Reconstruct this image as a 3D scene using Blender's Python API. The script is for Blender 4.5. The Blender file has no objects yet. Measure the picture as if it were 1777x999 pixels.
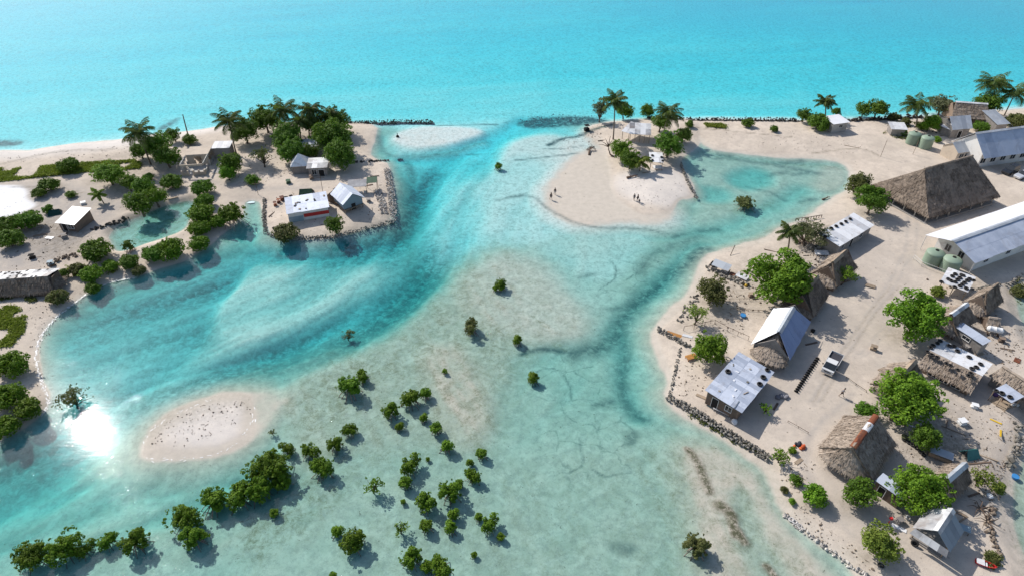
import bpy, bmesh, math, random
import numpy as np
from mathutils import Vector, Matrix
R = math.radians
random.seed(7)
SC = bpy.context.scene
COL = SC.collection

# ------------------------------------------------------------------ camera, light, exposure
PW, PH, FOC, TILT, CAMZ = 1777.0, 999.0, 1120.0, R(38.0), 70.0
CT, ST = math.cos(TILT), math.sin(TILT)

def ray(px, py):
    x, y = px - PW / 2, PH / 2 - py
    return Vector((x, FOC * CT + y * ST, -FOC * ST + y * CT)).normalized()

CAM = Vector((0, 0, CAMZ))

def at(px, py, z=0.0):
    d = ray(px, py)
    return CAM + d * ((z - CAMZ) / d.z)

def scale_at(py):
    return CT * (py - PH / 2 + FOC * math.tan(TILT)) / CAMZ

cam = bpy.data.cameras.new('camera')
cam.sensor_width = 36.0
cam.lens = 36.0 * FOC / PW
cam.clip_start, cam.clip_end = 1.0, 8000.0
camo = bpy.data.objects.new('camera', cam)
COL.objects.link(camo)
camo.location = CAM
camo.rotation_euler = (math.pi / 2 - TILT, 0, 0)
SC.camera = camo

gd = ray(160, 745)                       # the sun glints on the water here
SUN = Vector((gd.x, gd.y, -gd.z)).normalized()
EL, AZ = math.asin(SUN.z), math.atan2(SUN.x, SUN.y)

world = bpy.data.worlds.new('World')
SC.world = world
world.use_nodes = True
wn = world.node_tree
bg = wn.nodes['Background']
sky = wn.nodes.new('ShaderNodeTexSky')
sky.sky_type = 'NISHITA'
sky.sun_disc = False
sky.sun_elevation, sky.sun_rotation = EL, AZ
sky.air_density, sky.dust_density, sky.ozone_density = 1.0, 1.2, 1.5
wn.links.new(sky.outputs[0], bg.inputs[0])
bg.inputs[1].default_value = 0.13
sl = bpy.data.lights.new('sun', 'SUN')
sl.energy, sl.angle, sl.color = 4.5, R(0.5), (1.0, 0.955, 0.90)
so = bpy.data.objects.new('sun', sl)
COL.objects.link(so)
so.rotation_euler = (-SUN).to_track_quat('-Z', 'Y').to_euler()
vs = SC.view_settings
vs.view_transform, vs.look, vs.exposure, vs.gamma = 'Standard', 'None', 0.06, 1.0
SC.cycles.max_bounces = 8
SC.cycles.transparent_max_bounces = 12
SC.cycles.sample_clamp_indirect = 6.0

# ------------------------------------------------------------------ helpers: meshes and objects
class MB:
    def __init__(s):
        s.v, s.f, s.r, s.m, s.uv = [], [], [], [], []
        s.mi = 0
    def face(s, pts, r=None, uv=None):
        n = len(s.v)
        s.v += [tuple(p) for p in pts]
        s.f.append(tuple(range(n, n + len(pts))))
        s.r.append(random.random() if r is None else r)
        s.m.append(s.mi)
        s.uv.append(uv or [(0, 0)] * len(pts))
    def prism(s, pts, d, r=None, uv=None):          # polygon extruded by vector d
        r = random.random() if r is None else r
        d = Vector(d)
        p = [Vector(q) for q in pts]
        q = [a + d for a in p]
        n = len(p)
        base = len(s.v)
        s.v += [tuple(a) for a in p + q]
        fs = [tuple(range(n))[::-1], tuple(range(n, 2 * n))]
        fs += [(i, (i + 1) % n, n + (i + 1) % n, n + i) for i in range(n)]
        for k, f in enumerate(fs):
            s.f.append(tuple(base + i for i in f))
            s.r.append(r)
            s.m.append(s.mi)
            s.uv.append([((uv or [(0, 0)] * n)[i % n]) for i in f])
    def box(s, c, d, rz=0.0, r=None, tilt=0.0):
        c = Vector(c)
        M = Matrix.Rotation(rz, 3, 'Z') @ Matrix.Rotation(tilt, 3, 'Y')
        hx, hy, hz = d[0] / 2, d[1] / 2, d[2] / 2
        b = [c + M @ Vector(q) for q in ((-hx, -hy, -hz), (hx, -hy, -hz), (hx, hy, -hz), (-hx, hy, -hz))]
        s.prism(b, M @ Vector((0, 0, d[2])), r)
    def bar(s, a, b, w, h=None, r=None):             # a square bar from a to b
        a, b = Vector(a), Vector(b)
        h = h or w
        d = (b - a)
        side = d.cross(Vector((0, 0, 1)))
        side = side.normalized() if side.length > 1e-4 else Vector((1, 0, 0))
        up = side.cross(d).normalized()
        s.prism([a - side * w / 2 - up * h / 2, a + side * w / 2 - up * h / 2, a + side * w / 2 + up * h / 2, a - side * w / 2 + up * h / 2], d, r)
    def tube(s, pts, rad, n=7, r=None, cap=True):
        pts = [Vector(p) for p in pts]
        if not hasattr(rad, '__len__'):
            rad = [rad] * len(pts)
        base = len(s.v)
        ref = Vector((0.31, 0.17, 0.93)).normalized()
        for i, p in enumerate(pts):
            t = (pts[min(i + 1, len(pts) - 1)] - pts[max(i - 1, 0)]).normalized()
            a = t.cross(ref)
            if a.length < 0.05:
                a = t.cross(Vector((1, 0, 0)))
            a.normalize()
            b = t.cross(a)
            for k in range(n):
                th = 2 * math.pi * k / n
                s.v.append(tuple(p + (a * math.cos(th) + b * math.sin(th)) * rad[i]))
        r = random.random() if r is None else r
        fs = []
        for i in range(len(pts) - 1):
            for k in range(n):
                fs.append((base + i * n + k, base + i * n + (k + 1) % n, base + (i + 1) * n + (k + 1) % n, base + (i + 1) * n + k))
        if cap:
            fs.append(tuple(base + k for k in range(n))[::-1])
            fs.append(tuple(base + (len(pts) - 1) * n + k for k in range(n)))
        for f in fs:
            s.f.append(f); s.r.append(r); s.m.append(s.mi); s.uv.append([(0, 0)] * len(f))
    def lathe(s, prof, n=20, c=(0, 0, 0), r=None):   # (radius, z) profile
        base = len(s.v)
        for (q, z) in prof:
            for k in range(n):
                th = 2 * math.pi * k / n
                s.v.append((c[0] + q * math.cos(th), c[1] + q * math.sin(th), c[2] + z))
        r = random.random() if r is None else r
        fs = []
        for i in range(len(prof) - 1):
            for k in range(n):
                fs.append((base + i * n + k, base + i * n + (k + 1) % n, base + (i + 1) * n + (k + 1) % n, base + (i + 1) * n + k))
        if prof[0][0] > 1e-4:
            fs.append(tuple(base + k for k in range(n))[::-1])
        if prof[-1][0] > 1e-4:
            fs.append(tuple(base + (len(prof) - 1) * n + k for k in range(n)))
        for f in fs:
            s.f.append(f); s.r.append(r); s.m.append(s.mi); s.uv.append([(0, 0)] * len(f))
    def blob(s, c, rad, seed=0, n=1, r=None, rough=0.35):   # an angular stone
        bm = bmesh.new()
        bmesh.ops.create_icosphere(bm, subdivisions=n, radius=1.0)
        rr = random.Random(seed)
        rx = [rad * rr.uniform(0.7, 1.25) for _ in range(3)]
        base = len(s.v)
        for v in bm.verts:
            k = 1 + rr.uniform(-rough, rough)
            s.v.append((c[0] + v.co.x * rx[0] * k, c[1] + v.co.y * rx[1] * k, c[2] + v.co.z * rx[2] * k))
        r = rr.random() if r is None else r
        for f in bm.faces:
            s.f.append(tuple(base + v.index for v in f.verts)); s.r.append(r); s.m.append(s.mi); s.uv.append([(0, 0)] * 3)
        bm.free()
    def mesh(s, name, mats, smooth=False):
        me = bpy.data.meshes.new(name)
        me.from_pydata(s.v, [], s.f)
        a = me.attributes.new('rnd', 'FLOAT', 'FACE')
        a.data.foreach_set('value', s.r)
        u = me.uv_layers.new(name='UVMap')
        u.data.foreach_set('uv', [c for q in s.uv for p in q for c in p])
        for m in (mats if isinstance(mats, (list, tuple)) else [mats]):
            me.materials.append(m)
        me.polygons.foreach_set('material_index', s.m)
        if smooth:
            me.polygons.foreach_set('use_smooth', [True] * len(s.f))
        me.update()
        return me
    def build(s, name, mats, parent=None, smooth=False):
        return link(name, s.mesh(name, mats, smooth), parent)

def link(name, me, parent=None):
    o = bpy.data.objects.new(name, me)
    COL.objects.link(o)
    if parent is not None:
        o.parent = parent
    return o

def tag(o, label=None, cat=None, group=None, kind=None):
    if label: o['label'] = label
    if cat: o['category'] = cat
    if group: o['group'] = group
    if kind: o['kind'] = kind
    return o

def thing(name, label, cat, loc, rz=0.0, group=None):
    o = bpy.data.objects.new(name, None)
    o.empty_display_size = 0.5
    COL.objects.link(o)
    o.location = loc
    o.rotation_euler = (0, 0, rz)
    return tag(o, label, cat, group)

# ------------------------------------------------------------------ helpers: materials
def new_mat(name):
    m = bpy.data.materials.new(name)
    m.use_nodes = True
    nt = m.node_tree
    nt.nodes.clear()
    out = nt.nodes.new('ShaderNodeOutputMaterial')
    return m, nt, out

def nd(nt, typ, ins=None, **props):
    n = nt.nodes.new('ShaderNode' + typ)
    for k, v in props.items():
        setattr(n, k, v)
    for k, v in (ins or {}).items():
        s = n.inputs[k]
        if hasattr(v, 'is_output'):
            nt.links.new(v, s)
        else:
            s.default_value = v
    return n

def rgb(c):
    return (c[0], c[1], c[2], 1.0)

def noise(nt, vec, scale, detail=4.0, rough=0.55, dist=0.0):
    return nd(nt, 'TexNoise', {'Vector': vec, 'Scale': scale, 'Detail': detail, 'Roughness': rough, 'Distortion': dist}).outputs['Fac']

def ramp(nt, fac, lo, hi, a=0.0, b=1.0):
    n = nd(nt, 'MapRange', {'Value': fac, 'From Min': lo, 'From Max': hi, 'To Min': a, 'To Max': b})
    n.interpolation_type = 'SMOOTHSTEP'
    return n.outputs[0]

def mixc(nt, fac, a, b, mode='MIX'):
    n = nt.nodes.new('ShaderNodeMix')
    n.data_type = 'RGBA'
    n.blend_type = mode
    for s, v in ((n.inputs[0], fac), (n.inputs[6], a), (n.inputs[7], b)):
        if hasattr(v, 'is_output'):
            nt.links.new(v, s)
        elif isinstance(v, (int, float)):
            s.default_value = v
        else:
            s.default_value = rgb(v)
    return n.outputs[2]

def math_(nt, op, a, b=0.0, clamp=False):
    n = nt.nodes.new('ShaderNodeMath')
    n.operation = op
    n.use_clamp = clamp
    for s, v in ((n.inputs[0], a), (n.inputs[1], b)):
        if hasattr(v, 'is_output'):
            nt.links.new(v, s)
        else:
            s.default_value = v
    return n.outputs[0]

def attr(nt, name):
    return nd(nt, 'Attribute', attribute_name=name).outputs['Fac']

def simple(name, c1, c2=None, rough=0.8, scale=1.5, metal=0.0, dirt=None, dirt_amt=0.5, spec=0.3, stretch=None, bump=0.0, world=False):
    """noise-mottled surface: two tones by piece, dirt on top"""
    m, nt, out = new_mat(name)
    tc = nd(nt, 'TexCoord')
    vec = tc.outputs['Object']
    if world:
        vec = nd(nt, 'NewGeometry').outputs['Position']
    if stretch:
        vec = nd(nt, 'Mapping', {'Vector': tc.outputs['UV'], 'Scale': stretch}).outputs[0]
    c2 = c2 or tuple(x * 0.8 for x in c1)
    n1 = noise(nt, vec, scale, 5.0, 0.6)
    r = attr(nt, 'rnd')
    f = math_(nt, 'ADD', math_(nt, 'MULTIPLY', n1, 0.8), math_(nt, 'MULTIPLY', math_(nt, 'SUBTRACT', r, 0.5), 0.7))
    col = mixc(nt, ramp(nt, f, 0.15, 0.75), c1, c2)
    if dirt:
        n2 = noise(nt, vec, scale * 0.45, 6.0, 0.7, 0.6)
        col = mixc(nt, math_(nt, 'MULTIPLY', ramp(nt, n2, 0.50, 0.72), dirt_amt), col, dirt)
    b = nd(nt, 'BsdfPrincipled', {'Base Color': col, 'Roughness': rough, 'Metallic': metal, 'Specular IOR Level': spec})
    if bump:
        bp = nd(nt, 'Bump', {'Height': n1, 'Strength': bump, 'Distance': 0.05})
        nt.links.new(bp.outputs[0], b.inputs['Normal'])
    nt.links.new(b.outputs[0], out.inputs[0])
    return m

def leaf_mat(name, dark, light, tr=0.30):
    m, nt, out = new_mat(name)
    r = attr(nt, 'rnd')
    oi = nd(nt, 'ObjectInfo').outputs['Random']
    col = mixc(nt, r, dark, light)
    hs = nd(nt, 'HueSaturation', {'Hue': math_(nt, 'ADD', 0.487, math_(nt, 'MULTIPLY', oi, 0.026)), 'Saturation': 1.0,
                                  'Value': math_(nt, 'ADD', 0.82, math_(nt, 'MULTIPLY', oi, 0.36)), 'Color': col}).outputs[0]
    b = nd(nt, 'BsdfPrincipled', {'Base Color': hs, 'Roughness': 0.62, 'Specular IOR Level': 0.25})
    t = nd(nt, 'BsdfTranslucent', {'Color': mixc(nt, 0.4, hs, (0.20, 0.30, 0.03))})
    x = nd(nt, 'MixShader', {0: tr})
    nt.links.new(b.outputs[0], x.inputs[1])
    nt.links.new(t.outputs[0], x.inputs[2])
    nt.links.new(x.outputs[0], out.inputs[0])
    return m

M = {}
M['leaf'] = leaf_mat('leaf_green', (0.046, 0.112, 0.008), (0.150, 0.270, 0.022))
M['leaf_bright'] = leaf_mat('leaf_bright_green', (0.062, 0.150, 0.008), (0.215, 0.370, 0.022))
M['leaf_dark'] = leaf_mat('leaf_dark_green', (0.050, 0.115, 0.008), (0.160, 0.260, 0.022), 0.15)
M['leaf_mangrove'] = leaf_mat('mangrove_leaf', (0.044, 0.108, 0.004), (0.175, 0.285, 0.012), 0.28)
M['leaf_olive'] = leaf_mat('leaf_olive', (0.075, 0.085, 0.022), (0.180, 0.190, 0.060))
M['leaf_pale'] = leaf_mat('leaf_grey_green', (0.095, 0.110, 0.055), (0.230, 0.235, 0.125))
M['leaf_lime'] = leaf_mat('leaf_lime', (0.110, 0.170, 0.020), (0.250, 0.310, 0.050))
M['leaf_palm'] = leaf_mat('palm_frond', (0.045, 0.080, 0.020), (0.150, 0.185, 0.050))
M['grass'] = leaf_mat('ground_cover_leaf', (0.120, 0.180, 0.012), (0.360, 0.420, 0.060))
M['bark'] = simple('bark', (0.17, 0.13, 0.10), (0.09, 0.07, 0.055), 0.9, 3.0)
M['palm_bark'] = simple('palm_bark', (0.22, 0.18, 0.14), (0.12, 0.095, 0.075), 0.9, 5.0)
M['root'] = simple('mangrove_root', (0.30, 0.19, 0.15), (0.17, 0.11, 0.09), 0.85, 3.0)
M['driftwood'] = simple('driftwood', (0.16, 0.11, 0.08), (0.07, 0.05, 0.04), 0.9, 2.0)
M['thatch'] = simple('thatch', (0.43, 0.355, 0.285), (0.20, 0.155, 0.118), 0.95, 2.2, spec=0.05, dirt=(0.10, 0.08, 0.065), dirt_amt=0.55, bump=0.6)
M['thatch_dark'] = simple('thatch_dark', (0.315, 0.250, 0.195), (0.135, 0.104, 0.080), 0.95, 1.6, spec=0.05, dirt=(0.07, 0.06, 0.05), dirt_amt=0.6, bump=0.6)  # darker thatch; on mixed roofs the unlit slope's shade is in the colour
M['tin_white'] = simple('tin_white', (0.76, 0.76, 0.76), (0.52, 0.52, 0.53), 0.5, 1.6, 0.0, (0.36, 0.29, 0.23), 0.6, 0.4)
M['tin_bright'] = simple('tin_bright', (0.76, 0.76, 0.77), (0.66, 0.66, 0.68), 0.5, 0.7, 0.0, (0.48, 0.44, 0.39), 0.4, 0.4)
M['tin_grey'] = simple('tin_grey', (0.44, 0.47, 0.50), (0.30, 0.325, 0.36), 0.48, 0.9, 0.12, (0.27, 0.24, 0.22), 0.4, 0.5)
M['tin_blue'] = simple('tin_blue_grey', (0.50, 0.54, 0.62), (0.33, 0.37, 0.45), 0.48, 0.8, 0.12, (0.24, 0.22, 0.21), 0.35, 0.4)  # grey-blue zinc; on white-backed roofs it paints the shaded slope's sky tint
M['tin_blue_shaded'] = simple('blue_tin_shaded', (0.25, 0.31, 0.47), (0.19, 0.24, 0.38), 0.55, 0.8, 0.0, (0.16, 0.17, 0.2), 0.3, 0.3)  # blue tin, darkened: the slope's shade is put into its colour
M['tin_dark'] = simple('tin_dark_and_shaded', (0.26, 0.29, 0.32), (0.18, 0.20, 0.23), 0.55, 0.8, 0.0, (0.13, 0.12, 0.11), 0.4, 0.3)  # dark tin; on the pale gable it puts the slope's shade into colour
M['tin_sheets'] = simple('tin_mixed_sheets', (0.60, 0.64, 0.72), (0.38, 0.42, 0.50), 0.48, 1.6, 0.10, (0.26, 0.23, 0.21), 0.45, 0.4)
M['tin_patch'] = simple('tin_patchwork', (0.66, 0.66, 0.66), (0.20, 0.20, 0.21), 0.5, 0.7, 0.1, (0.25, 0.19, 0.15), 0.55, 0.4)
M['rust'] = simple('rusty_tin', (0.22, 0.068, 0.03), (0.10, 0.036, 0.022), 0.7, 2.5, 0.1, (0.38, 0.19, 0.08), 0.5)
M['concrete'] = simple('concrete', (0.46, 0.44, 0.40), (0.34, 0.32, 0.30), 0.85, 1.2, dirt=(0.20, 0.18, 0.16), dirt_amt=0.5)
M['wall_white'] = simple('painted_wall_white', (0.74, 0.72, 0.68), (0.62, 0.60, 0.57), 0.7, 1.2, dirt=(0.38, 0.33, 0.28), dirt_amt=0.45)
M['wall_tan'] = simple('painted_wall_tan', (0.55, 0.46, 0.36), (0.47, 0.39, 0.31), 0.75, 1.0, dirt=(0.30, 0.24, 0.19), dirt_amt=0.4)
M['wall_grey'] = simple('plank_wall_grey', (0.33, 0.30, 0.27), (0.21, 0.19, 0.175), 0.85, 2.0, dirt=(0.12, 0.10, 0.09), dirt_amt=0.5)
M['wall_brown'] = simple('plank_wall_brown', (0.24, 0.175, 0.13), (0.14, 0.10, 0.075), 0.9, 2.0, dirt=(0.08, 0.06, 0.05), dirt_amt=0.5)
M['wall_red'] = simple('painted_red', (0.50, 0.035, 0.030), (0.38, 0.03, 0.03), 0.6, 1.5)
M['wall_blue'] = simple('painted_blue_grey', (0.28, 0.37, 0.42), (0.20, 0.27, 0.31), 0.6, 1.5)
M['dark'] = simple('dark_parts_inner_shade', (0.018, 0.017, 0.017), (0.03, 0.028, 0.026), 0.9, 2.0, spec=0.1)
M['pane'] = simple('window_glass', (0.025, 0.03, 0.035), (0.04, 0.045, 0.05), 0.12, 1.0, spec=0.6)
M['wood'] = simple('weathered_wood', (0.36, 0.28, 0.20), (0.22, 0.165, 0.12), 0.85, 3.0)
M['wood_orange'] = simple('orange_wood', (0.50, 0.24, 0.06), (0.38, 0.18, 0.05), 0.7, 3.0)
M['frame_white'] = simple('white_frame', (0.72, 0.70, 0.66), (0.62, 0.60, 0.57), 0.6, 2.0)
M['tyre'] = simple('tyre_rubber', (0.022, 0.021, 0.021), (0.035, 0.033, 0.032), 0.75, 4.0)
M['tyre_white'] = simple('white_painted_tyre', (0.62, 0.60, 0.58), (0.45, 0.43, 0.41), 0.8, 4.0)
M['tank'] = simple('green_tank_plastic', (0.27, 0.35, 0.26), (0.22, 0.29, 0.215), 0.5, 0.8, dirt=(0.36, 0.35, 0.29), dirt_amt=0.5)
M['rock'] = simple('coral_rock', (0.33, 0.30, 0.26), (0.13, 0.12, 0.10), 0.95, 1.5, dirt=(0.05, 0.055, 0.045), dirt_amt=0.6, world=True)
M['rock_pale'] = simple('pale_coral_rock', (0.58, 0.54, 0.48), (0.34, 0.31, 0.28), 0.95, 1.5, dirt=(0.12, 0.11, 0.10), dirt_amt=0.5, world=True)
M['rock_dark'] = simple('dark_wet_rock', (0.070, 0.060, 0.050), (0.035, 0.032, 0.028), 0.7, 1.5, world=True)
M['car_white'] = simple('white_car_paint', (0.70, 0.70, 0.69), (0.66, 0.66, 0.65), 0.3, 0.6, spec=0.5, dirt=(0.5, 0.45, 0.4), dirt_amt=0.3)
M['car_silver'] = simple('silver_car_paint', (0.60, 0.61, 0.63), (0.56, 0.57, 0.59), 0.25, 0.6, 0.3, spec=0.5)
M['car_black'] = simple('black_car_paint', (0.018, 0.020, 0.024), (0.022, 0.024, 0.028), 0.2, 0.6, spec=0.5)
M['chrome'] = simple('bright_metal', (0.6, 0.6, 0.6), (0.5, 0.5, 0.5), 0.25, 1.0, 0.9)
M['lamp'] = simple('lamp_lens', (0.75, 0.74, 0.70), (0.7, 0.69, 0.65), 0.15, 1.0)
M['lamp_red'] = simple('tail_lens', (0.35, 0.02, 0.02), (0.3, 0.02, 0.02), 0.2, 1.0)
M['teal'] = simple('teal_plastic', (0.03, 0.36, 0.38), (0.03, 0.30, 0.32), 0.45, 1.0)
M['teal_cloth'] = simple('teal_tarpaulin', (0.06, 0.21, 0.19), (0.04, 0.14, 0.13), 0.6, 1.5)
M['green_cloth'] = simple('green_tarpaulin', (0.055, 0.11, 0.06), (0.035, 0.075, 0.045), 0.7, 1.5)
M['blue_plastic'] = simple('blue_plastic', (0.05, 0.23, 0.50), (0.04, 0.18, 0.42), 0.4, 1.0)
M['white_plastic'] = simple('white_plastic', (0.78, 0.78, 0.77), (0.7, 0.7, 0.69), 0.45, 1.0)
M['yellow'] = simple('yellow_paint', (0.70, 0.45, 0.03), (0.60, 0.38, 0.03), 0.5, 1.5)
M['orange'] = simple('orange_cloth', (0.65, 0.14, 0.04), (0.5, 0.09, 0.03), 0.8, 2.0)
M['red'] = simple('red_paint', (0.62, 0.03, 0.03), (0.5, 0.03, 0.03), 0.5, 1.5)
M['cloth_white'] = simple('white_cloth', (0.72, 0.71, 0.70), (0.6, 0.59, 0.58), 0.85, 2.0)
M['cloth_purple'] = simple('purple_cloth', (0.12, 0.06, 0.22), (0.08, 0.05, 0.16), 0.85, 2.0)
M['skin'] = simple('brown_skin', (0.20, 0.11, 0.07), (0.17, 0.09, 0.055), 0.55, 3.0)
M['hair'] = simple('black_hair', (0.015, 0.012, 0.010), (0.02, 0.016, 0.014), 0.5, 6.0)
M['cloth_dark'] = simple('dark_cloth', (0.03, 0.03, 0.04), (0.05, 0.05, 0.06), 0.85, 3.0)
M['cloth_grey'] = simple('grey_cloth', (0.22, 0.22, 0.24), (0.16, 0.16, 0.18), 0.85, 3.0)
M['litter'] = simple('leaf_litter', (0.30, 0.24, 0.18), (0.12, 0.09, 0.07), 0.95, 2.0, world=True)
M['glint_flecks'] = simple('glint_white', (0.86, 0.86, 0.85), (0.78, 0.78, 0.78), 0.5, 3.0)  # white of the painted sun glitter at the waterline
# ------------------------------------------------------------------ the ground: one height field, sand above and under the water
def axis(lo, hi, mid, fine, grow, far):
    out = [mid]
    st, x = fine, mid
    while x < hi:
        x += st
        st = min(st * grow, 1.6)
        out.append(x)
    st, x = fine, mid
    while x > lo:
        x -= st
        st = min(st * grow, 1.6)
        out.insert(0, x)
    return np.array(list(far[0]) + out + list(far[1]))

GX = axis(-235, 235, 10.0, 0.27, 1.0034, ([-4000, -1500, -600, -320], [320, 600, 1500, 4000]))
GY = axis(20, 320, 55.0, 0.25, 1.0052, ([-600, -100, -20], [360, 480, 900, 2000, 5000]))
NX, NY = len(GX), len(GY)
XX, YY = np.meshgrid(GX, GY)
PX, PY = XX.ravel(), YY.ravel()

def vnoise(x, y, sc, seed):
    x, y = x / sc, y / sc
    xi, yi = np.floor(x).astype(np.int64), np.floor(y).astype(np.int64)
    fx, fy = x - xi, y - yi
    fx, fy = fx * fx * (3 - 2 * fx), fy * fy * (3 - 2 * fy)
    def h(a, b):
        n = (a * 374761393 + b * 668265263 + seed * 1442695) & 0x7fffffff
        n = ((n ^ (n >> 13)) * 1274126177) & 0x7fffffff
        return ((n ^ (n >> 16)) & 0xffff) / 65535.0
    a = h(xi, yi) * (1 - fx) + h(xi + 1, yi) * fx
    b = h(xi, yi + 1) * (1 - fx) + h(xi + 1, yi + 1) * fx
    return a * (1 - fy) + b * fy

def fbm(x, y, sc, seed, o=4):
    t, a, s = 0, 0.5, 0
    for k in range(o):
        t = t + a * vnoise(x, y, sc / 2 ** k, seed + k)
        s += a
        a *= 0.5
    return t / s - 0.5

WOB = fbm(PX, PY, 9.0, 3), fbm(PX, PY, 9.0, 11)
WX, WY = PX + WOB[0] * 2.2, PY + WOB[1] * 2.2          # small wobble of every outline

def chaikin(p, n=2, closed=True):
    for _ in range(n):
        q = []
        m = len(p)
        for i in range(m if closed else m - 1):
            a, b = p[i], p[(i + 1) % m]
            q += [(a[0] * .75 + b[0] * .25, a[1] * .75 + b[1] * .25), (a[0] * .25 + b[0] * .75, a[1] * .25 + b[1] * .75)]
        if not closed:
            q = [p[0]] + q + [p[-1]]
        p = q
    return p

def wpts(pix):
    out = []
    for p in pix:
        if len(p) == 3:                                  # a point given on the ground in metres
            out.append((p[0], p[1]))
        else:
            v = at(p[0], p[1], 0.0)
            out.append((v.x, v.y))
    return out

def seg_dist(x, y, pts, closed):
    d = np.full(x.shape, 1e9)
    m = len(pts)
    for i in range(m if closed else m - 1):
        ax, ay = pts[i]
        bx, by = pts[(i + 1) % m]
        dx, dy = bx - ax, by - ay
        L = dx * dx + dy * dy + 1e-9
        t = np.clip(((x - ax) * dx + (y - ay) * dy) / L, 0, 1)
        d = np.minimum(d, (x - ax - t * dx) ** 2 + (y - ay - t * dy) ** 2)
    return np.sqrt(d)

def sdf(pix, margin, sm=2, wob=True):
    """(indices, signed distance: positive inside) of the grid points near a polygon"""
    pts = wpts(pix)
    if sm:
        pts = chaikin(pts, sm)
    a = np.array(pts)
    lo, hi = a.min(0) - margin, a.max(0) + margin
    idx = np.nonzero((PX > lo[0]) & (PX < hi[0]) & (PY > lo[1]) & (PY < hi[1]))[0]
    x, y = (WX[idx], WY[idx]) if wob else (PX[idx], PY[idx])
    d = seg_dist(x, y, pts, True)
    ins = np.zeros(x.shape, bool)
    m = len(pts)
    for i in range(m):
        ax, ay = pts[i]
        bx, by = pts[(i + 1) % m]
        if ay == by:
            continue
        c = ((ay > y) != (by > y)) & (x < (bx - ax) * (y - ay) / (by - ay) + ax)
        ins ^= c
    return idx, np.where(ins, d, -d)

def sst(d, w):
    t = np.clip((d + w) / (2 * w), 0, 1)
    return t * t * (3 - 2 * t)

def sdist(pix, margin, wob=True, sm=2):
    pts = chaikin(wpts(pix), sm, False)
    a = np.array(pts)
    lo, hi = a.min(0) - margin, a.max(0) + margin
    idx = np.nonzero((PX > lo[0]) & (PX < hi[0]) & (PY > lo[1]) & (PY < hi[1]))[0]
    x, y = (WX[idx], WY[idx]) if wob else (PX[idx], PY[idx])
    return idx, seg_dist(x, y, pts, False)

HH = np.full(PX.shape, -0.42)
FLD = {k: np.zeros(PX.shape) for k in ('weed', 'algae', 'pale', 'grey', 'litter', 'bright', 'net')}

def basin(pix, h, soft, amt=1.0, sm=2):
    i, d = sdf(pix, soft + 4, sm)
    t = sst(d, soft) * amt
    HH[i] = HH[i] * (1 - t) + h * t
def trench(pix, hw, h, soft, amt=1.0):
    i, d = sdist(pix, hw + soft + 4)
    t = sst(hw - d, soft) * amt
    HH[i] = HH[i] * (1 - t) + h * t
def land(pix, top, slope, under=0.12, sm=2, reach=16):
    i, d = sdf(pix, reach, sm)
    prof = np.where(d > 0, top * (1 - np.exp(-d * slope / top)), d * under - 0.008 * d * d)
    HH[i] = np.maximum(HH[i], prof)
def paint(f, pix, v, soft, sm=2):
    i, d = sdf(pix, soft + 4, sm)
    FLD[f][i] = np.maximum(FLD[f][i], sst(d, soft) * v)
def stroke(f, pix, hw, v, soft=None):
    soft = soft or hw
    i, d = sdist(pix, hw + soft + 4)
    FLD[f][i] = np.maximum(FLD[f][i], sst(hw - d, soft) * v)

def unpaint(f, pix, amt, soft):
    i, d = sdf(pix, soft + 4)
    FLD[f][i] *= 1 - amt * sst(d, soft)

FARL, FARR = (-4000, 5000, 0), (4000, 5000, 0)
# open lagoon beyond the spit
basin([(-4000, 150, 0), (-400, 262), (0, 252), (225, 230), (400, 208), (600, 208), (755, 209), (880, 207), (1000, 203), (1200, 203), (1390, 206), (1600, 196), (1777, 184), (2300, 150), (4000, 150, 0), FARR, FARL], -0.80, 5, sm=1)
basin([(-4000, 230, 0), (-400, 175), (0, 165), (300, 160), (700, 172), (900, 150), (1000, 160), (1300, 178), (1500, 170), (1777, 140), (2300, 90), (4000, 230, 0), FARR, FARL], -1.05, 14, sm=1)
basin([(-4000, 260, 0), (200, 60), (700, 90), (1100, 120), (1400, 130), (1777, 110), (2300, 60), (4000, 260, 0), FARR, FARL], -1.30, 22, sm=1)
basin([(1000, 10), (1350, 60), (1777, 95), (2300, 40), (4000, 270, 0), FARR, (600, 5000, 0)], -1.8, 40, sm=1)
# mouth and channel
basin([(650, 232), (700, 268), (790, 262), (850, 240), (860, 214), (980, 200), (1000, 235), (905, 262), (870, 300), (830, 360), (780, 440), (700, 520), (690, 400), (712, 330), (700, 285), (655, 270)], -0.85, 5.0)
basin([(690, 290), (860, 225), (900, 212), (980, 195), (880, 255), (800, 310), (760, 370), (740, 440), (680, 440), (695, 380)], -1.25, 4.0)
trench([(905, 205), (860, 240), (800, 268), (745, 276), (690, 272)], 1.5, -1.35, 2.2)
# the wide bay
basin([(462, 412), (590, 425), (690, 400), (760, 400), (790, 440), (745, 510), (650, 590), (520, 650), (330, 690), (200, 745), (100, 800), (-120, 920), (-200, 800), (60, 745), (95, 690), (72, 620), (100, 560), (150, 525), (240, 490), (345, 450), (420, 410), (440, 395)], -1.15, 3.0)
basin([(110, 600), (160, 545), (300, 500), (390, 470), (350, 560), (300, 640), (200, 690), (120, 660)], -1.45, 4.0)
basin([(412, 452), (600, 452), (688, 462), (640, 530), (480, 590), (385, 590), (365, 540)], -0.72, 5.0)
basin([(414, 455), (470, 452), (520, 490), (450, 580), (385, 590), (366, 545)], -0.58, 2.2)
trench([(440, 436), (398, 458), (362, 520), (340, 575), (290, 625)], 1.6, -1.5, 2.0)
basin([(300, 690), (480, 625), (600, 590), (560, 620), (420, 680), (310, 715)], -0.75, 2.5)
trench([(735, 330), (722, 375), (690, 420), (560, 430), (460, 425)], 3.2, -1.7, 3.5)
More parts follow.
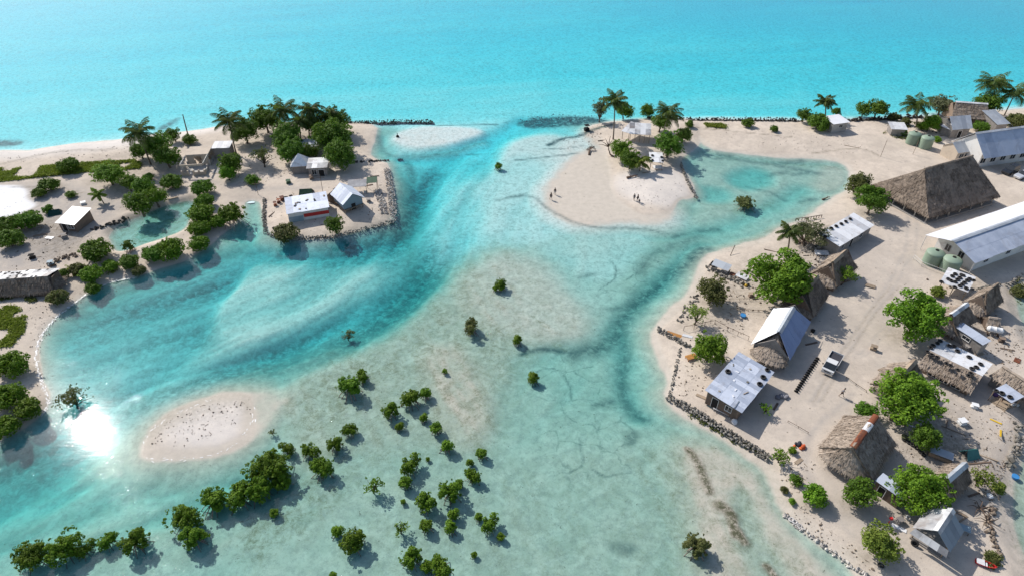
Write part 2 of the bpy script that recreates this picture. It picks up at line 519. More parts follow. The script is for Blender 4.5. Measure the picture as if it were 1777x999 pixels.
trench([(722, 380), (740, 460), (690, 510), (570, 565), (480, 605), (330, 655), (230, 695), (60, 800), (-80, 880)], 2.0, -1.65, 3.2)
trench([(400, 460), (345, 540), (290, 620), (215, 690)], 1.6, -1.6, 2.6)
basin([(-200, 780), (80, 760), (200, 760), (160, 840), (60, 900), (-200, 1000)], -1.55, 3.0)
basin([(-200, 1000), (60, 900), (200, 820), (330, 810), (420, 795), (470, 770), (440, 815), (330, 880), (250, 915), (0, 975), (-200, 1100)], -0.95, 2.2)
trench([(430, 800), (350, 840), (270, 880), (0, 970)], 1.2, -0.55, 2)
# shallow flats
basin([(500, 650), (640, 600), (760, 520), (800, 440), (860, 400), (960, 430), (1040, 560), (990, 600), (900, 600), (880, 720), (830, 790), (600, 800), (520, 830), (480, 780), (480, 700)], -0.20, 4)
basin([(800, 470), (860, 440), (960, 470), (1035, 570), (990, 598), (900, 590), (830, 560), (790, 520)], -0.09, 3)
basin([(720, 600), (800, 590), (860, 700), (850, 770), (800, 790), (740, 700)], -0.07, 2.2)
basin([(600, 800), (1000, 760), (1200, 740), (1300, 830), (1350, 1000), (1300, 1250), (400, 1250), (380, 960)], -0.30, 5)
basin([(1150, 770), (1230, 745), (1330, 800), (1360, 880), (1440, 960), (1500, 1060), (1400, 1250), (1180, 1250), (1200, 900)], -0.035, 3)
basin([(1290, 830), (1310, 900), (1340, 960), (1400, 1100), (1330, 1100), (1290, 960), (1260, 880)], -0.16, 1.5, 0.8)
basin([(880, 230), (1010, 232), (1060, 300), (1090, 375), (1020, 390), (950, 370), (890, 340), (860, 300)], -0.17, 3)
basin([(860, 340), (930, 350), (990, 390), (1150, 385), (1220, 360), (1220, 400), (1100, 430), (960, 450), (850, 420), (800, 430)], -0.34, 2.5)
basin([(930, 600), (1040, 590), (1070, 540), (1110, 480), (1180, 440), (1215, 440), (1170, 500), (1110, 560), (1090, 620), (1130, 700), (1060, 720), (960, 700)], -0.52, 2.5)
trench([(1215, 425), (1150, 480), (1095, 540), (1070, 590), (1080, 660), (1110, 720)], 1.2, -0.85, 2.4)
basin([(770, 310), (850, 290), (900, 330), (870, 400), (800, 470), (735, 470), (745, 400)], -0.62, 5)
basin([(840, 300), (920, 260), (950, 300), (930, 370), (880, 420), (830, 400)], -0.33, 4)
trench([(655, 236), (664, 258), (690, 268), (760, 268), (840, 246)], 1.0, -0.7, 2.0)
# inlet on the far side
basin([(1205, 262), (1260, 268), (1330, 280), (1440, 282), (1470, 310), (1430, 350), (1330, 390), (1200, 420), (1180, 400), (1215, 350), (1205, 300)], -0.26, 2.5)
basin([(1262, 295), (1330, 290), (1350, 320), (1300, 330), (1265, 318)], -0.75, 2.2)
basin([(1205, 320), (1265, 325), (1275, 350), (1215, 350)], -0.65, 1.8)
trench([(1395, 330), (1360, 350), (1280, 385), (1210, 405), (1130, 400)], 2.0, -0.6, 2.5)
basin([(1420, 280), (1475, 290), (1480, 320), (1440, 340), (1410, 320)], -0.10, 2)

# land
land([(-1200, 300), (-400, 285), (0, 263), (80, 257), (150, 248), (225, 241), (330, 227), (400, 217), (480, 211), (600, 211), (655, 217), (650, 238), (640, 265), (650, 276), (678, 288), (686, 388), (640, 398), (580, 413), (500, 418), (461, 406), (457, 352), (440, 346), (425, 352), (420, 380), (382, 408), (335, 445), (285, 462), (235, 480), (185, 488), (140, 514), (88, 556), (64, 590), (62, 640), (80, 680), (84, 700), (70, 722), (40, 745), (-60, 790), (-1000, 1000)], 0.75, 0.26, 0.28, sm=1)
basin([(184, 402), (235, 375), (290, 355), (337, 345), (347, 362), (325, 392), (300, 410), (255, 424), (215, 440), (190, 432)], -0.5, 1.4)
# spit
land([(1012, 222), (1060, 209), (1200, 206), (1228, 214), (1222, 245), (1182, 275), (1190, 300), (1203, 333), (1196, 346), (1174, 347), (1170, 366), (1140, 377), (1100, 372), (1075, 352), (1062, 330), (1060, 300), (1048, 268), (1020, 248)], 0.7, 0.20, 0.17)
basin([(975, 240), (1030, 228), (1060, 240), (1050, 275), (1000, 300), (965, 285)], -0.06, 2.5, 0.85)
land([(1022, 262), (1060, 258), (1150, 300), (1160, 372), (1130, 381), (1070, 377), (1020, 385), (985, 381), (958, 362), (950, 335), (968, 312), (990, 285)], 0.035, 0.02, 0.018)
# low bars
land([(242, 776), (256, 747), (300, 716), (380, 689), (440, 684), (466, 692), (472, 712), (450, 750), (410, 778), (330, 796), (265, 797), (244, 790)], 0.28, 0.10, 0.11)
basin([(430, 684), (500, 678), (525, 692), (480, 730), (440, 750)], -0.045, 2.0)
basin([(672, 241), (700, 222), (760, 217), (828, 220), (850, 230), (800, 249), (735, 261), (692, 253)], -0.075, 1.8)
# village shore
land([(1180, 208), (1390, 209), (1500, 210), (1600, 203), (1777, 188), (2300, 160), (2300, 470), (2400, 900), (2300, 1250), (1560, 1250), (1500, 1030), (1480, 1000), (1460, 966), (1400, 926), (1352, 882), (1342, 830), (1300, 786), (1250, 752), (1180, 722), (1158, 694), (1160, 660), (1140, 620), (1128, 585), (1148, 548), (1188, 512), (1212, 474), (1222, 448), (1270, 428), (1330, 412), (1360, 393), (1400, 378), (1440, 352), (1480, 325), (1472, 290), (1450, 277), (1380, 273), (1310, 269), (1250, 263), (1215, 247), (1200, 225)], 0.75, 0.13, 0.12, sm=1)
basin([(1900, 690), (1778, 712), (1768, 760), (1748, 815), (1742, 860), (1740, 900), (1752, 950), (1776, 992), (1800, 1100), (2200, 1250), (2500, 1000), (2400, 650)], -0.13, 2.2)
basin([(1748, 490), (1800, 475), (1960, 480), (1900, 640), (1777, 600), (1760, 560), (1745, 520)], -0.10, 1.6)
HH += np.where(HH > 0.12, fbm(PX, PY, 6.0, 21, 4) * 0.16, fbm(PX, PY, 7.0, 31, 4) * np.clip(-HH, 0, 1) * 0.28)
HH += fbm(PX, PY, 1.3, 41, 2) * 0.035
SEA = np.clip((-HH - 0.5) / 0.3, 0, 1) * np.clip((PY - 150) / 20, 0, 1)
HH -= SEA * (0.42 * fbm(PX + PY * 0.35, (PY - PX * 0.18) * 7, 55.0, 61, 4) + 0.30 * fbm(PX, PY * 2.2, 60.0, 67, 3))
FAR_OUT = (np.abs(PX) > 300) | (PY > 345)
HH = np.where(FAR_OUT & (HH > -1), -1.5, HH)

# weed, algae and tone
paint('weed', [(470, 414), (590, 428), (690, 405), (755, 405), (785, 440), (740, 510), (650, 585), (520, 645), (330, 690), (200, 745), (100, 800), (-120, 920), (-200, 800), (60, 755), (110, 690), (90, 620), (115, 565), (160, 530), (240, 497), (345, 458), (425, 415)], 0.46, 3.5)
paint('weed', [(690, 300), (735, 320), (735, 380), (725, 440), (640, 450), (480, 432), (450, 420), (560, 415), (690, 385)], 0.6, 4)
stroke('weed', [(740, 300), (725, 350), (712, 400), (690, 430)], 2.6, 0.55, 3.5)
stroke('weed', [(722, 385), (735, 460), (690, 505), (570, 562), (480, 603), (330, 655), (230, 695)], 1.3, 0.45, 2.4)
stroke('weed', [(400, 462), (345, 540), (290, 620), (215, 690)], 1.2, 0.35, 2.2)
stroke('weed', [(130, 600), (160, 560), (260, 510), (400, 450)], 2.5, 0.30, 3)
paint('weed', [(-200, 780), (60, 770), (150, 800), (60, 880), (-200, 980)], 0.30, 4)
stroke('weed', [(655, 235), (662, 262), (690, 268), (760, 268), (850, 240)], 0.8, 0.55, 1.0)
stroke('weed', [(705, 275), (715, 300), (712, 335), (700, 385)], 1.0, 0.6, 1.0)
stroke('weed', [(590, 428), (640, 425), (760, 400)], 1.2, 0.4, 1.5)
paint('weed', [(895, 205), (940, 198), (1040, 200), (1060, 210), (1010, 216), (950, 218), (905, 216)], 1.0, 1.2)
stroke('weed', [(1020, 206), (960, 204), (910, 212)], 1.0, 1.0, 1.2)
stroke('weed', [(1060, 218), (1010, 232), (975, 240), (955, 250)], 0.7, 1.0, 0.8)
stroke('weed', [(760, 216), (865, 213)], 0.35, 0.9, 0.5)
stroke('weed', [(660, 268), (760, 264), (870, 259), (1000, 256), (1010, 252)], 0.16, 0.7, 0.25)
stroke('weed', [(900, 276), (945, 272), (1005, 266)], 0.25, 0.9, 0.5)
stroke('weed', [(860, 346), (890, 336), (920, 340), (960, 372), (1010, 392), (1100, 394), (1160, 402)], 0.35, 0.6, 0.5)
stroke('weed', [(880, 340), (905, 337)], 0.5, 0.8, 0.8)
paint('weed', [(270, 220), (300, 205), (312, 200), (300, 214), (285, 226)], 0.9, 1.5)
paint('weed', [(-40, 246), (0, 238), (40, 240), (30, 250), (-10, 252)], 1.0, 1.5)
stroke('weed', [(1222, 430), (1180, 462), (1120, 505), (1085, 545), (1075, 580), (1040, 600), (1000, 608)], 1.5, 0.75, 1.8)
stroke('weed', [(1080, 580), (1080, 650), (1090, 700), (1120, 725)], 1.0, 0.65, 1.3)
stroke('weed', [(1000, 608), (960, 600), (925, 604), (905, 612)], 0.5, 0.8, 0.6)
stroke('weed', [(1215, 405), (1150, 430), (1120, 450), (1110, 470)], 1.0, 0.5, 1.5)
paint('net', [(925, 610), (1000, 612), (1075, 610), (1100, 700), (1120, 740), (1110, 830), (1000, 835), (950, 820), (935, 720)], 1.0, 3)
paint('net', [(1040, 450), (1150, 430), (1160, 480), (1080, 520), (1040, 510)], 0.8, 2)
paint('net', [(1300, 300), (1440, 320), (1400, 350), (1300, 340)], 0.6, 3)
for ring in ([(933, 642), (958, 632), (980, 640), (992, 668), (990, 690)], [(1003, 752), (1010, 780), (1012, 805), (990, 815)], [(1030, 812), (1050, 826), (1075, 820), (1100, 817)], [(1058, 455), (1070, 470), (1063, 486), (1040, 500)], [(1150, 455), (1128, 445), (1118, 462), (1090, 482)]):
    stroke('weed', ring, 0.10, 0.75, 0.22)
paint('weed', [(1085, 748), (1110, 745), (1110, 770), (1090, 772)], 0.6, 0.9)
paint('weed', [(1060, 945), (1080, 940), (1110, 950), (1095, 965), (1065, 958)], 0.55, 0.8)
for b in (((1050, 700), 1.5), ((1020, 475), 1.2), ((1075, 530), 1.5), ((1230, 395), 1.8), ((1180, 405), 1.5), ((1350, 300), 2.2), ((1390, 300), 1.8), ((1255, 272), 1.6), ((1405, 345), 1.5)):
    c = at(b[0][0], b[0][1])
    stroke('weed', [(c.x - b[1], c.y - .3 * b[1], 0), (c.x + b[1], c.y + .3 * b[1], 0)], 0.35 * b[1], 0.62, 0.6 * b[1])
stroke('weed', [(1250, 268), (1290, 280), (1330, 284), (1390, 278)], 0.7, 0.55, 1.0)
stroke('weed', [(1345, 285), (1400, 296), (1420, 300)], 0.9, 0.6, 1.2)
stroke('weed', [(1300, 322), (1345, 335), (1365, 345)], 0.4, 0.6, 0.8)
# algae film on the flats
paint('algae', [(560, 640), (660, 585), (760, 500), (800, 430), (870, 440), (1010, 520), (1040, 570), (960, 600), (900, 640), (880, 740), (850, 800), (700, 800), (560, 860), (450, 930), (400, 900), (520, 800)], 0.72, 5)
unpaint('algae', [(830, 420), (1000, 420), (1060, 560), (1000, 600), (900, 590), (860, 540)], 0.45, 5)
paint('algae', [(770, 480), (860, 400), (920, 430), (960, 470), (900, 560), (850, 620), (780, 620), (700, 640), (730, 560)], 0.42, 5)
paint('algae', [(830, 410), (880, 420), (970, 500), (960, 530), (880, 470)], 0.55, 3)
paint('algae', [(720, 600), (780, 570), (860, 640), (880, 760), (830, 790), (760, 720)], 0.7, 3)
paint('algae', [(400, 900), (560, 820), (640, 830), (560, 900), (480, 960), (430, 990)], 1.0, 3)
paint('algae', [(560, 600), (640, 600), (700, 640), (660, 680), (600, 740), (520, 770), (480, 730)], 0.95, 3)
paint('algae', [(620, 830), (1000, 780), (1180, 760), (1200, 1000), (1150, 1200), (560, 1200)], 0.34, 6)
paint('algae', [(1080, 790), (1180, 740), (1330, 800), (1360, 900), (1300, 1100), (1150, 1100), (1130, 900)], 0.62, 4)
for p, hw in (([(1196, 780), (1215, 800), (1222, 825), (1232, 845)], 0.45), ([(1250, 870), (1265, 885), (1275, 905), (1280, 925)], 0.55), ([(1285, 920), (1295, 940)], 0.45), ([(1325, 985), (1340, 1010)], 0.4)):
    i, d = sdist(p, hw + 1.5)
    t = sst(hw - d, 0.5)
    HH[i] = HH[i] * (1 - t) + (0.03 + 0.05 * fbm(PX[i], PY[i], 1.0, 5)) * t
    stroke('litter', p, hw + .1, 1.0, 0.5)
    stroke('algae', p, hw + .3, 1.0, 0.6)
stroke('algae', [(1218, 262), (1262, 272), (1320, 280), (1400, 284), (1455, 290)], 1.3, 0.8, 1.6)
stroke('algae', [(1400, 375), (1330, 405), (1250, 432)], 1.2, 0.6, 1.6)
stroke('algae', [(1215, 352), (1290, 362), (1345, 350)], 1.0, .6, 1.4)
stroke('algae', [(1235, 770), (1270, 815), (1298, 850), (1300, 890), (1330, 925), (1345, 990), (1370, 1080)], 0.35, 1.0, 0.6)
paint('algae', [(1900, 690), (1778, 712), (1768, 760), (1748, 815), (1742, 860), (1740, 900), (1752, 950), (1776, 992), (1800, 1100), (2200, 1250), (2500, 1000), (2400, 650)], 0.6, 1.5)
paint('algae', [(1748, 490), (1800, 475), (1960, 480), (1900, 640), (1777, 600), (1760, 560), (1745, 520)], 0.6, 1.5)
stroke('algae', [(1340, 940), (1385, 985), (1420, 1060)], 1.6, 0.9, 1.6)
for w in ([(736, 600), (745, 650), (770, 700), (800, 770)], [(790, 590), (815, 640), (840, 700), (862, 760)], [(770, 640), (800, 690), (830, 765)], [(700, 610), (735, 640), (770, 645)], [(895, 605), (930, 585), (960, 590), (985, 602)], [(870, 515), (920, 545), (960, 575)]):
    stroke('algae', w, 0.35, 1.0, 0.5)
unpaint('weed', [(412, 456), (600, 455), (688, 466), (640, 525), (480, 585), (388, 585), (372, 540)], 0.6, 3.5)
unpaint('weed', [(414, 455), (470, 452), (520, 490), (450, 580), (385, 590), (370, 545)], 0.6, 1.6)
paint('algae', [(184, 402), (235, 375), (290, 355), (337, 345), (347, 362), (325, 392), (300, 410), (255, 424), (215, 440), (190, 432)], 0.9, 1.2)
for w, hw, v in (([(700, 440), (640, 500), (520, 560), (430, 600)], .9, .35), ([(760, 430), (720, 500), (640, 560), (520, 620)], .8, .35), ([(420, 440), (500, 445), (600, 445), (690, 440)], 1.0, .30), ([(430, 425), (400, 455), (385, 500)], .8, .5), ([(300, 520), (230, 560), (160, 610)], 1.2, .25), ([(250, 640), (180, 680), (110, 700)], 1.2, .3), ([(560, 610), (480, 635), (400, 660), (310, 690)], .8, .3), ([(320, 830), (220, 850), (120, 900), (0, 950)], 1.0, .3), ([(-40, 860), (60, 830), (150, 800)], 1.5, .35), ([(845, 300), (800, 345), (770, 400)], .8, .25), ([(690, 330), (700, 360), (692, 400)], .7, .5)):
    stroke('weed', w, hw, v, hw * 1.8)
# tone of the dry sand, and the clean white sand of the open lagoon bed
paint('bright', [(-4000, 130, 0), (-400, 300), (0, 272), (225, 250), (400, 222), (620, 222), (690, 215), (850, 300), (880, 225), (1000, 212), (1200, 212), (1390, 214), (1600, 206), (1777, 195), (2300, 170), (4000, 130, 0), FARR, FARL], 1.0, 2.5, sm=1)
paint('bright', [(660, 225), (850, 215), (980, 205), (1040, 240), (1060, 300), (1180, 370), (1180, 395), (1000, 400), (930, 430), (850, 420), (760, 470), (720, 440), (740, 340), (690, 280)], 0.75, 4)
paint('bright', [(672, 241), (700, 222), (760, 217), (828, 220), (850, 230), (800, 249), (735, 261), (692, 253)], 1.0, 2)
paint('pale', [(-100, 258), (225, 238), (400, 216), (400, 228), (225, 258), (100, 276), (-100, 285)], 0.38, 3)
paint('pale', [(1060, 300), (1180, 290), (1200, 340), (1170, 366), (1080, 350)], 0.30, 2)
paint('pale', [(250, 760), (300, 720), (380, 692), (460, 694), (420, 770), (320, 792)], 0.35, 2)
paint('bright', [(820, 420), (1100, 400), (1060, 540), (1000, 600), (880, 590), (830, 520)], 0.22, 5)
paint('bright', [(860, 400), (1000, 385), (1150, 390), (1090, 470), (1040, 500), (960, 450)], 0.45, 3)
paint('bright', [(470, 415), (690, 395), (720, 460), (640, 560), (440, 620), (330, 700), (100, 800), (60, 740), (80, 590), (240, 490)], 0.45, 3)
paint('pale', [(-60, 328), (28, 326), (50, 336), (48, 350), (66, 358), (40, 372), (15, 382), (-60, 384)], 1.0, 0.5)
paint('grey', [(-100, 330), (80, 320), (160, 330), (240, 350), (170, 400), (120, 440), (60, 480), (-100, 470)], 1.0, 3)
paint('grey', [(1400, 400), (1520, 350), (1640, 420), (1640, 500), (1560, 560), (1500, 640), (1460, 760), (1360, 760), (1290, 800), (1240, 720), (1380, 560)], 0.35, 5)
paint('grey', [(1560, 560), (1777, 520), (1777, 760), (1740, 900), (1680, 990), (1500, 990), (1400, 900), (1440, 760)], 0.5, 5)
paint('litter', [(1150, 560), (1200, 530), (1220, 480), (1300, 440), (1420, 420), (1400, 520), (1300, 560), (1240, 600)], 0.32, 4)
paint('litter', [(1560, 720), (1640, 700), (1700, 780), (1720, 850), (1640, 880), (1560, 800)], 0.55, 4)
paint('litter', [(1380, 385), (1450, 390), (1440, 440), (1380, 440)], 0.5, 2)
paint('litter', [(1640, 480), (1750, 500), (1740, 600), (1660, 600)], 0.35, 3)
paint('litter', [(420, 215), (600, 205), (610, 290), (500, 290), (430, 250)], 0.35, 3)
paint('litter', [(60, 380), (170, 395), (130, 470), (40, 440)], 0.45, 3)
paint('litter', [(150, 280), (260, 260), (330, 300), (280, 350), (180, 340)], 0.3, 3)
for off in (0, 14):
    stroke('grey', [(1395 + off, 700), (1440 + off, 640), (1490 + off, 560), (1540 + off, 500), (1570 + off, 440), (1570 + off, 380)], 0.25, 0.9, 0.5)
    stroke('grey', [(1440 + off, 640), (1520 + off, 600), (1570 + off, 500)], 0.22, 0.8, 0.45)
    stroke('litter', [(1400 + off, 700), (1442 + off, 642), (1492 + off, 562), (1545 + off, 500)], 0.10, 0.45, 0.3)
stroke('grey', [(1470, 690), (1400, 750), (1390, 830), (1480, 930)], 0.5, 0.9, 1.0)
stroke('grey', [(1640, 700), (1690, 760), (1660, 830)], 0.5, 0.9, 1.0)
stroke('grey', [(300, 305), (420, 330), (480, 330), (560, 330)], 0.6, 0.8, 1.2)
stroke('grey', [(-20, 335), (100, 340), (200, 345)], 0.4, 0.9, 0.6)
stroke('litter', [(-20, 332), (60, 330), (150, 340), (200, 345)], 0.12, 0.7, 0.25)
for (x, y, r) in ((1350, 515, 4), (1590, 585, 4.2), (1580, 725, 4.5), (1600, 880, 4), (1604, 778, 2.6), (1237, 525, 2.6), (1209, 565, 1.6), (1232, 625, 2.6), (1495, 878, 2.4), (1526, 965, 3), (1413, 875, 1.7), (1515, 372, 2.6), (1494, 342, 2.2), (1466, 492, 1.6), (1402, 425, 2.6), (1422, 222, 3), (1512, 203, 3.4), (1635, 200, 3), (1615, 222, 2.4),
                  (272, 275, 3.2), (288, 292, 3.2), (188, 320, 3.4), (225, 333, 2.6), (245, 362, 3), (298, 328, 2.6), (352, 345, 2.6), (350, 385, 2.8), (399, 298, 2.6), (440, 240, 4), (500, 255, 5), (575, 255, 5), (540, 275, 3), (84, 333, 2.4), (30, 400, 4), (168, 452, 3), (20, 650, 3), (30, 715, 3), (1161, 268, 3), (1085, 275, 3), (1125, 205, 3)):
    c = at(x, y)
    stroke('litter', [(c.x - .6 * r, c.y - .1 * r, 0), (c.x + .6 * r, c.y + .1 * r, 0)], 0.45 * r, 0.42, 0.6 * r)
stroke('litter', [(0, 290), (80, 270), (200, 262)], 0.5, 0.5, 0.8)
stroke('litter', [(1200, 224), (1300, 235), (1375, 243)], 0.2, 0.8, 0.3)
stroke('litter', [(1410, 268), (1500, 262), (1520, 275)], 0.2, 0.7, 0.4)
stroke('litter', [(255, 745), (330, 720), (420, 705)], 2.0, 0.22, 2)

# streaks drawn out along the current, through the mouth and round the bay
def flow_field(pix, reach):
    pts = np.array(chaikin(wpts(pix), 3, False))
    best = np.full(PX.shape, 1e9)
    sd, tt = np.zeros(PX.shape), np.zeros(PX.shape)
    arc = 0.0
    lo, hi = pts.min(0) - reach, pts.max(0) + reach
    idx = np.nonzero((PX > lo[0]) & (PX < hi[0]) & (PY > lo[1]) & (PY < hi[1]))[0]
    x, y = PX[idx], PY[idx]
    b, s_, t_ = np.full(x.shape, 1e9), np.zeros(x.shape), np.zeros(x.shape)
    for (ax, ay), (bx, by) in zip(pts[:-1], pts[1:]):
        L = math.hypot(bx - ax, by - ay)
        ux, uy = (bx - ax) / L, (by - ay) / L
        t = np.clip((x - ax) * ux + (y - ay) * uy, 0, L)
        dx, dy = x - ax - t * ux, y - ay - t * uy
        d = np.hypot(dx, dy)
        m = d < b
        b[m] = d[m]
        s_[m] = (ux * dy - uy * dx)[m]
        t_[m] = (arc + t)[m]
        arc += L
    return idx, s_, t_
i, fs, ft = flow_field([(930, 190), (860, 240), (790, 300), (740, 365), (715, 440), (640, 525), (500, 600), (340, 665), (210, 725), (60, 810), (-100, 900)], 45)
wet = np.clip((-HH[i] - 0.25) / 0.5, 0, 1) * np.clip((45 - np.abs(fs)) / 12, 0, 1) * np.clip((ft - 22) / 22, 0, 1)
st = 0.6 * vnoise(ft / 7 + 3, fs + 2 * fbm(ft, fs, 14.0, 91), 1.9, 71) + 0.4 * vnoise(ft / 6, fs, 0.8, 73)
st2 = vnoise(ft / 6, fs + 4 * fbm(ft, fs, 20.0, 93), 4.6, 77)
HH[i] -= wet * ((st - 0.5) * 0.40 + (st2 - 0.5) * 0.66)
FLD['weed'][i] = np.clip(FLD['weed'][i] + wet * ((st - 0.5) * 0.32 + (st2 - 0.5) * 0.50), 0, 1)
i, fs, ft = flow_field([(690, 560), (720, 620), (780, 720), (840, 830), (900, 1000)], 30)
wet = np.clip(FLD['algae'][i], 0, 1) * np.clip((30 - np.abs(fs)) / 10, 0, 1)
st = 0.6 * vnoise(ft / 7, fs, 1.3, 81) + 0.4 * vnoise(ft / 4, fs, 0.6, 83)
FLD['algae'][i] = np.clip(FLD['algae'][i] + wet * (st - 0.5) * 1.3, 0, 1)
HH[i] += wet * (st - 0.5) * 0.10

tm = bpy.data.meshes.new('ground')
co = np.empty((NX * NY, 3), np.float32)
co[:, 0], co[:, 1], co[:, 2] = PX, PY, HH
tm.vertices.add(NX * NY)
tm.vertices.foreach_set('co', co.ravel())
ii = np.arange((NX - 1) * (NY - 1))
a = (ii // (NX - 1)) * NX + ii % (NX - 1)
lp = np.stack([a, a + 1, a + NX + 1, a + NX], 1).astype(np.int32)
tm.loops.add(lp.size)
tm.loops.foreach_set('vertex_index', lp.ravel())
tm.polygons.add(len(ii))
tm.polygons.foreach_set('loop_start', np.arange(0, lp.size, 4, dtype=np.int32))
tm.polygons.foreach_set('use_smooth', np.ones(len(ii), bool))
for k, v in FLD.items():
    tm.attributes.new(k, 'FLOAT', 'POINT').data.foreach_set('value', v.astype(np.float32))
tm.update(calc_edges=True)

def gh(x, y):
    """height of the ground at a point"""
    i = int(np.clip(np.searchsorted(GX, x) - 1, 0, NX - 2))
    j = int(np.clip(np.searchsorted(GY, y) - 1, 0, NY - 2))
    u, v = (x - GX[i]) / (GX[i + 1] - GX[i]), (y - GY[j]) / (GY[j + 1] - GY[j])
    H2 = HH.reshape(NY, NX)
    return float((H2[j, i] * (1 - u) + H2[j, i + 1] * u) * (1 - v) + (H2[j + 1, i] * (1 - u) + H2[j + 1, i + 1] * u) * v)

def ground(px, py):
    """where a pixel's ray meets the ground"""
    p = at(px, py, 0.3)
    for _ in range(5):
        p = at(px, py, gh(p.x, p.y))
    return p

m, nt, out = new_mat('sand')
pos = nd(nt, 'NewGeometry').outputs['Position']
z = nd(nt, 'SeparateXYZ', {0: pos}).outputs['Z']
nA = noise(nt, pos, 0.12, 5, 0.6)
nB = noise(nt, pos, 0.8, 6, 0.65)
nC = noise(nt, pos, 4.5, 4, 0.7)
nD = noise(nt, pos, 0.35, 6, 0.62, 1.2)
dry = mixc(nt, ramp(nt, nA, 0.3, 0.7), (0.655, 0.560, 0.458), (0.520, 0.445, 0.362))
dry = mixc(nt, math_(nt, 'MULTIPLY', ramp(nt, nB, 0.38, 0.72), 0.55), dry, (0.430, 0.365, 0.305))
dry = mixc(nt, math_(nt, 'MULTIPLY', ramp(nt, nC, 0.50, 0.76), 0.42), dry, (0.310, 0.265, 0.220))
dry = mixc(nt, math_(nt, 'MULTIPLY', ramp(nt, noise(nt, pos, 0.33, 8, 0.78, 1.5), 0.54, 0.70), 0.42), dry, (0.330, 0.290, 0.250))
dry = mixc(nt, math_(nt, 'MULTIPLY', ramp(nt, noise(nt, pos, 1.9, 6, 0.8, 0.8), 0.60, 0.72), 0.55), dry, (0.200, 0.165, 0.130))
dry = mixc(nt, math_(nt, 'MULTIPLY', attr(nt, 'grey'), ramp(nt, nD, 0.25, 0.65, 0.35, 0.95)), dry, (0.370, 0.335, 0.300))
dry = mixc(nt, attr(nt, 'pale'), dry, (0.780, 0.770, 0.760))
wetf = ramp(nt, math_(nt, 'ADD', z, math_(nt, 'MULTIPLY', math_(nt, 'SUBTRACT', nB, 0.5), 0.12)), 0.03, 0.20)
wet = mixc(nt, ramp(nt, nB, 0.3, 0.7), (0.570, 0.505, 0.425), (0.505, 0.450, 0.375))
bed = mixc(nt, ramp(nt, nD, 0.3, 0.7), (0.455, 0.480, 0.390), (0.335, 0.365, 0.290))
bed = mixc(nt, attr(nt, 'bright'), bed, (0.680, 0.695, 0.660))
bed = mixc(nt, math_(nt, 'MULTIPLY', ramp(nt, noise(nt, pos, 1.1, 8, 0.9), 0.46, 0.60), 0.62), bed, (0.235, 0.26, 0.225))
uw = ramp(nt, z, -0.10, 0.0)
col = mixc(nt, wetf, mixc(nt, uw, bed, wet), dry)
# algae film: mottled, with thin dark wrinkles
mA = noise(nt, pos, 0.55, 8, 0.72, 0.8)
wr = noise(nt, pos, 0.75, 5, 0.6, 2.4)
wrl = math_(nt, 'SUBTRACT', 1.0, ramp(nt, math_(nt, 'ABSOLUTE', math_(nt, 'SUBTRACT', wr, 0.5)), 0.0, 0.045))
af = math_(nt, 'ADD', math_(nt, 'MULTIPLY', ramp(nt, mA, 0.36, 0.72), 0.62), math_(nt, 'MULTIPLY', wrl, math_(nt, 'MULTIPLY', ramp(nt, mA, 0.42, 0.60), 0.50)))
fleck = ramp(nt, noise(nt, pos, 2.1, 6, 0.85), 0.50, 0.62)
af = math_(nt, 'ADD', af, math_(nt, 'MULTIPLY', fleck, 0.45), True)
col = mixc(nt, math_(nt, 'MULTIPLY', af, attr(nt, 'algae'), True), col, (0.160, 0.172, 0.105))
mW = noise(nt, pos, 0.9, 7, 0.7, 0.6)
wf = math_(nt, 'MULTIPLY', attr(nt, 'weed'), ramp(nt, mW, 0.28, 0.62, 0.35, 1.25), True)
col = mixc(nt, wf, col, (0.045, 0.085, 0.080))
vd_ = nd(nt, 'TexNoise', {'Vector': pos, 'Scale': 0.35, 'Detail': 4.0})
vp = nd(nt, 'VectorMath', {0: pos, 1: nd(nt, 'VectorMath', {0: vd_.outputs['Color'], 1: (3.2, 3.2, 0.0)}, operation='MULTIPLY').outputs[0]}, operation='ADD').outputs[0]
ve = nd(nt, 'TexVoronoi', {'Vector': vp, 'Scale': 0.23}, feature='DISTANCE_TO_EDGE', voronoi_dimensions='2D').outputs['Distance']
nl = math_(nt, 'MULTIPLY', math_(nt, 'SUBTRACT', 1.0, ramp(nt, ve, 0.008, 0.05)), ramp(nt, noise(nt, pos, 0.5, 5, 0.7), 0.40, 0.58))
col = mixc(nt, math_(nt, 'MULTIPLY', nl, math_(nt, 'MULTIPLY', attr(nt, 'net'), 0.42)), col, (0.070, 0.115, 0.100))
# loose dark specks everywhere under water, litter on land
sp = ramp(nt, noise(nt, pos, 1.6, 3, 0.8, 0.5), 0.665, 0.73)
col = mixc(nt, math_(nt, 'MULTIPLY', sp, math_(nt, 'SUBTRACT', 1.0, wetf)), col, (0.12, 0.12, 0.09))
lt = math_(nt, 'MULTIPLY', attr(nt, 'litter'), ramp(nt, noise(nt, pos, 1.5, 7, 0.75), 0.34, 0.60, 0.15, 1.15), True)
col = mixc(nt, lt, col, mixc(nt, ramp(nt, z, 0.1, 0.3), (0.090, 0.090, 0.055), (0.135, 0.112, 0.078)))
vo = nd(nt, 'TexVoronoi', {'Vector': pos, 'Scale': 0.9, 'Randomness': 1.0})
dots = math_(nt, 'MULTIPLY', math_(nt, 'SUBTRACT', 1.0, ramp(nt, vo.outputs['Distance'], 0.09, 0.15)), ramp(nt, noise(nt, pos, 0.22, 4), 0.45, 0.60))
col = mixc(nt, math_(nt, 'MULTIPLY', dots, math_(nt, 'MULTIPLY', wetf, 0.65)), col, (0.13, 0.105, 0.085))
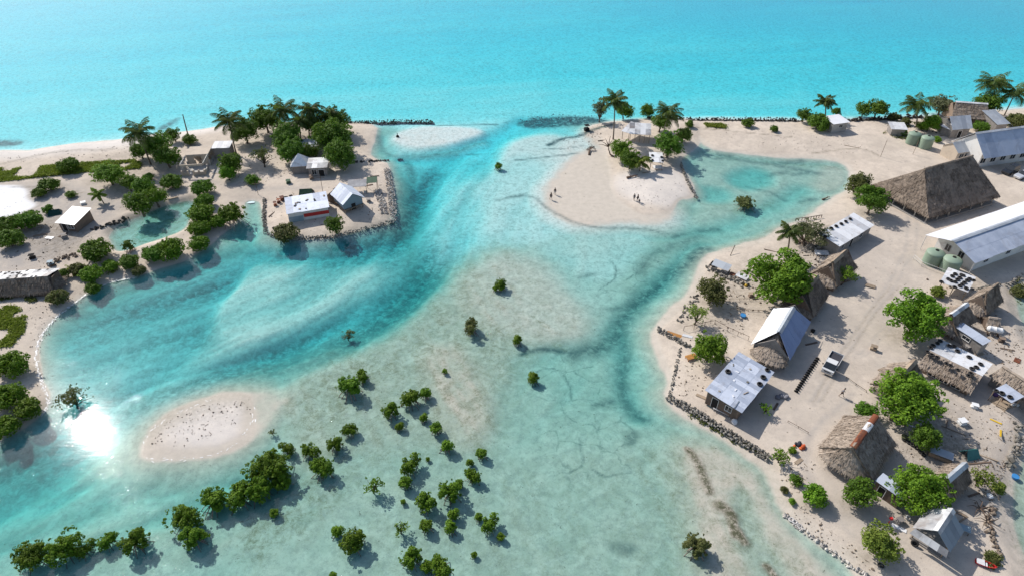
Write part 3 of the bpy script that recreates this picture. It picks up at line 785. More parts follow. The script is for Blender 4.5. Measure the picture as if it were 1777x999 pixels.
b = nd(nt, 'BsdfPrincipled', {'Base Color': col, 'Roughness': 0.92, 'Specular IOR Level': 0.15})
hgt = math_(nt, 'ADD', math_(nt, 'MULTIPLY', nC, 0.5), math_(nt, 'MULTIPLY', nB, 1.0))
bp = nd(nt, 'Bump', {'Height': hgt, 'Strength': 0.5, 'Distance': 0.10})
nt.links.new(bp.outputs[0], b.inputs['Normal'])
nt.links.new(b.outputs[0], out.inputs[0])
M['sand'] = m
tm.materials.append(m)
go = link('ground', tm)
tag(go, kind='structure')

# ------------------------------------------------------------------ the water: one clear body, tinted by its depth
m, nt, out = new_mat('lagoon_water')
pos = nd(nt, 'NewGeometry').outputs['Position']
mp = nd(nt, 'Mapping', {'Vector': pos, 'Rotation': (0, 0, R(-12)), 'Scale': (0.22, 1.0, 1.0)}).outputs[0]
swell = noise(nt, mp, 0.24, 3, 0.55, 0.5)
rip = noise(nt, mp, 1.7, 4, 0.6, 0.3)
chop = noise(nt, pos, 6.0, 3, 0.6)
b1 = nd(nt, 'Bump', {'Height': swell, 'Strength': 1.0, 'Distance': 0.010})
b2 = nd(nt, 'Bump', {'Height': rip, 'Strength': 1.0, 'Distance': 0.0020, 'Normal': b1.outputs[0]})
b3 = nd(nt, 'Bump', {'Height': chop, 'Strength': 1.0, 'Distance': 0.0010, 'Normal': b2.outputs[0]})
fac = math_(nt, 'MULTIPLY', ramp(nt, noise(nt, pos, 3.4, 2, 0.5), 0.62, 0.82), ramp(nt, noise(nt, pos, 0.35, 3, 0.6), 0.40, 0.62))
b4 = nd(nt, 'Bump', {'Height': fac, 'Strength': 1.0, 'Distance': 0.036, 'Normal': b3.outputs[0]})
vd = nt.nodes.new('ShaderNodeVectorMath')
vd.operation = 'DOT_PRODUCT'
nt.links.new(b4.outputs[0], vd.inputs[0])
nt.links.new(nd(nt, 'NewGeometry').outputs['Incoming'], vd.inputs[1])
cosv = math_(nt, 'ABSOLUTE', vd.outputs['Value'])
frv = math_(nt, 'ADD', 0.02, math_(nt, 'MULTIPLY', 0.98, math_(nt, 'POWER', math_(nt, 'SUBTRACT', 1.0, cosv), 5.0)), True)
gl = nd(nt, 'BsdfGlossy', {'Color': (1, 1, 1, 1), 'Roughness': 0.027, 'Normal': b4.outputs[0]})
tr = nd(nt, 'BsdfTransparent', {'Color': (1, 1, 1, 1)})
g2 = nd(nt, 'BsdfGlossy', {'Color': (1, 1, 1, 1), 'Roughness': 0.14, 'Normal': b3.outputs[0]})
gm = nd(nt, 'MixShader', {0: 0.045})                          # calm facets and a share of finely ruffled ones
nt.links.new(gl.outputs[0], gm.inputs[1])
nt.links.new(g2.outputs[0], gm.inputs[2])
mx = nd(nt, 'MixShader', {0: frv})
nt.links.new(tr.outputs[0], mx.inputs[1])
nt.links.new(gm.outputs[0], mx.inputs[2])
nt.links.new(mx.outputs[0], out.inputs['Surface'])
va = nd(nt, 'VolumeAbsorption', {'Color': (0.0, 0.918, 0.972, 1.0), 'Density': 0.50})
nt.links.new(va.outputs[0], out.inputs['Volume'])
wb = MB()
wb.prism([(-3900, -500, -9), (3900, -500, -9), (3900, 4800, -9), (-3900, 4800, -9)], (0, 0, 9))
tag(wb.build('water', m), kind='structure')
# ------------------------------------------------------------------ plants
def rdir(rr):
    z = rr.uniform(-1, 1)
    t = rr.uniform(0, 2 * math.pi)
    s = math.sqrt(1 - z * z)
    return Vector((s * math.cos(t), s * math.sin(t), z))

def leaf_quad(mb, c, n, L, Wd, rr, r):
    n = n.normalized()
    a = n.cross(rdir(rr))
    if a.length < 0.05:
        a = n.cross(Vector((1, 0, 0.2)))
    a.normalize()
    b = n.cross(a)
    d = -n * (L * 0.12)
    mb.face([c - a * L / 2 + d, c - b * Wd / 2, c + a * L / 2 + d, c + b * Wd / 2], r)

def crown_mesh(name, seed, R0, zc, zh, nclump, nleaf, leaf, crad, puff=0.6, zmin=-0.35, elong=1.0, holes=0.0, ragged=0.5):
    """leaf clumps spread through a lumpy crown of radius R0 centred at height zc"""
    rr = random.Random(seed)
    mb = MB()
    lob = [(rdir(rr), rr.uniform(-0.30, 0.32)) for _ in range(7)]
    cl = []
    for i in range(nclump):
        for _ in range(60):
            d = rdir(rr)
            if d.z < zmin:
                continue
            k = 1.0 + sum(a * max(0, d.dot(q)) ** 3 for q, a in lob)
            rad = (1 - crad) * k * (rr.uniform(0.55, 1.0) if i > nclump * 0.25 else rr.uniform(0.1, 0.55))
            p = Vector((d.x * rad * elong, d.y * rad / elong, d.z * rad * zh / R0))
            if all((p - q).length > crad * 0.55 for q, _ in cl):
                break
        cl.append((p, crad * rr.uniform(0.65, 1.2)))
    for i in range(int(nclump * ragged)):                   # sprigs that break the outline
        d = rdir(rr)
        if d.z < zmin * 0.5:
            d.z = -d.z
        k = (1 - crad) * rr.uniform(1.12, 1.38)
        cl.append((Vector((d.x * k * elong, d.y * k / elong, d.z * k * zh / R0)), crad * rr.uniform(0.28, 0.5)))
    for p, cr in cl:
        tone = rr.uniform(-0.18, 0.18)
        nl = int(nleaf * (cr / crad) ** 2 * rr.uniform(1 - holes, 1))
        for _ in range(nl):
            d = rdir(rr)
            if d.z < -0.55 and rr.random() < 0.6:
                d.z = -d.z
            q = p + Vector((d.x, d.y, d.z * 0.85)) * cr * rr.uniform(0.72, 1.06)
            n = d * puff + rdir(rr) * (1 - puff) + Vector((0, 0, 0.25))
            L = leaf * rr.uniform(0.7, 1.35)
            leaf_quad(mb, Vector((q.x * R0, q.y * R0, zc + q.z * R0)), n, L, L * rr.uniform(0.5, 0.8), rr,
                      min(1, max(0, 0.45 + tone + rr.uniform(-0.3, 0.4))))
    me = mb.mesh(name, M['leaf'])
    me['clumps'] = [c for p, cr in cl for c in (p.x * R0, p.y * R0, zc + p.z * R0)]
    return me

def trunk_mesh(name, seed, me_crown, r0, zc, nlimb=7, fork=0.45):
    rr = random.Random(seed)
    mb = MB()
    c = list(me_crown['clumps'])
    c = [Vector(c[i:i + 3]) for i in range(0, len(c), 3)]
    rr.shuffle(c)
    f = Vector((rr.uniform(-.2, .2) * r0 * 4, rr.uniform(-.2, .2) * r0 * 4, zc * fork))
    mb.tube([(0, 0, -0.4), (0, 0, 0.1), f * 0.55, f], [r0 * 1.35, r0 * 1.1, r0 * 0.9, r0 * 0.8], 8)
    for q in c[:nlimb]:
        mid = f.lerp(q, 0.5) + Vector((rr.uniform(-.1, .1), rr.uniform(-.1, .1), 0.08)) * zc
        mb.tube([f * 0.97, mid, q], [r0 * 0.55, r0 * 0.36, r0 * 0.12], 6)
    return mb.mesh(name, M['bark'], True)

def stems_mesh(name, seed, me_crown, r0, nst=6):          # several stems out of the ground: bushes
    rr = random.Random(seed)
    mb = MB()
    c = list(me_crown['clumps'])
    c = [Vector(c[i:i + 3]) for i in range(0, len(c), 3)]
    rr.shuffle(c)
    for q in c[:nst]:
        mid = Vector((q.x * 0.35, q.y * 0.35, q.z * 0.5))
        mb.tube([(q.x * 0.06, q.y * 0.06, -0.5), mid, q], [r0, r0 * 0.7, r0 * 0.3], 5)
    return mb.mesh(name, M['bark'], True)

def roots_mesh(name, seed, R0, zc, n=12):                 # stilt roots arching down into the water
    rr = random.Random(seed)
    mb = MB()
    mb.tube([(0, 0, -0.2), (0.04, 0.02, zc * 0.5), (0, 0, zc)], [0.09, 0.08, 0.06], 6)
    for i in range(n):
        t = 2 * math.pi * i / n + rr.uniform(-.3, .3)
        rad = R0 * rr.uniform(0.5, 1.25)
        h = zc * rr.uniform(0.5, 0.95)
        d = Vector((math.cos(t), math.sin(t), 0))
        pts = [d * rad * 0.08 + Vector((0, 0, h))]
        for k in (0.35, 0.7, 1.0):
            pts.append(d * rad * k + Vector((0, 0, h * (1 - k ** 2.2) - 0.35 * k)))
        mb.tube(pts, [0.06, 0.052, 0.046, 0.04], 5)
    return mb.mesh(name, M['root'], True)

def variants(kind):
    out = []
    if kind == 'tree':
        for s, (R0, ncl, nl, lf, cr) in enumerate([(4.6, 60, 105, 0.40, 0.24), (4.2, 54, 105, 0.38, 0.25), (2.7, 34, 85, 0.32, 0.30), (2.5, 30, 85, 0.30, 0.31), (1.5, 18, 70, 0.23, 0.36), (1.4, 17, 70, 0.22, 0.36)]):
            zc = R0 * 0.86
            c = crown_mesh('crown', 100 + s, R0, zc, R0 * 0.86, int(ncl * 1.25), int(nl * 1.15), lf, cr * 1.05, zmin=-0.62)
            out.append((R0, zc, c, trunk_mesh('trunk', 100 + s, c, 0.05 * R0 + 0.05, zc), 'trunk'))
    if kind == 'bush':
        for s, (R0, ncl, nl, lf, cr) in enumerate([(2.8, 34, 95, 0.34, 0.29), (1.9, 24, 85, 0.28, 0.32), (1.8, 22, 85, 0.27, 0.33), (1.1, 14, 70, 0.20, 0.38), (1.0, 13, 70, 0.19, 0.38)]):
            zc = R0 * 0.50
            c = crown_mesh('foliage', 200 + s, R0, zc, R0 * 0.70, int(ncl * 1.25), int(nl * 1.15), lf, cr * 1.05, zmin=-0.4)
            out.append((R0, zc, c, stems_mesh('stem', 200 + s, c, 0.035 + 0.012 * R0), 'stem'))
    if kind == 'mangrove':
        for s, (R0, ncl, nl, lf, cr, el) in enumerate([(2.5, 38, 90, 0.27, 0.235, 1.12), (2.3, 34, 90, 0.26, 0.25, 0.9), (2.2, 30, 90, 0.26, 0.26, 1.2), (1.6, 21, 85, 0.23, 0.30, 1.2), (1.5, 20, 85, 0.22, 0.30, 0.88), (1.45, 22, 80, 0.22, 0.28, 1.0), (1.5, 17, 80, 0.22, 0.31, 1.3), (0.9, 10, 75, 0.18, 0.40, 1.0), (0.85, 9, 75, 0.18, 0.42, 1.0)]):
            zc = R0 * 0.66 + 0.2
            c = crown_mesh('crown', 300 + s, R0, zc, R0 * 0.80, int(ncl * 1.3), int(nl * 1.2), lf * 1.05, cr, puff=0.72, zmin=-0.6, elong=el, holes=0.25, ragged=0.8)
            out.append((R0, zc, c, roots_mesh('roots', 300 + s, R0, zc, 14 if R0 > 1 else 9), 'roots'))
    if kind == 'sparse':                                   # thin crowns that show their branches
        for s, (R0, ncl, nl, lf, cr) in enumerate([(2.6, 30, 42, 0.27, 0.20), (1.6, 20, 34, 0.25, 0.24), (0.9, 11, 30, 0.19, 0.30)]):
            zc = R0 * 0.85 + 0.1
            c = crown_mesh('crown', 400 + s, R0, zc, R0 * 0.75, ncl, nl, lf, cr, puff=0.5, zmin=-0.3, holes=0.5)
            out.append((R0, zc, c, trunk_mesh('trunk', 400 + s, c, 0.05 * R0 + 0.03, zc, 16, 0.28), 'trunk'))
    if kind == 'feathery':                                 # wispy grey-green needles
        for s, (R0, ncl, nl, lf, cr) in enumerate([(2.9, 46, 90, 0.26, 0.20), (2.0, 34, 100, 0.22, 0.22)]):
            zc = R0 * (0.95 if s == 0 else 1.35)
            c = crown_mesh('crown', 500 + s, R0, zc, R0 * (0.75 if s == 0 else 1.35), ncl, nl, lf, cr, puff=0.15, zmin=-0.6, holes=0.5)
            out.append((R0, zc, c, trunk_mesh('trunk', 500 + s, c, 0.045 * R0 + 0.04, zc, 20, 0.25), 'trunk'))
    return out

VAR = {k: variants(k) for k in ('tree', 'bush', 'mangrove', 'sparse', 'feathery')}
NPLANT = [0]

def plant(kind, cx, cy, rpx, mat, label, name, cat, group=None, zk=1.0, sxy=1.0, var=None, gpx=None):
    """a plant whose crown centre shows at pixel (cx, cy) with a half-width of rpx pixels of the photo"""
    rm = (1.06 if kind == 'mangrove' else 1.08 if rpx > 24 else 1.14) * rpx / scale_at(cy + 6)
    vs_ = VAR[kind]
    best = sorted(range(len(vs_)), key=lambda i: abs(math.log(vs_[i][0] / rm)))
    cand = [i for i in best if abs(math.log(vs_[i][0] / rm)) < abs(math.log(vs_[best[0]][0] / rm)) + 0.12]
    NPLANT[0] += 1
    rr = random.Random(NPLANT[0] * 77 + 5)
    R0, zc, cm, tm_, tname = vs_[rr.choice(cand) if var is None else var]
    k = rm / R0
    p = at(cx, cy, zc * k * zk + 0.4)
    for _ in range(4):
        g = gh(p.x, p.y)
        p = at(cx, cy, g + zc * k * zk)
    t = thing(name, label, cat, (p.x, p.y, g), rr.uniform(0, 6.28), group)
    sq = rr.uniform(0.93, 1.07)
    t.scale = (k * sxy * sq, k * sxy / sq, k * zk)
    c = link(cm.name.split('.')[0], cm, t)
    c.material_slots[0].link = 'OBJECT'
    c.material_slots[0].material = M[mat]
    link(tname, tm_, t)
    return t

# coconut palms
def frond_mesh(mb, rr, base, az, el, Lf, droop):
    d = Vector((math.cos(az), math.sin(az), 0))
    pts, n = [], 9
    for i in range(n + 1):
        s = i / n
        ang = el - droop * s ** 1.4
        if i == 0:
            pts.append(Vector(base))
        else:
            pts.append(pts[-1] + (d * math.cos(ang) + Vector((0, 0, math.sin(ang)))) * (Lf / n))
    tone = rr.uniform(0.1, 0.7)
    mb.tube(pts, [0.045 * (1 - 0.8 * i / n) + 0.008 for i in range(n + 1)], 4, 0.9)
    side = d.cross(Vector((0, 0, 1)))
    for i in range(1, n * 2 + 1):
        s = i / (n * 2)
        k = min(n - 1, int(s * n))
        p = pts[k].lerp(pts[k + 1], s * n - k) if k < n else pts[n]
        t = (pts[k + 1] - pts[k]).normalized()
        up = side.cross(t)
        wl = Lf * 0.30 * math.sin(math.pi * min(1, 0.15 + 0.85 * s)) ** 0.7 + 0.12
        for sg in (-1, 1):
            v = (side * sg * 0.80 + t * 0.62 - Vector((0, 0, rr.uniform(0.30, 0.65)))).normalized()
            wd = t * 0.085
            mid = p + v * wl * 0.5 + up * 0.02
            tip = p + v * wl + Vector((0, 0, -wl * 0.22))
            mb.face([p - wd, p + wd, mid + wd * 1.1, tip, mid - wd * 1.1], min(1, max(0, tone + rr.uniform(-.2, .25))))

def palm(bx, by, cx, cy, fr_px, label, group=None, mat='leaf_palm', nf=20, young=False):
    g = ground(bx, by)
    rr = random.Random(int(bx * 31 + by))
    d = ray(cx, cy)
    y = g.y - (0.4 if not young else 0)
    top = CAM + d * ((y - CAM.y) / d.y)
    hgt = max(1.0, top.z - g.z)
    Lf = fr_px / scale_at(by) * 1.25
    t = thing('coconut_palm', label, 'palm tree', g, 0, group)
    mb = MB()
    e = Vector((top.x - g.x, top.y - g.y, hgt))
    pts = []
    for i in range(9):
        s = i / 8
        q = Vector((e.x * s ** 1.5, e.y * s ** 1.5, hgt * s))
        pts.append(q)
    pts[0].z = -0.5
    mb.tube(pts, [(0.24 if i == 0 else 0.17 - 0.006 * i) * (0.7 if young else 1) for i in range(9)], 8)
    mb.build('trunk', M['palm_bark'], t, True)
    mb = MB()
    for i in range(nf):
        s = i / nf
        frond_mesh(mb, rr, e + Vector((0, 0, rr.uniform(-.1, .15))), 2.4 * i + rr.uniform(-.25, .25), R(78 - 88 * s + rr.uniform(-8, 8)), Lf * rr.uniform(0.85, 1.1), R(62 + 30 * rr.random()))
    mb.build('crown', M[mat], t)
    if not young:
        mb = MB()
        for i in range(7):
            a = i * 0.9
            mb.blob(e + Vector((math.cos(a) * .28, math.sin(a) * .28, -0.3 - 0.1 * (i % 2))), 0.14, i, 1, None, 0.05)
        mb.build('coconuts', M['wood_orange'] if rr.random() < .3 else M['leaf_olive'], t, True)
    return t

# ------------------------------------------------------------------ houses
GB = 0.72                                                 # height of the village ground above the water

def straw(mb, q, down, n, dens, rr, length=0.55, lift=0.09):
    """loose straw laid down a thatched face q (4 or 3 points, first edge the eave)"""
    q = [Vector(p) for p in q]
    tri = [(0, 1, 2)] + ([(0, 2, 3)] if len(q) == 4 else [])
    for a, b, c in tri:
        A, B, C = q[a], q[b], q[c]
        area = (B - A).cross(C - A).length / 2
        for _ in range(int(area * dens)):
            u, v = rr.random(), rr.random()
            if u + v > 1:
                u, v = 1 - u, 1 - v
            p = A + (B - A) * u + (C - A) * v + n * (lift * rr.uniform(0.3, 1.4))
            dd = (down + rdir(rr) * 0.22).normalized()
            s = dd.cross(n).normalized() * rr.uniform(0.02, 0.055)
            L = length * rr.uniform(0.5, 1.2)
            e = p + dd * L + n * rr.uniform(-0.02, 0.05)
            pt = vnoise(np.array([p.x]), np.array([p.y + p.z]), 1.5, 17)[0]
            mb.face([p - s, p + s, e + s * 0.6, e - s * 0.6], min(1, max(0, 0.6 * pt + rr.uniform(0, .4))))

def thatch_face(mb, q, rr, thick=0.22, dens=16, sag=0.10):
    """a thick thatched slope; q[0]-q[1] is the eave"""
    q = [Vector(p) for p in q]
    n = (q[1] - q[0]).cross(q[-1] - q[0]).normalized()
    if n.z < 0:
        n = -n
    ev = (q[1] - q[0]).normalized()
    down = ev.cross(n)
    if down.z > 0:
        down = -down
    top = q[2:]
    # grid with uneven surface
    nu = max(2, int((q[1] - q[0]).length / 0.8))
    nv = max(2, int(((q[-1] + q[2]) / 2 - (q[0] + q[1]) / 2).length / 0.7))
    q2, q3 = (q[2], q[3]) if len(q) == 4 else (q[2], q[2])
    gp = []
    for j in range(nv + 1):
        row = []
        for i in range(nu + 1):
            u, v = i / nu, j / nv
            p = (q[0] * (1 - u) + q[1] * u) * (1 - v) + (q3 * (1 - u) + q2 * u) * v
            edge = (j in (0, nv)) or (i in (0, nu))
            p = p + n * ((0 if edge else rr.uniform(-0.06, 0.06)) - sag * math.sin(math.pi * v))
            if j == 0:
                p = p + down * rr.uniform(-0.05, 0.15)
            row.append(p)
        gp.append(row)
    for j in range(nv):                                     # lapped courses: the lower edge of each stands proud
        ct = rr.uniform(-0.15, 0.15)
        for i in range(nu):
            k = n * (0.07 if j else 0.0)
            a_, b_ = gp[j][i] + k + down * (0.10 if j else 0), gp[j][i + 1] + k + down * (0.10 if j else 0)
            pt = vnoise(np.array([a_.x * 1.0 + q[0].x]), np.array([a_.y + a_.z]), 1.7, 9)[0]
            r = min(1, max(0, pt + ct + rr.uniform(-.15, .15)))
            if (gp[j + 1][i] - gp[j + 1][i + 1]).length < 1e-4:
                mb.face([a_, b_, gp[j + 1][i]], r)
            else:
                mb.face([a_, b_, gp[j + 1][i + 1], gp[j + 1][i]], r)
            if j:
                mb.face([gp[j][i], gp[j][i + 1], b_, a_], 1.0)
    lo = [[p - n * thick for p in row] for row in gp]
    for i in range(nu):                                     # eave edge and underside
        mb.face([gp[0][i], lo[0][i], lo[0][i + 1], gp[0][i + 1]], 0.85)
    for j in range(nv):
        mb.face([gp[j][0], gp[j + 1][0], lo[j + 1][0], lo[j][0]], 0.8)
        mb.face([gp[j][nu], lo[j][nu], lo[j + 1][nu], gp[j + 1][nu]], 0.8)
    mb.face([lo[0][0], lo[nv][0], lo[nv][nu], lo[0][nu]], 0.95)
    straw(mb, q, down, n, dens, rr)
    for _ in range(int((q[1] - q[0]).length * 9)):          # fringe
        p = q[0].lerp(q[1], rr.random()) - n * rr.uniform(0, thick)
        dd = (down + rdir(rr) * 0.25).normalized()
        s = ev * rr.uniform(0.03, 0.07)
        e = p + dd * rr.uniform(0.1, 0.35)
        mb.face([p - s, p + s, e + s * .5, e - s * .5])

def sheet_face(mb, q, rr, w=0.95, thick=0.035, rows=1, tv=0.33):
    """a roof of lapped tin sheets; q[0]-q[1] is the eave, q[2]-q[3] the top"""
    q = [Vector(p) for p in q]
    n = (q[1] - q[0]).cross(q[3] - q[0]).normalized()
    if n.z < 0:
        n = -n
    ns = max(2, int((q[1] - q[0]).length / w))
    for j in range(rows):
        v0, v1 = j / rows - (0.02 if j else 0), (j + 1) / rows
        tone = rr.uniform(-.2, .2)
        for i in range(ns):
            u0, u1 = i / ns, (i + 1) / ns + (0.004 if i < ns - 1 else 0)
            z = n * (0.012 * (i % 2) + 0.02 * (rows - j) * 0 + 0.016 * j + rr.uniform(0, 0.006))
            jit = rr.uniform(-0.05, 0.05) if j == 0 else 0.0
            P = lambda u, v: (q[0].lerp(q[1], u)).lerp(q[3].lerp(q[2], u), v) + z
            pts = [P(u0, v0 + jit * .2), P(u1, v0 + jit * .2), P(u1, v1), P(u0, v1)]
            mb.prism(pts, n * thick, min(1, max(0, rr.gauss(0.5, tv) + tone * tv * 3)))

class House:
    pass

def frame_from(FL, FR, BL, width, ze, L=None):
    P, Q = at(FL[0], FL[1], GB + ze), at(FR[0], FR[1], GB + ze)
    u = Vector((Q.x - P.x, Q.y - P.y, 0))
    L = L or u.length
    u.normalize()
    v = Vector((-u.y, u.x, 0))
    W = width
    if BL is not None:
        B = at(BL[0], BL[1], GB + ze)
        W = (B - P).dot(v)
    return P, u, v, L, W

def house(name, label, FL, FR, BL=None, width=None, ze=2.3, r1=None, r2=None, zr=None, L=None, roof=('thatch', 'thatch'), kind='gable',
          a1=None, a2=None, zb=None, wall='wall_grey', inset=(0.35, 0.35, 0.35, 0.35), openings=(), posts=None, apron=None, apron2=None, cap=None, cat='house',
          group=None, rows=1, dens=16, zw=None, pars=None, sheet=0.95, floor=None, ridge_off=0.5, tv=0.33):
    """FL-FR: pixels of the front eave; BL: of the back eave; r1, r2: of the ridge ends. Everything is then built in metres in the house's own frame."""
    P, u, v, L, W = frame_from(FL, FR, BL, width, ze, L)
    h = House()
    M0 = P + v * W * ridge_off
    if kind in ('gable', 'hip'):
        zs, xs = [], []
        for rp in (r1, r2):
            if rp is None:
                continue
            d = ray(*rp)
            nrm = v
            t = (M0 - CAM).dot(nrm) / d.dot(nrm)
            q = CAM + d * t
            zs.append(q.z)
            xs.append((q - M0).dot(u))
        if zr is None:
            zr = sum(zs) / len(zs) - GB
        def along(px):                                       # where the ridge line passes nearest to a pixel's ray
            d, w0 = ray(*px), Vector((M0.x, M0.y, GB + zr)) - CAM
            b, dd, e = u.dot(d), u.dot(w0), d.dot(w0)
            return (b * e - dd) / (1 - b * b)
        if a1 is None:
            a1 = max(-1.2, along(r1)) if r1 is not None else 0.0
        if a2 is None:
            a2 = min(L + 1.2, along(r2)) if r2 is not None else L
    rr = random.Random(int(FL[0] * 13 + FL[1]))
    t = thing(name, label, cat, (P.x, P.y, GB - 0.02), math.atan2(u.y, u.x), group)
    h.t, h.L, h.W, h.ze, h.zr, h.a1, h.a2 = t, L, W, ze, zr, a1, a2
    if kind in ('gable', 'hip'):
        F = [(0, 0, ze), (L, 0, ze), (a2, W * ridge_off, zr), (a1, W * ridge_off, zr)]
        zbk = ze if zb is None else zb
        B = [(L, W, zbk), (0, W, zbk), (a1, W * ridge_off, zr), (a2, W * ridge_off, zr)]
        faces = [(roof[0], F), (roof[1], B)]
        if kind == 'hip':
            faces += [(roof[0], [(0, W, ze), (0, 0, ze), (a1, W / 2, zr)]), (roof[0], [(L, 0, ze), (L, W, ze), (a2, W / 2, zr)])]
    else:
        zb = ze if zb is None else zb
        F = [(0, 0, ze), (L, 0, ze), (L, W, zb), (0, W, zb)]
        faces = [(roof[0], F)]
        B = F
    h.planes = {}
    mw = Matrix.Translation(t.location) @ Matrix.Rotation(math.atan2(u.y, u.x), 4, 'Z')
    h.mw = mw
    h.planes['front'] = [mw @ Vector(p) for p in F]
    h.planes['back'] = [mw @ Vector(p) for p in B]
    bymat = {}
    for mt, q in faces:
        mb = bymat.setdefault(mt, MB())
        if mt.startswith('thatch'):
            thatch_face(mb, q, rr, dens=dens)
        else:
            sheet_face(mb, q, rr, rows=rows, w=sheet, tv=tv)
    for ap in (apron, apron2):
        if not ap:
            continue
        # a rounded thatched (or tin) end below the gable: (material, reach, bottom height, drop below the ridge)
        mt, out, zl, drop = ap
        mb = bymat.setdefault(mt, MB())
        x0, sg = (a1, -1) if ap is apron else (a2, 1)
        top = Vector((x0 - sg * 0.35, W / 2, zr - drop))
        xe = (0 if sg < 0 else L)
        if mt.startswith('thatch'):
            n = 7
            arc = []
            for i in range(n + 1):
                a = math.pi * i / n
                arc.append(Vector((xe + sg * out * math.sin(a) ** 0.8, W / 2 - (W / 2 - 0.1) * math.cos(a), zl)))
            for i in range(n):
                q = [arc[i], arc[i + 1], top] if sg > 0 else [arc[i + 1], arc[i], top]
                thatch_face(mb, q, rr, thick=0.15, dens=dens)
        else:
            sheet_face(mb, [(xe + sg * out, W, zl), (xe + sg * out, 0, zl), (xe + sg * 0.1, 0.2, zl + 0.75), (xe + sg * 0.1, W - 0.2, zl + 0.75)], rr)
    for mt, mb in bymat.items():
        nm = 'thatched_roof' if mt.startswith('thatch') else 'tin_roof'
        mb.build(nm if len(bymat) > 1 else 'roof', M[mt], t)
    if not cap and roof[0].startswith('thatch') and roof[-1].startswith('thatch') and not name == 'thatch_house_plain':
        mb = MB()
        n = max(3, int((a2 - a1) / 0.6))
        mb.tube([(a1 + (a2 - a1) * i / n, W * ridge_off + rr.uniform(-.05, .05), zr + 0.04 + rr.uniform(-.05, .07)) for i in range(n + 1)], [0.2 + rr.uniform(-.04, .05) for _ in range(n + 1)], 6)
        mb.build('ridge', M[roof[0]], t)
    if cap:
        mb = MB()
        x = a1 - 0.1
        hh = 0.10 + (zr - ze) * 0.0
        sl = (zr - ze) / (W / 2)
        while x < a2:
            x2 = min(a2 + 0.1, x + 1.8)
            for sg in (-1, 1):
                yr, wd = W * ridge_off, 0.42
                mb.prism([(x, yr, zr + 0.16), (x2 + .03, yr, zr + 0.16), (x2 + .03, yr + sg * wd, zr + 0.16 - wd * sl * 0.8), (x, yr + sg * wd, zr + 0.16 - wd * sl * 0.8)], (0, 0, 0.03))
            x = x2
        mb.build('ridge_cap', M[cap], t)
    # walls
    i0, i1, j0, j1 = inset                                  # x0, x1, y0, y1
    X0, X1, Y0, Y1 = i0, L - i1, j0, W - j1
    if wall:
        mb = MB()
        th = 0.14
        def roofz(y):
            if kind in ('gable', 'hip'):
                k = W * ridge_off
                return (ze + (zr - ze) * y / k if y <= k else zr + ((ze if zb is None else zb) - zr) * (y - k) / (W - k)) - 0.18
            return ze + (zb - ze) * y / W - 0.06
        zt0, zt1 = min(roofz(Y0), zw or 99), min(roofz(Y1), zw or 99)
        mb.prism([(X0, Y0, -.1), (X1, Y0, -.1), (X1, Y0, zt0), (X0, Y0, zt0)], (0, th, 0))
        mb.prism([(X0, Y1, -.1), (X1, Y1, -.1), (X1, Y1, zt1), (X0, Y1, zt1)], (0, -th, 0))
        for x, sg in ((X0, 1), (X1, -1)):
            q = [(x, Y0 + th + .002, -.1), (x, Y1 - th - .002, -.1), (x, Y1 - th - .002, zt1)]
            if kind == 'gable' and not zw:
                q += [(x, W * ridge_off, zr - 0.25)]
            q += [(x, Y0 + th + .002, zt0)]
            mb.prism(q, (sg * th, 0, 0))
        mb.build('wall', M[wall], t)
        for op in openings:
            side, f, w, hh, sill = op[:5]
            isdoor = sill < 0.05
            horiz = side in 'fb'
            c = (X0 + (X1 - X0) * f) if horiz else (Y0 + (Y1 - Y0) * f)
            plane = {'f': Y0, 'b': Y1, 'l': X0, 'r': X1}[side]
            o = -1 if side in 'fl' else 1
            fm, pn = MB(), MB()
            def bx(mbx, ca, za, wa, ha, dep, off):
                if horiz:
                    mbx.box((ca, plane + o * off, za + ha / 2), (wa, dep, ha))
                else:
                    mbx.box((plane + o * off, ca, za + ha / 2), (dep, wa, ha))
            fw = 0.06
            bx(fm, c - w / 2 - fw / 2, sill, fw, hh, 0.08, 0.03)
            bx(fm, c + w / 2 + fw / 2, sill, fw, hh, 0.08, 0.03)
            bx(fm, c, sill + hh, w + 2 * fw, fw, 0.08, 0.03)
            if not isdoor:
                bx(fm, c, sill - fw, w + 2 * fw, fw, 0.12, 0.05)
                bx(fm, c, sill, 0.05, hh, 0.05, 0.02)
            bx(pn, c, sill, w, hh, 0.02, 0.005)
            fo = fm.build('door' if isdoor else 'window', M[op[5] if len(op) > 5 else 'frame_white'], t)
            pn.build('doorway' if isdoor else 'pane', M['dark' if isdoor else 'pane'], fo)  # doorway: near-black sheet on the wall paints the unlit inside
    if floor:
        mb = MB()
        mb.box((L / 2, W / 2, 0.05), (L - 0.5, W - 0.5, 0.16))
        mb.build('floor', M[floor], t)
    if posts:
        nx, ny, pr, inx, iny, pm = posts
        def top_z(x, y):
            if kind == 'shed':
                return ze + (zb - ze) * y / W
            k = W * ridge_off
            f = min(y, W - y) / k
            if kind == 'hip':
                f = min(f, x / a1, (L - x) / max(.5, L - a2))
            return ze + (zr - ze) * f * 0.85
        for i in range(nx):
            for j in range(ny):
                if 0 < i < nx - 1 and 0 < j < ny - 1:
                    continue
                x, y = inx + (L - 2 * inx) * i / (nx - 1), iny + (W - 2 * iny) * j / (ny - 1)
                mb = MB()
                mb.tube([(x, y, -0.15), (x, y, max(0.4, top_z(x, y) - 0.08))], pr, 7)
                mb.build('post', M[pm], t)
    return h

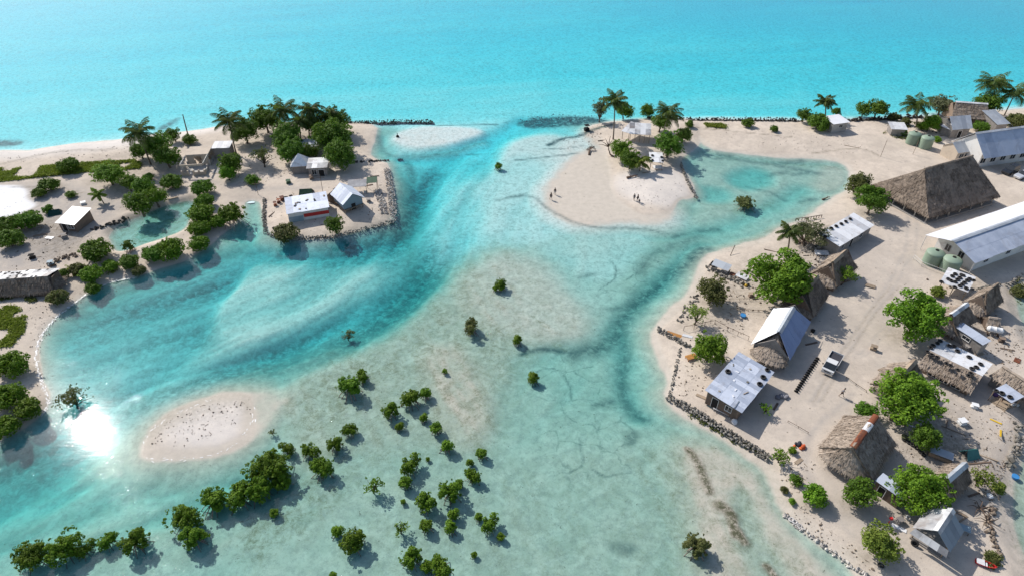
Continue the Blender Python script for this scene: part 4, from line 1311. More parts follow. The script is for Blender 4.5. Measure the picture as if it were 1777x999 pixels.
def on_plane(h, side, px, py, lift=0.0):
    a, b, c = [Vector(p) for p in h.planes[side][:3]]
    n = (b - a).cross(c - a).normalized()
    if n.z < 0:
        n = -n
    d = ray(px, py)
    k = (a - CAM).dot(n) / d.dot(n)
    return CAM + d * k + n * lift, n

def tyre_mesh(mat='tyre', Ro=0.37, w=0.19):
    mb = MB()
    ri = Ro * 0.56
    mb.lathe([(ri, 0.02), (ri + 0.03, 0.0), (Ro - 0.05, 0.0), (Ro, 0.05), (Ro, w - 0.05), (Ro - 0.05, w), (ri + 0.03, w), (ri, w - 0.02), (ri + .07, w * .5), (ri, 0.02)], 18)
    return mb.mesh('tyre', M[mat], True)

TYRE, TYRE_W = tyre_mesh(), tyre_mesh('tyre_white')

def tyre(p, n, label, group, me=None, sc=1.0, name='tyre'):
    o = link(name, me or TYRE)
    o.location = p
    o.rotation_mode = 'QUATERNION'
    o.rotation_quaternion = Vector(n).to_track_quat('Z', 'Y')
    o.scale = (sc, sc, sc)
    return tag(o, label, 'tyre', group)

def roof_tyres(h, side, pix, label, group, lift=0.085, sc=1.0, zoff=None):
    for (x, y) in pix:
        p, n = on_plane(h, side, x, y, lift)
        tyre(p, n, label, group, sc=sc * random.uniform(0.9, 1.08))
# ------------------------------------------------------------------ buildings of the village shore
H = {}
H['maneaba'] = house('meeting_house', 'largest thatched meeting house, a steep hipped roof on low posts beside the long white hall', (1611.5, 378.6), (1736.3, 340.8), (1514.2, 320.5),
    ze=1.7, r1=(1604.2, 291.5), r2=(1688.4, 272.6), roof=('thatch_dark', 'thatch_dark'), kind='hip', wall=None, posts=(7, 6, 0.12, 0.7, 0.7, 'concrete'), dens=12, cat='meeting house', floor='concrete')
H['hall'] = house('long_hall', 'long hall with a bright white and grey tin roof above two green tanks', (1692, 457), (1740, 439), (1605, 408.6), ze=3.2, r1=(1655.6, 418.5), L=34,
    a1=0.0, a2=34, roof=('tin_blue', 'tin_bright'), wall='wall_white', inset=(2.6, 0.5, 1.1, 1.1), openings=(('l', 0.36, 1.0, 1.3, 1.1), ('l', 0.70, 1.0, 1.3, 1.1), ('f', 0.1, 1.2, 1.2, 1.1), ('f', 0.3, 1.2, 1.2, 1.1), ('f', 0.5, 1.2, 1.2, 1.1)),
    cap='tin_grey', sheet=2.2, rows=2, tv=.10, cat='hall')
mb = MB()
for y in (0.15, H['hall'].W - 0.15):
    mb = MB(); mb.tube([(0.15, y, -0.1), (0.15, y, 3.15)], 0.05, 6); mb.build('post', M['frame_white'], H['hall'].t)
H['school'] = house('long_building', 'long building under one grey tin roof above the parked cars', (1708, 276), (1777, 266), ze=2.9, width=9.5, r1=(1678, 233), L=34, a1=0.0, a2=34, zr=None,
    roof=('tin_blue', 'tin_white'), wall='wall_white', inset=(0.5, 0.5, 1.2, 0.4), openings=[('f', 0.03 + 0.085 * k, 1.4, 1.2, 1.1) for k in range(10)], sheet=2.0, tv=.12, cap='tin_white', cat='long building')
H['gate'] = house('gable_hut', 'small tan walled hut with a grey tin gable behind the big thatched meeting house', (1663, 266.6), (1690, 262.6), (1633, 251), ze=2.5, r1=(1653, 248), a1=0.0, roof=('tin_grey', 'tin_white'), wall='wall_tan', inset=(0.25, .3, .3, .3),
    openings=(('f', 0.35, 1.2, 1.2, 0.9), ('f', 0.75, 1.2, 1.2, 0.9)))
H['tyrehut'] = house('tin_roof_hut', 'hut whose white tin roof carries a line of five black tyres', (1457.4, 428.4), (1518, 391), (1428, 404), ze=2.3, zb=2.9, kind='shed', roof=('tin_white',), wall='wall_grey',
    openings=(('f', 0.15, 0.9, 1.0, 0.8), ('f', 0.42, 0.9, 1.8, 0.0), ('f', 0.7, 1.1, 1.0, 0.8)), sheet=1.6, inset=(.4, .2, .4, .4))
roof_tyres(H['tyrehut'], 'front', [(1442, 397.3), (1450.5, 393.6), (1459.5, 389.7), (1467.3, 385.5), (1475, 381)], 'black tyre in the line along the top edge of the white tin hut', 'tyres along the white hut roof')
roof_tyres(H['tyrehut'], 'front', [(1431.5, 412)], 'lone black tyre on the lower corner of the white tin hut roof', 'tyre at the roof corner')
H['thatch_b'] = house('thatch_hut', 'thatched hut just below the white tyre hut, a small leafy tree at its front', (1452, 497), (1489, 463), (1413, 468), ze=1.5, zr=4.5, r1=(1443, 452), r2=(1467, 433), roof=('thatch_dark', 'thatch'), wall='wall_brown', apron=('thatch', 0.8, 1.2, 0.4), cap='wood')
H['thatch_c'] = house('thatch_hut', 'dark thatched hut tucked behind the big round green tree', (1412, 549), (1440, 510), ze=1.5, width=5.4, zr=4.5, r1=(1399.6, 498.7), r2=(1418.5, 477.7), roof=('thatch_dark', 'thatch_dark'), wall='wall_brown', apron=('thatch_dark', 0.6, 1.2, 0.5), cap='wood')
H['bluewhite'] = house('tin_gable_house', 'steep gabled house with white and blue-grey tin slopes and a thatched rounded end', (1371, 625), (1407, 558), (1306, 593), ze=2.3, zr=4.9, r1=(1354, 576), r2=(1379.5, 534.8), roof=('tin_blue_shaded', 'tin_bright'), wall='wall_grey',
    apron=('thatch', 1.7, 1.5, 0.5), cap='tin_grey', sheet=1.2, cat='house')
H['greyflat'] = house('tin_roof_house', 'wide low house with a flat grey patched tin roof beside the shore wall', (1288, 716.5), (1344.5, 645.7), (1223, 679), ze=2.3, zb=2.75, kind='shed', roof=('tin_sheets',), wall='wall_brown', inset=(0.5, 0.35, 0.6, 0.3), rows=3, sheet=0.8,
    openings=(('l', 0.3, 0.9, 0.9, 0.8), ('l', 0.72, 0.9, 1.8, 0.0), ('f', 0.5, 1.2, 1.0, 0.8)), cat='house')
h = H['greyflat']
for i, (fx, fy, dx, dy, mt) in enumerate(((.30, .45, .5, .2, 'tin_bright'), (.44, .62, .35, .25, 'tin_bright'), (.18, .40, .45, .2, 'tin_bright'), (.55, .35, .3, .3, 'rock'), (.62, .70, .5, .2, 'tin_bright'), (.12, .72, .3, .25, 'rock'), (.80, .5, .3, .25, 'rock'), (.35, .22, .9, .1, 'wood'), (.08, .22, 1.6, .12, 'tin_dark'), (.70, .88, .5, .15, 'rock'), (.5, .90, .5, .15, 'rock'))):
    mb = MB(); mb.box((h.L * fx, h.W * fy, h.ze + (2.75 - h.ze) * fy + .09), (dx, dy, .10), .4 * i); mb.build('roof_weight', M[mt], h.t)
roof_tyres(H['greyflat'], 'front', [(1331, 642.5), (1324, 655.3), (1318, 667.3)], 'black tyre on the high edge of the flat grey patched roof', 'tyres on the edge of the grey flat roof', sc=1.1)
roof_tyres(H['greyflat'], 'front', [(1263, 645.5)], 'lone tyre at the far corner of the flat grey patched roof', 'tyre on grey roof', sc=1.1)
H['rustcap'] = house('thatch_house', 'largest thatched house in the near yard, rusty red and white tin along its ridge', (1515, 830), (1556, 769), (1416, 783), ze=1.6, zr=4.9, r1=(1478, 774.8), r2=(1523, 722.4), roof=('thatch', 'thatch'), wall='wall_grey', apron=('thatch', 1.5, 1.25, 0.5),
    apron2=('thatch', 0.8, 1.4, 0.5), dens=20, cat='house')
h = H['rustcap']
sl = (h.zr - h.ze) / (h.W / 2)
for k, mt in enumerate(('rust', 'rust', 'tin_white', 'rust')):
    x = h.a1 - 0.1 + (h.a2 - h.a1) * k / 4
    x2 = x + (h.a2 - h.a1) / 4 + 0.1
    mb = MB()
    n = 5
    for i in range(n):
        a0, a1_ = -0.9 + 1.8 * i / n, -0.9 + 1.8 * (i + 1) / n
        f = lambda a: (h.W / 2 + 0.52 * math.sin(a), h.zr - 0.22 + 0.46 * math.cos(a) + 0.01 * (k % 2))
        (y0, z0), (y1, z1) = f(a0), f(a1_)
        mb.prism([(x, y0, z0), (x2, y0, z0), (x2, y1, z1), (x, y1, z1)], (0, 0, 0.03))
    mb.build('ridge_cap', M[mt], h.t)
H['tyrehouse'] = house('tin_and_thatch_house', 'house with a white tin slope ringed by black tyres and a thatched slope in front', (1592, 633), (1686, 681), ze=1.55, width=7.2, zr=2.75, a1=0.1, a2=7.3, r1=(1608, 612), r2=(1684, 659), zb=2.5, roof=('thatch', 'tin_white'), wall='wall_brown', inset=(.5, .4, .9, .4), ridge_off=0.42,
    openings=(('f', 0.25, 1.2, 1.2, 0.3), ('f', 0.5, 1.2, 1.2, 0.3), ('f', 0.75, 1.2, 1.2, 0.3)), dens=20, sheet=1.4, cat='house')
roof_tyres(H['tyrehouse'], 'back', [(1608.5, 611.5), (1614, 604), (1618.5, 600.5), (1626, 596.5), (1631, 592.5), (1616, 616.5), (1625.5, 621), (1641.5, 631.5), (1648.5, 635), (1661.5, 643), (1646.5, 600.5), (1654.5, 601.5), (1661, 610), (1681, 620.5),
    (1701, 632.5), (1693.5, 638), (1686, 640.5), (1684, 649), (1680, 653)], 'black tyre among those ringing the white tin slope above the thatch', 'tyres on the white and thatch house')
H['thatch_d'] = house('thatch_house', 'thatched house half hidden by the spreading green tree, sunlit tan slope towards the truck', (1580, 703), (1612, 665), (1508, 667), ze=1.7, zr=4.6, r1=(1554.6, 661), r2=(1588, 624), roof=('thatch_dark', 'thatch'), wall='concrete', apron=('thatch', 0.5, 1.2, 0.4), cap='wood', cat='house')
H['whiteshed'] = house('white_shed', 'narrow shed with a clean white tin roof between two thatched huts', (1653, 564), (1705.7, 598.5), (1669, 559.5), ze=2.3, zb=2.45, kind='shed', roof=('tin_blue',), wall='wall_grey', inset=(.15, .15, .15, .15), openings=(('f', 0.5, 1.2, 0.6, 1.3), ('l', .5, .8, 1.8, 0.0)), sheet=1.3, cat='shed')
H['thatch_e'] = house('thatch_hut', 'thatched hut with a ragged tan slope directly behind the white shed', (1662, 580), (1697, 554), (1617, 552), ze=1.6, zr=3.9, r1=(1652, 545), r2=(1677.6, 525), roof=('thatch_dark', 'thatch'), wall='wall_brown', apron=('thatch', 0.7, 1.2, 0.4), cap='tin_patch')
H['thatch_f'] = house('thatch_hut', 'brown thatched hut beside the tin roof crowded with tyres', (1712, 545), (1742, 522), (1676, 521), ze=1.6, zr=4.2, r1=(1708.5, 503), r2=(1729, 489), roof=('thatch_dark', 'thatch'), wall='wall_brown', apron=('thatch', 0.9, 1.2, 0.4))
H['tyreroof'] = house('lean_to_shed', 'open lean-to with a white tin roof crowded with rows of black tyres', (1631, 489), (1680, 507), (1660, 473), ze=1.9, zb=2.3, kind='shed', roof=('tin_white',), wall=None, posts=(3, 2, 0.07, 0.3, 0.3, 'wood'), sheet=1.2, cat='shed', rows=2)
roof_tyres(H['tyreroof'], 'front', [(1633, 490), (1645, 485), (1652, 480), (1657, 476.5), (1668, 478), (1650, 488), (1657, 490), (1661, 486), (1665, 483), (1671, 479), (1665, 497), (1669, 494), (1673, 491), (1678, 487.5), (1656, 499.5), (1676, 501), (1682, 485), (1689, 487.5)],
    'black tyre in the crowded rows on the lean-to beside the green tanks', 'tyres crowding the lean-to roof')
H['thatch_g'] = house('thatch_hut', 'smallest thatched hut, low and square beside the white cylinder tank', (1711, 566), (1733, 569), ze=1.0, width=2.8, r1=(1716, 551), r2=(1737, 553), roof=('thatch', 'thatch_dark'), wall='wall_brown', dens=20)
H['eastback'] = house('thatch_house', 'long thatched house at the water edge behind the open cooking shelter', (1716, 651), (1775, 692), (1735, 637), ze=1.7, r1=(1725, 642), r2=(1792, 678), zr=3.2, L=9, a1=0.3, a2=8.7, roof=('thatch', 'thatch'), wall='wall_grey', dens=20, cat='house')
H['cook'] = house('open_shelter', 'open shelter with a grey tin roof, three tyres on it and washing below', (1723, 676), (1755, 699), (1731, 657), ze=2.1, zb=2.3, kind='shed', roof=('tin_blue',), wall=None, posts=(3, 2, 0.06, 0.15, 0.15, 'wood'), sheet=1.2, floor='wood', cat='shelter')
roof_tyres(H['cook'], 'front', [(1728, 678.5), (1738, 683), (1752, 689.5)], 'black tyre at the low edge of the open shelter roof', 'tyres on the open shelter')
H['blueshack'] = house('tin_shack', 'narrow shack with a bent blue-grey tin roof between two round trees', (1519, 833), (1566, 867), (1528, 819), ze=2.0, zb=2.2, kind='shed', roof=('tin_blue',), wall='wall_brown', inset=(.15, .15, .15, .15), openings=(('f', .3, .8, 1.6, 0.0),), sheet=1.6, cat='shack')
H['whitegable'] = house('tin_gable_house', 'gabled hut with one pale and one shade-toned tin slope nearest the bottom shore', (1648.6, 958), (1672, 921), (1581, 920), ze=2.0, zr=3.9, a1=-0.1, a2=4.0, r1=(1627.6, 920), r2=(1644, 887), roof=('tin_dark', 'tin_patch'), wall=None, posts=(3, 2, 0.08, 0.4, 0.4, 'wood'), cap='tin_patch', sheet=0.9,
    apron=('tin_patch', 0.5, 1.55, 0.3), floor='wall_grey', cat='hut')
H['messy'] = house('thatch_hut', 'ragged brown thatched hut with a grey tin strip along its ridge', (1659, 862), (1688, 836), (1618, 826), ze=1.3, zr=3.4, r1=(1641, 825.7), r2=(1672.5, 800), roof=('thatch_dark', 'thatch'), wall='wall_brown', cap='tin_grey', apron=('thatch', 0.9, 0.9, 0.4), dens=26)
# far shore, houses by the open lagoon
H['farthatch'] = house('thatch_house', 'thatched house with a white ridge cap nearest the open lagoon', (1652, 203), (1692, 206), ze=2.0, width=7.4, r1=(1678, 174), r2=(1711, 190), zr=4.7, a1=1.0, a2=8.4, L=9.0, roof=('thatch', 'thatch_dark'), wall='wall_brown', cap='tin_white', cat='house')
H['fargrey'] = house('tin_gable_house', 'house with ribbed grey and white tin slopes in front of the far thatched house', (1653, 226), (1688, 223.5), ze=2.3, width=7.0, r1=(1648, 201.5), r2=(1689, 201), roof=('tin_grey', 'tin_bright'), wall='wall_grey', sheet=1.1, cat='house', openings=(('f', .5, 1, 1.7, 0.0),))
H['farwhite'] = house('white_tin_hut', 'little white sheet roof leaning against the ribbed grey house', (1632, 219), (1650, 226), ze=1.9, zb=3.0, width=3.6, kind='shed', roof=('tin_bright',), wall='wall_grey', cat='hut')
H['fargrey2'] = house('tin_roof_hut', 'grey tin hut at the far edge behind the long grey building', (1731, 217), (1754, 215), ze=2.3, width=6, zb=3.6, kind='shed', roof=('tin_grey',), wall='wall_grey')
H['whiteblock'] = house('block_hut', 'white roofed concrete block hut alone on the sand beside the dense shrubs', (1447, 216.5), (1476, 212.5), ze=2.4, zb=2.7, width=4.5, kind='shed', roof=('tin_bright',), wall='concrete', inset=(.3, .3, .4, .3), openings=(('f', .55, 1.0, 0.7, 1.2),))
H['smallfar'] = house('tin_roof_hut', 'small hut with a pale tin roof next to the paired green tanks', (1547, 224.5), (1576, 226), ze=1.7, zb=2.2, width=3.4, kind='shed', roof=('tin_white',), wall='wall_grey')

# ------------------------------------------------------------------ spit and far shore on the other side of the channel
H['spitshack'] = house('open_shelter', 'long open shelter with a ragged white roof under the palms of the sand spit', (1092, 232.5), (1130, 235), ze=2.2, zb=2.7, width=5.6, kind='shed', roof=('tin_patch',), wall=None, posts=(5, 2, 0.07, 0.3, 0.3, 'wood'), rows=2, cat='shelter', sheet=1.3)
H['spitshack2'] = house('lean_to_shed', 'lower half of the ragged white shelter roof, beside the palm trunk on the spit', (1078, 228), (1093, 232), ze=2.0, zb=2.6, width=5.2, kind='shed', roof=('tin_patch',), wall=None, posts=(2, 2, 0.07, 0.3, 0.3, 'wood'), rows=2, cat='shelter', sheet=1.1)
H['spitsmall'] = house('open_shelter', 'small open shelter with a white roof at the tip of the sand spit', (1128, 281.5), (1152, 282.5), ze=1.9, zb=2.3, width=4.2, kind='shed', roof=('tin_white',), wall=None, posts=(2, 2, 0.07, 0.25, 0.25, 'wood'), rows=2, cat='shelter')
roof_tyres(H['spitsmall'], 'front', [(1132, 271), (1148, 274), (1132, 279), (1150, 280)], 'dark tyre on the small white shelter at the tip of the spit', 'tyres on the spit shelter', sc=0.9)
H['mainwest'] = house('tin_roof_house', 'long white-roofed house with a red and white front inside the walled islet', (497, 372), (571.6, 360), (508, 345), ze=2.2, zb=2.7, kind='shed', roof=('tin_sheets',), wall='wall_white', inset=(.2, .3, .5, .2), rows=2, sheet=1.3, cat='house')
h = H['mainwest']
for (x0, x1, z0, z1, mt) in ((0.38, 0.97, 1.0, 1.75, 'wall_red'), (0.02, 0.36, 0.3, 1.9, 'wall_blue')):
    mb = MB(); mb.box((h.L * (x0 + x1) / 2, 0.47, z0), (h.L * (x1 - x0), 0.05, z1 - z0)); mb.build('wall_panel', M[mt], h.t)
H['thatchwest'] = house('thatch_hut', 'little brown thatched hut beside the white gabled hut on the walled islet', (584, 350), (600, 341), ze=1.2, width=3.6, r1=(580, 331), r2=(590, 321), roof=('thatch_dark', 'thatch'), wall='wall_brown', dens=20)
H['cottage'] = house('tin_roof_hut', 'hut with a pale flat roof backing on dense trees behind the walled islet', (531, 293), (568, 291), ze=2.2, zb=2.5, width=4.5, kind='shed', roof=('tin_patch',), wall='wall_grey', rows=2, openings=(('f', .3, 1.0, 1.2, .5), ('f', .7, 1.2, 1.6, 0.0)))
H['greytree'] = house('tin_roof_hut', 'grey roofed hut almost swallowed by the dense trees', (516, 257), (550, 254), ze=2.2, zb=2.5, width=3.8, kind='shed', roof=('tin_grey',), wall='wall_grey')
H['greyhut'] = house('block_hut', 'grey block hut with a pale tin roof below the leaning palm', (366, 258), (398, 257), ze=2.7, zb=2.9, width=3.4, kind='shed', roof=('tin_white',), wall='wall_grey', inset=(.25, .25, .25, .25), openings=(('l', .5, 1, 1.8, 0.0),))
H['westshack'] = house('tin_shack', 'shack patched with ragged white tin sheets on the bare grey ground', (95, 387), (129, 391), ze=1.9, zb=2.6, width=5.2, kind='shed', roof=('tin_patch',), wall='wall_brown', rows=3, inset=(.3, .3, .4, .3), sheet=0.9, openings=(('f', .3, 1.0, 1.6, 0.0), ('f', .7, 1.2, .9, .8)), cat='shack')
H['bigwest'] = house('tin_and_thatch_house', 'long low house with a white tin top and thatch hanging below', (-40, 516), (84, 507), ze=0.9, width=4.6, r1=(-10, 492), r2=(78, 485), zr=2.9, a1=0.8, L=12.2, a2=11.2, roof=('thatch_dark', 'tin_patch'), wall='wall_brown', dens=20, kind='gable', ridge_off=0.42, zb=2.6, apron2=('thatch_dark', 0.6, 0.8, 0.1), cat='house', rows=2)

h = H['bigwest']
rr = random.Random(8)
for k in range(26):
    fx, fy = rr.uniform(.06, .94), rr.choice((.08, .3, .5, .72, .9))
    q = Vector(h.planes['back'][3]).lerp(Vector(h.planes['back'][2]), fx).lerp(Vector(h.planes['back'][0]).lerp(Vector(h.planes['back'][1]), 1 - fx), fy)
    q = h.mw.inverted() @ (Vector(h.planes['back'][3]) * (1 - fx) + Vector(h.planes['back'][2]) * fx).lerp(Vector(h.planes['back'][0]) * fx + Vector(h.planes['back'][1]) * (1 - fx), fy)
    mb = MB(); mb.box((q.x, q.y, q.z + .02), (rr.uniform(.3, .6), rr.uniform(.25, .4), .14), rr.uniform(0, 3)); mb.build('roof_weight', M['tyre'], h.t)
h = H['mainwest']
for k in range(9):
    fx, fy = rr.uniform(.05, .95), rr.uniform(.1, .95)
    mb = MB(); mb.box((h.L * fx, h.W * fy, h.ze + .5 * fy + .09), (rr.uniform(.3, .7), rr.uniform(.2, .4), .12), rr.uniform(0, 3)); mb.build('roof_weight', M[rr.choice(('rock', 'tyre', 'wood'))], h.t)

# raised gable hut on the islet: its gable faces the channel
def gable_hut():
    a = ground(598, 371); b = ground(619, 368)
    u = Vector((b.x - a.x, b.y - a.y, 0)); wd = 4.4; u.normalize()
    v = Vector((-u.y, u.x, 0)) ; v = (v * 0.92 - u * 0.35).normalized(); u = Vector((v.y, -v.x, 0))
    t = thing('tin_gable_hut', 'raised hut with a steep white tin gable on the walled islet', 'hut', (a.x, a.y, GB), math.atan2(u.y, u.x))
    Ln, ze, zr = 5.2, 2.3, 4.1
    mb = MB(); rr = random.Random(4)
    sheet_face(mb, [(-.3, Ln, ze), (-.3, -.6, ze), (wd / 2, -.6, zr), (wd / 2, Ln, zr)], rr)
    sheet_face(mb, [(wd + .3, -.6, ze), (wd + .3, Ln, ze), (wd / 2, Ln, zr), (wd / 2, -.6, zr)], rr)
    mb.build('roof', M['tin_sheets'], t)
    mb = MB()
    mb.prism([(.1, 0, .9), (wd - .1, 0, .9), (wd - .1, 0, ze), (wd / 2, 0, zr - .2), (.1, 0, ze)], (0, .1, 0))
    mb.prism([(.1, Ln - .4, .9), (wd - .1, Ln - .4, .9), (wd - .1, Ln - .4, ze), (wd / 2, Ln - .4, zr - .2), (.1, Ln - .4, ze)], (0, .1, 0))
    for x in (.1, wd - .2):
        mb.prism([(x, .103, .9), (x, Ln - .403, .9), (x, Ln - .403, ze + .05), (x, .103, ze + .05)], (.1, 0, 0))
    mb.build('wall', M['wall_blue'], t)
    mb = MB(); mb.box((wd / 2, Ln / 2 - .3, .78), (wd, Ln, .12)); mb.build('floor', M['wood'], t)
    mb = MB(); mb.box((wd / 2, -.02, .92), (.9, .05, 1.4)); mb.build('doorway', M['dark'], t)  # black sheet on the gable wall, the dim inside painted on
    for x in (.2, wd - .2):
        for y in (0, Ln - .6):
            mb = MB(); mb.tube([(x, y, -.2), (x, y, .8)], .09, 6); mb.build('post', M['wood'], t)
gable_hut()

# pyramid roof beside the pale hut
def pyramid_hut():
    g = ground(524, 296)
    t = thing('pyramid_roof_hut', 'tiny hut with a pointed white tin pyramid roof against the trees', 'hut', (g.x, g.y, GB), 0.15)
    mb = MB(); rr = random.Random(5)
    s, ze, zr = 2.0, 2.0, 4.2
    c = [(-s, -s, ze), (s, -s, ze), (s, s, ze), (-s, s, ze)]
    for i in range(4):
        mb.prism([c[i], c[(i + 1) % 4], (0, 0, zr)], (0, 0, .04))
    mb.build('roof', M['tin_white'], t)
    mb = MB()
    for i in range(4):
        a, b = Vector(c[i]) * .85, Vector(c[(i + 1) % 4]) * .85
        mb.bar((a.x, a.y, 1.0), (b.x, b.y, 1.0), 0.1, 2.1)
    mb.build('wall', M['wall_grey'], t)
pyramid_hut()

# roofless concrete house with open bays
def ruin():
    A, B, C = ground(318, 306), ground(357, 304), ground(312, 292)
    u = Vector((B.x - A.x, B.y - A.y, 0)); L = u.length; u.normalize()
    v = Vector((-u.y, u.x, 0)); W = 9.0
    t = thing('unfinished_house', 'roofless grey concrete house with open window bays facing the pond', 'building', (A.x, A.y, GB), math.atan2(u.y, u.x))
    def run(mb, p, q, n, hh, w=0.18, sill=0.9, lint=0.45):
        p, q = Vector(p), Vector(q)
        d = (q - p) / n
        for i in range(n + 1):
            c = p + d * i
            mb.box((c.x, c.y, -0.1), (0.32, 0.32, hh), math.atan2(d.y, d.x))
        for i in range(n):
            a, b = p + d * (i + .02) , p + d * (i + .98)
            mb.bar((a.x, a.y, hh - lint / 2 - .1), (b.x, b.y, hh - lint / 2 - .1), w, lint)
            if i % 3 != 1:
                mb.bar((a.x, a.y, sill / 2), (b.x, b.y, sill / 2), w, sill)
    mb = MB(); run(mb, (0, 0, 0), (L, 0, 0), 4, 2.9)
    mb.build('wall', M['wall_tan'], t)
    mb = MB(); run(mb, (0, W * .55, 0), (L, W * .55, 0), 3, 2.9, sill=2.4)
    mb.build('inner_wall', M['wall_tan'], t)
    mb = MB(); run(mb, (0, .4, 0), (0, W * .52, 0), 2, 2.9, sill=2.3); run(mb, (L, .4, 0), (L, W, 0), 4, 2.9); mb.prism([(0, W, -.1), (L, W, -.1), (L, W, 2.8), (0, W, 2.8)], (0, .18, 0))
    mb.build('side_wall', M['concrete'], t)
    mb = MB(); mb.box((L / 2, W * .3, .06), (L - .5, W * .5, .1)); mb.build('floor', M['concrete'], t)
    mb = MB(); mb.box((L / 2, W * .78, 2.75), (L + .2, W * .46, .12)); mb.build('roof_slab', M['wall_tan'], t)
    a = thing('terrace', 'low concrete terrace with three steps beside the roofless house', 'terrace', (B.x + u.x * 0.8, B.y + u.y * 0.8, GB), math.atan2(u.y, u.x))
    mb = MB(); mb.box((2.6, 3.2, -.1), (4.4, 5.4, .45)); mb.build('slab', M['concrete'], a)
    mb = MB()
    for k in range(3):
        mb.box((2.6, .3 - .25 * k, -.1), (2.4, .3, .4 - .12 * k))
    mb.build('steps', M['wall_tan'], a)
ruin()

# shack of sheets and tarps at the corner of the islet
def tarp_shack():
    g = ground(628, 337)
    t = thing('tarp_shack', 'shack of dark sheets and white boards beside the rubble wall of the islet', 'shack', (g.x, g.y, GB), 0.12)
    mb = MB(); rr = random.Random(9)
    mb.prism([(-2.8, 0, 1.7), (1.2, 0, 1.7), (1.2, 2.6, 2.1), (-2.8, 2.6, 2.1)], (0, 0, .05)); mb.build('roof', M['tin_patch'], t)
    mb = MB(); mb.prism([(1.2, .8, 2.0), (3.4, .9, 2.0), (3.4, 3.0, 2.3), (1.2, 3.0, 2.3)], (0, 0, .05)); mb.build('tarpaulin', M['green_cloth'], t)
    mb = MB()
    for i in range(4):
        mb.box((-2.2 + 1.0 * i, .15 + .05 * i, -.1), (.8, .06, 1.1 + .2 * (i % 2)))
    mb.build('wall_boards', M['wall_white'], t)
    for (x, y) in ((-2.7, .1), (1.1, .1), (1.1, 2.5), (-2.7, 2.5), (3.3, 1), (3.3, 2.9)):
        mb = MB(); mb.tube([(x, y, -.2), (x, y, 1.8 + .15 * y)], .05, 6); mb.build('post', M['wood'], t)
tarp_shack()
# ------------------------------------------------------------------ palms
WP, EP = 'palms of the western shore', 'palms of the village shore'
palm(262, 286, 240, 232, 27, 'windswept coconut palm standing over the beach beyond the roofless house', WP)
palm(410, 267, 398, 213, 26, 'coconut palm with a long bare trunk next to the grey block hut', WP)
palm(480, 236, 491, 194, 27, 'tallest dense-crowned palm in the grove at the western tip', WP)
palm(537, 238, 539, 192, 21, 'palm with upswept fronds in the middle of the western grove', WP)
palm(523, 246, 520, 211, 19, 'short palm in front of the upswept palm in the grove', WP)
palm(571, 232, 570, 202, 21, 'palm at the seaward end of the grove, near the sea wall', WP)
palm(180, 353, 170, 338, 13, 'small young palm alone on bare sand beside the pond', WP, 'leaf_lime', 12, True)
palm(1064, 242, 1067, 177, 22, 'tall thin palm in front of the feathery tree on the sand spit', 'palms of the spit')
palm(1150, 238, 1160, 199, 25, 'spreading palm behind the ragged white shelter of the spit', 'palms of the spit')
palm(1110, 297, 1111, 281, 18, 'low yellow-green young palm on the edge of the sand spit', 'palms of the spit', 'leaf_lime', 14, True)
palm(1431, 208, 1432, 178, 17, 'small palm rising from shrubs beside the white roofed block hut', EP)
palm(1589, 222, 1590, 184, 24, 'spiky palm among sheds on the far shore beyond the green tanks', EP)
palm(1724, 196, 1723, 147, 25, 'tall full-crowned palm behind the far thatched house', EP, nf=24)
palm(1743, 200, 1761, 163, 26, 'leaning palm with a curved trunk at the far lagoon edge', EP)
palm(1364, 448, 1371, 404, 20, 'single palm on the inner beach in front of the feathery grey tree', EP, nf=14)

# ------------------------------------------------------------------ trees and shrubs
def T(x, y, r, mat, label, group='trees of the western shore', kind='tree', zk=1.0, **k):
    nm = {'tree': 'broadleaf_tree', 'bush': 'bush', 'mangrove': 'mangrove', 'sparse': 'sparse_tree', 'feathery': 'feathery_tree'}[kind]
    return plant(kind, x, y, r, 'leaf' + ('_' + mat if mat else ''), label, nm, {'bush': 'bush', 'mangrove': 'mangrove'}.get(kind, 'tree'), group, zk, **k)
WB = 'bushes of the western shore'
T(272, 252, 25, '', 'broad tree directly beside the windswept palm, in front of the beach')
T(288, 271, 22, 'dark', 'round dark tree touching the corner of the roofless house')
T(243, 262, 15, 'dark', 'smaller tree at the foot of the windswept palm')
T(301, 234, 13, '', 'little tree with a visible thin trunk beside the lone pole')
T(328, 243, 13, 'dark', 'dense bush at the foot of the lone leaning pole', WB, 'bush')
T(117, 288, 18, 'dark', 'round bush rising out of the strip of creeping green cover', WB, 'bush')
T(84, 322, 17, 'dark', 'wide bush above the white salt patch', WB, 'bush')
T(68, 335, 12, 'dark', 'small bush touching the edge of the white salt patch', WB, 'bush')
T(122, 338, 10, '', 'tiny round bush alone on the grey sand', WB, 'bush', 0.8)
T(188, 302, 27, 'bright', 'flat-topped spreading tree along the green ground strip', zk=0.8)
T(222, 317, 17, '', 'tree between the flat-topped tree and the pond trees')
T(252, 325, 20, '', 'upper tree of the clump on the pond bank')
T(241, 352, 23, '', 'largest tree of the pond bank, overhanging the water')
T(269, 341, 18, 'bright', 'lower bright tree on the bank above the pond')
T(257, 308, 10, 'dark', 'small bush below the roofless house, nearest the flat tree', WB, 'bush')
T(298, 317, 18, 'dark', 'dark bush in front of the roofless house', WB, 'bush')
T(352, 327, 19, '', 'bush at the head of the hedge beside the pond', WB, 'bush')
T(354, 350, 17, '', 'second bush in the hedge beside the pond, below the head bush', WB, 'bush')
T(349, 372, 24, 'mangrove', 'big leafy bush halfway down the hedge beside the pond', WB, 'bush')
T(345, 397, 19, 'mangrove', 'bush near the lower end of the pond hedge', WB, 'bush')
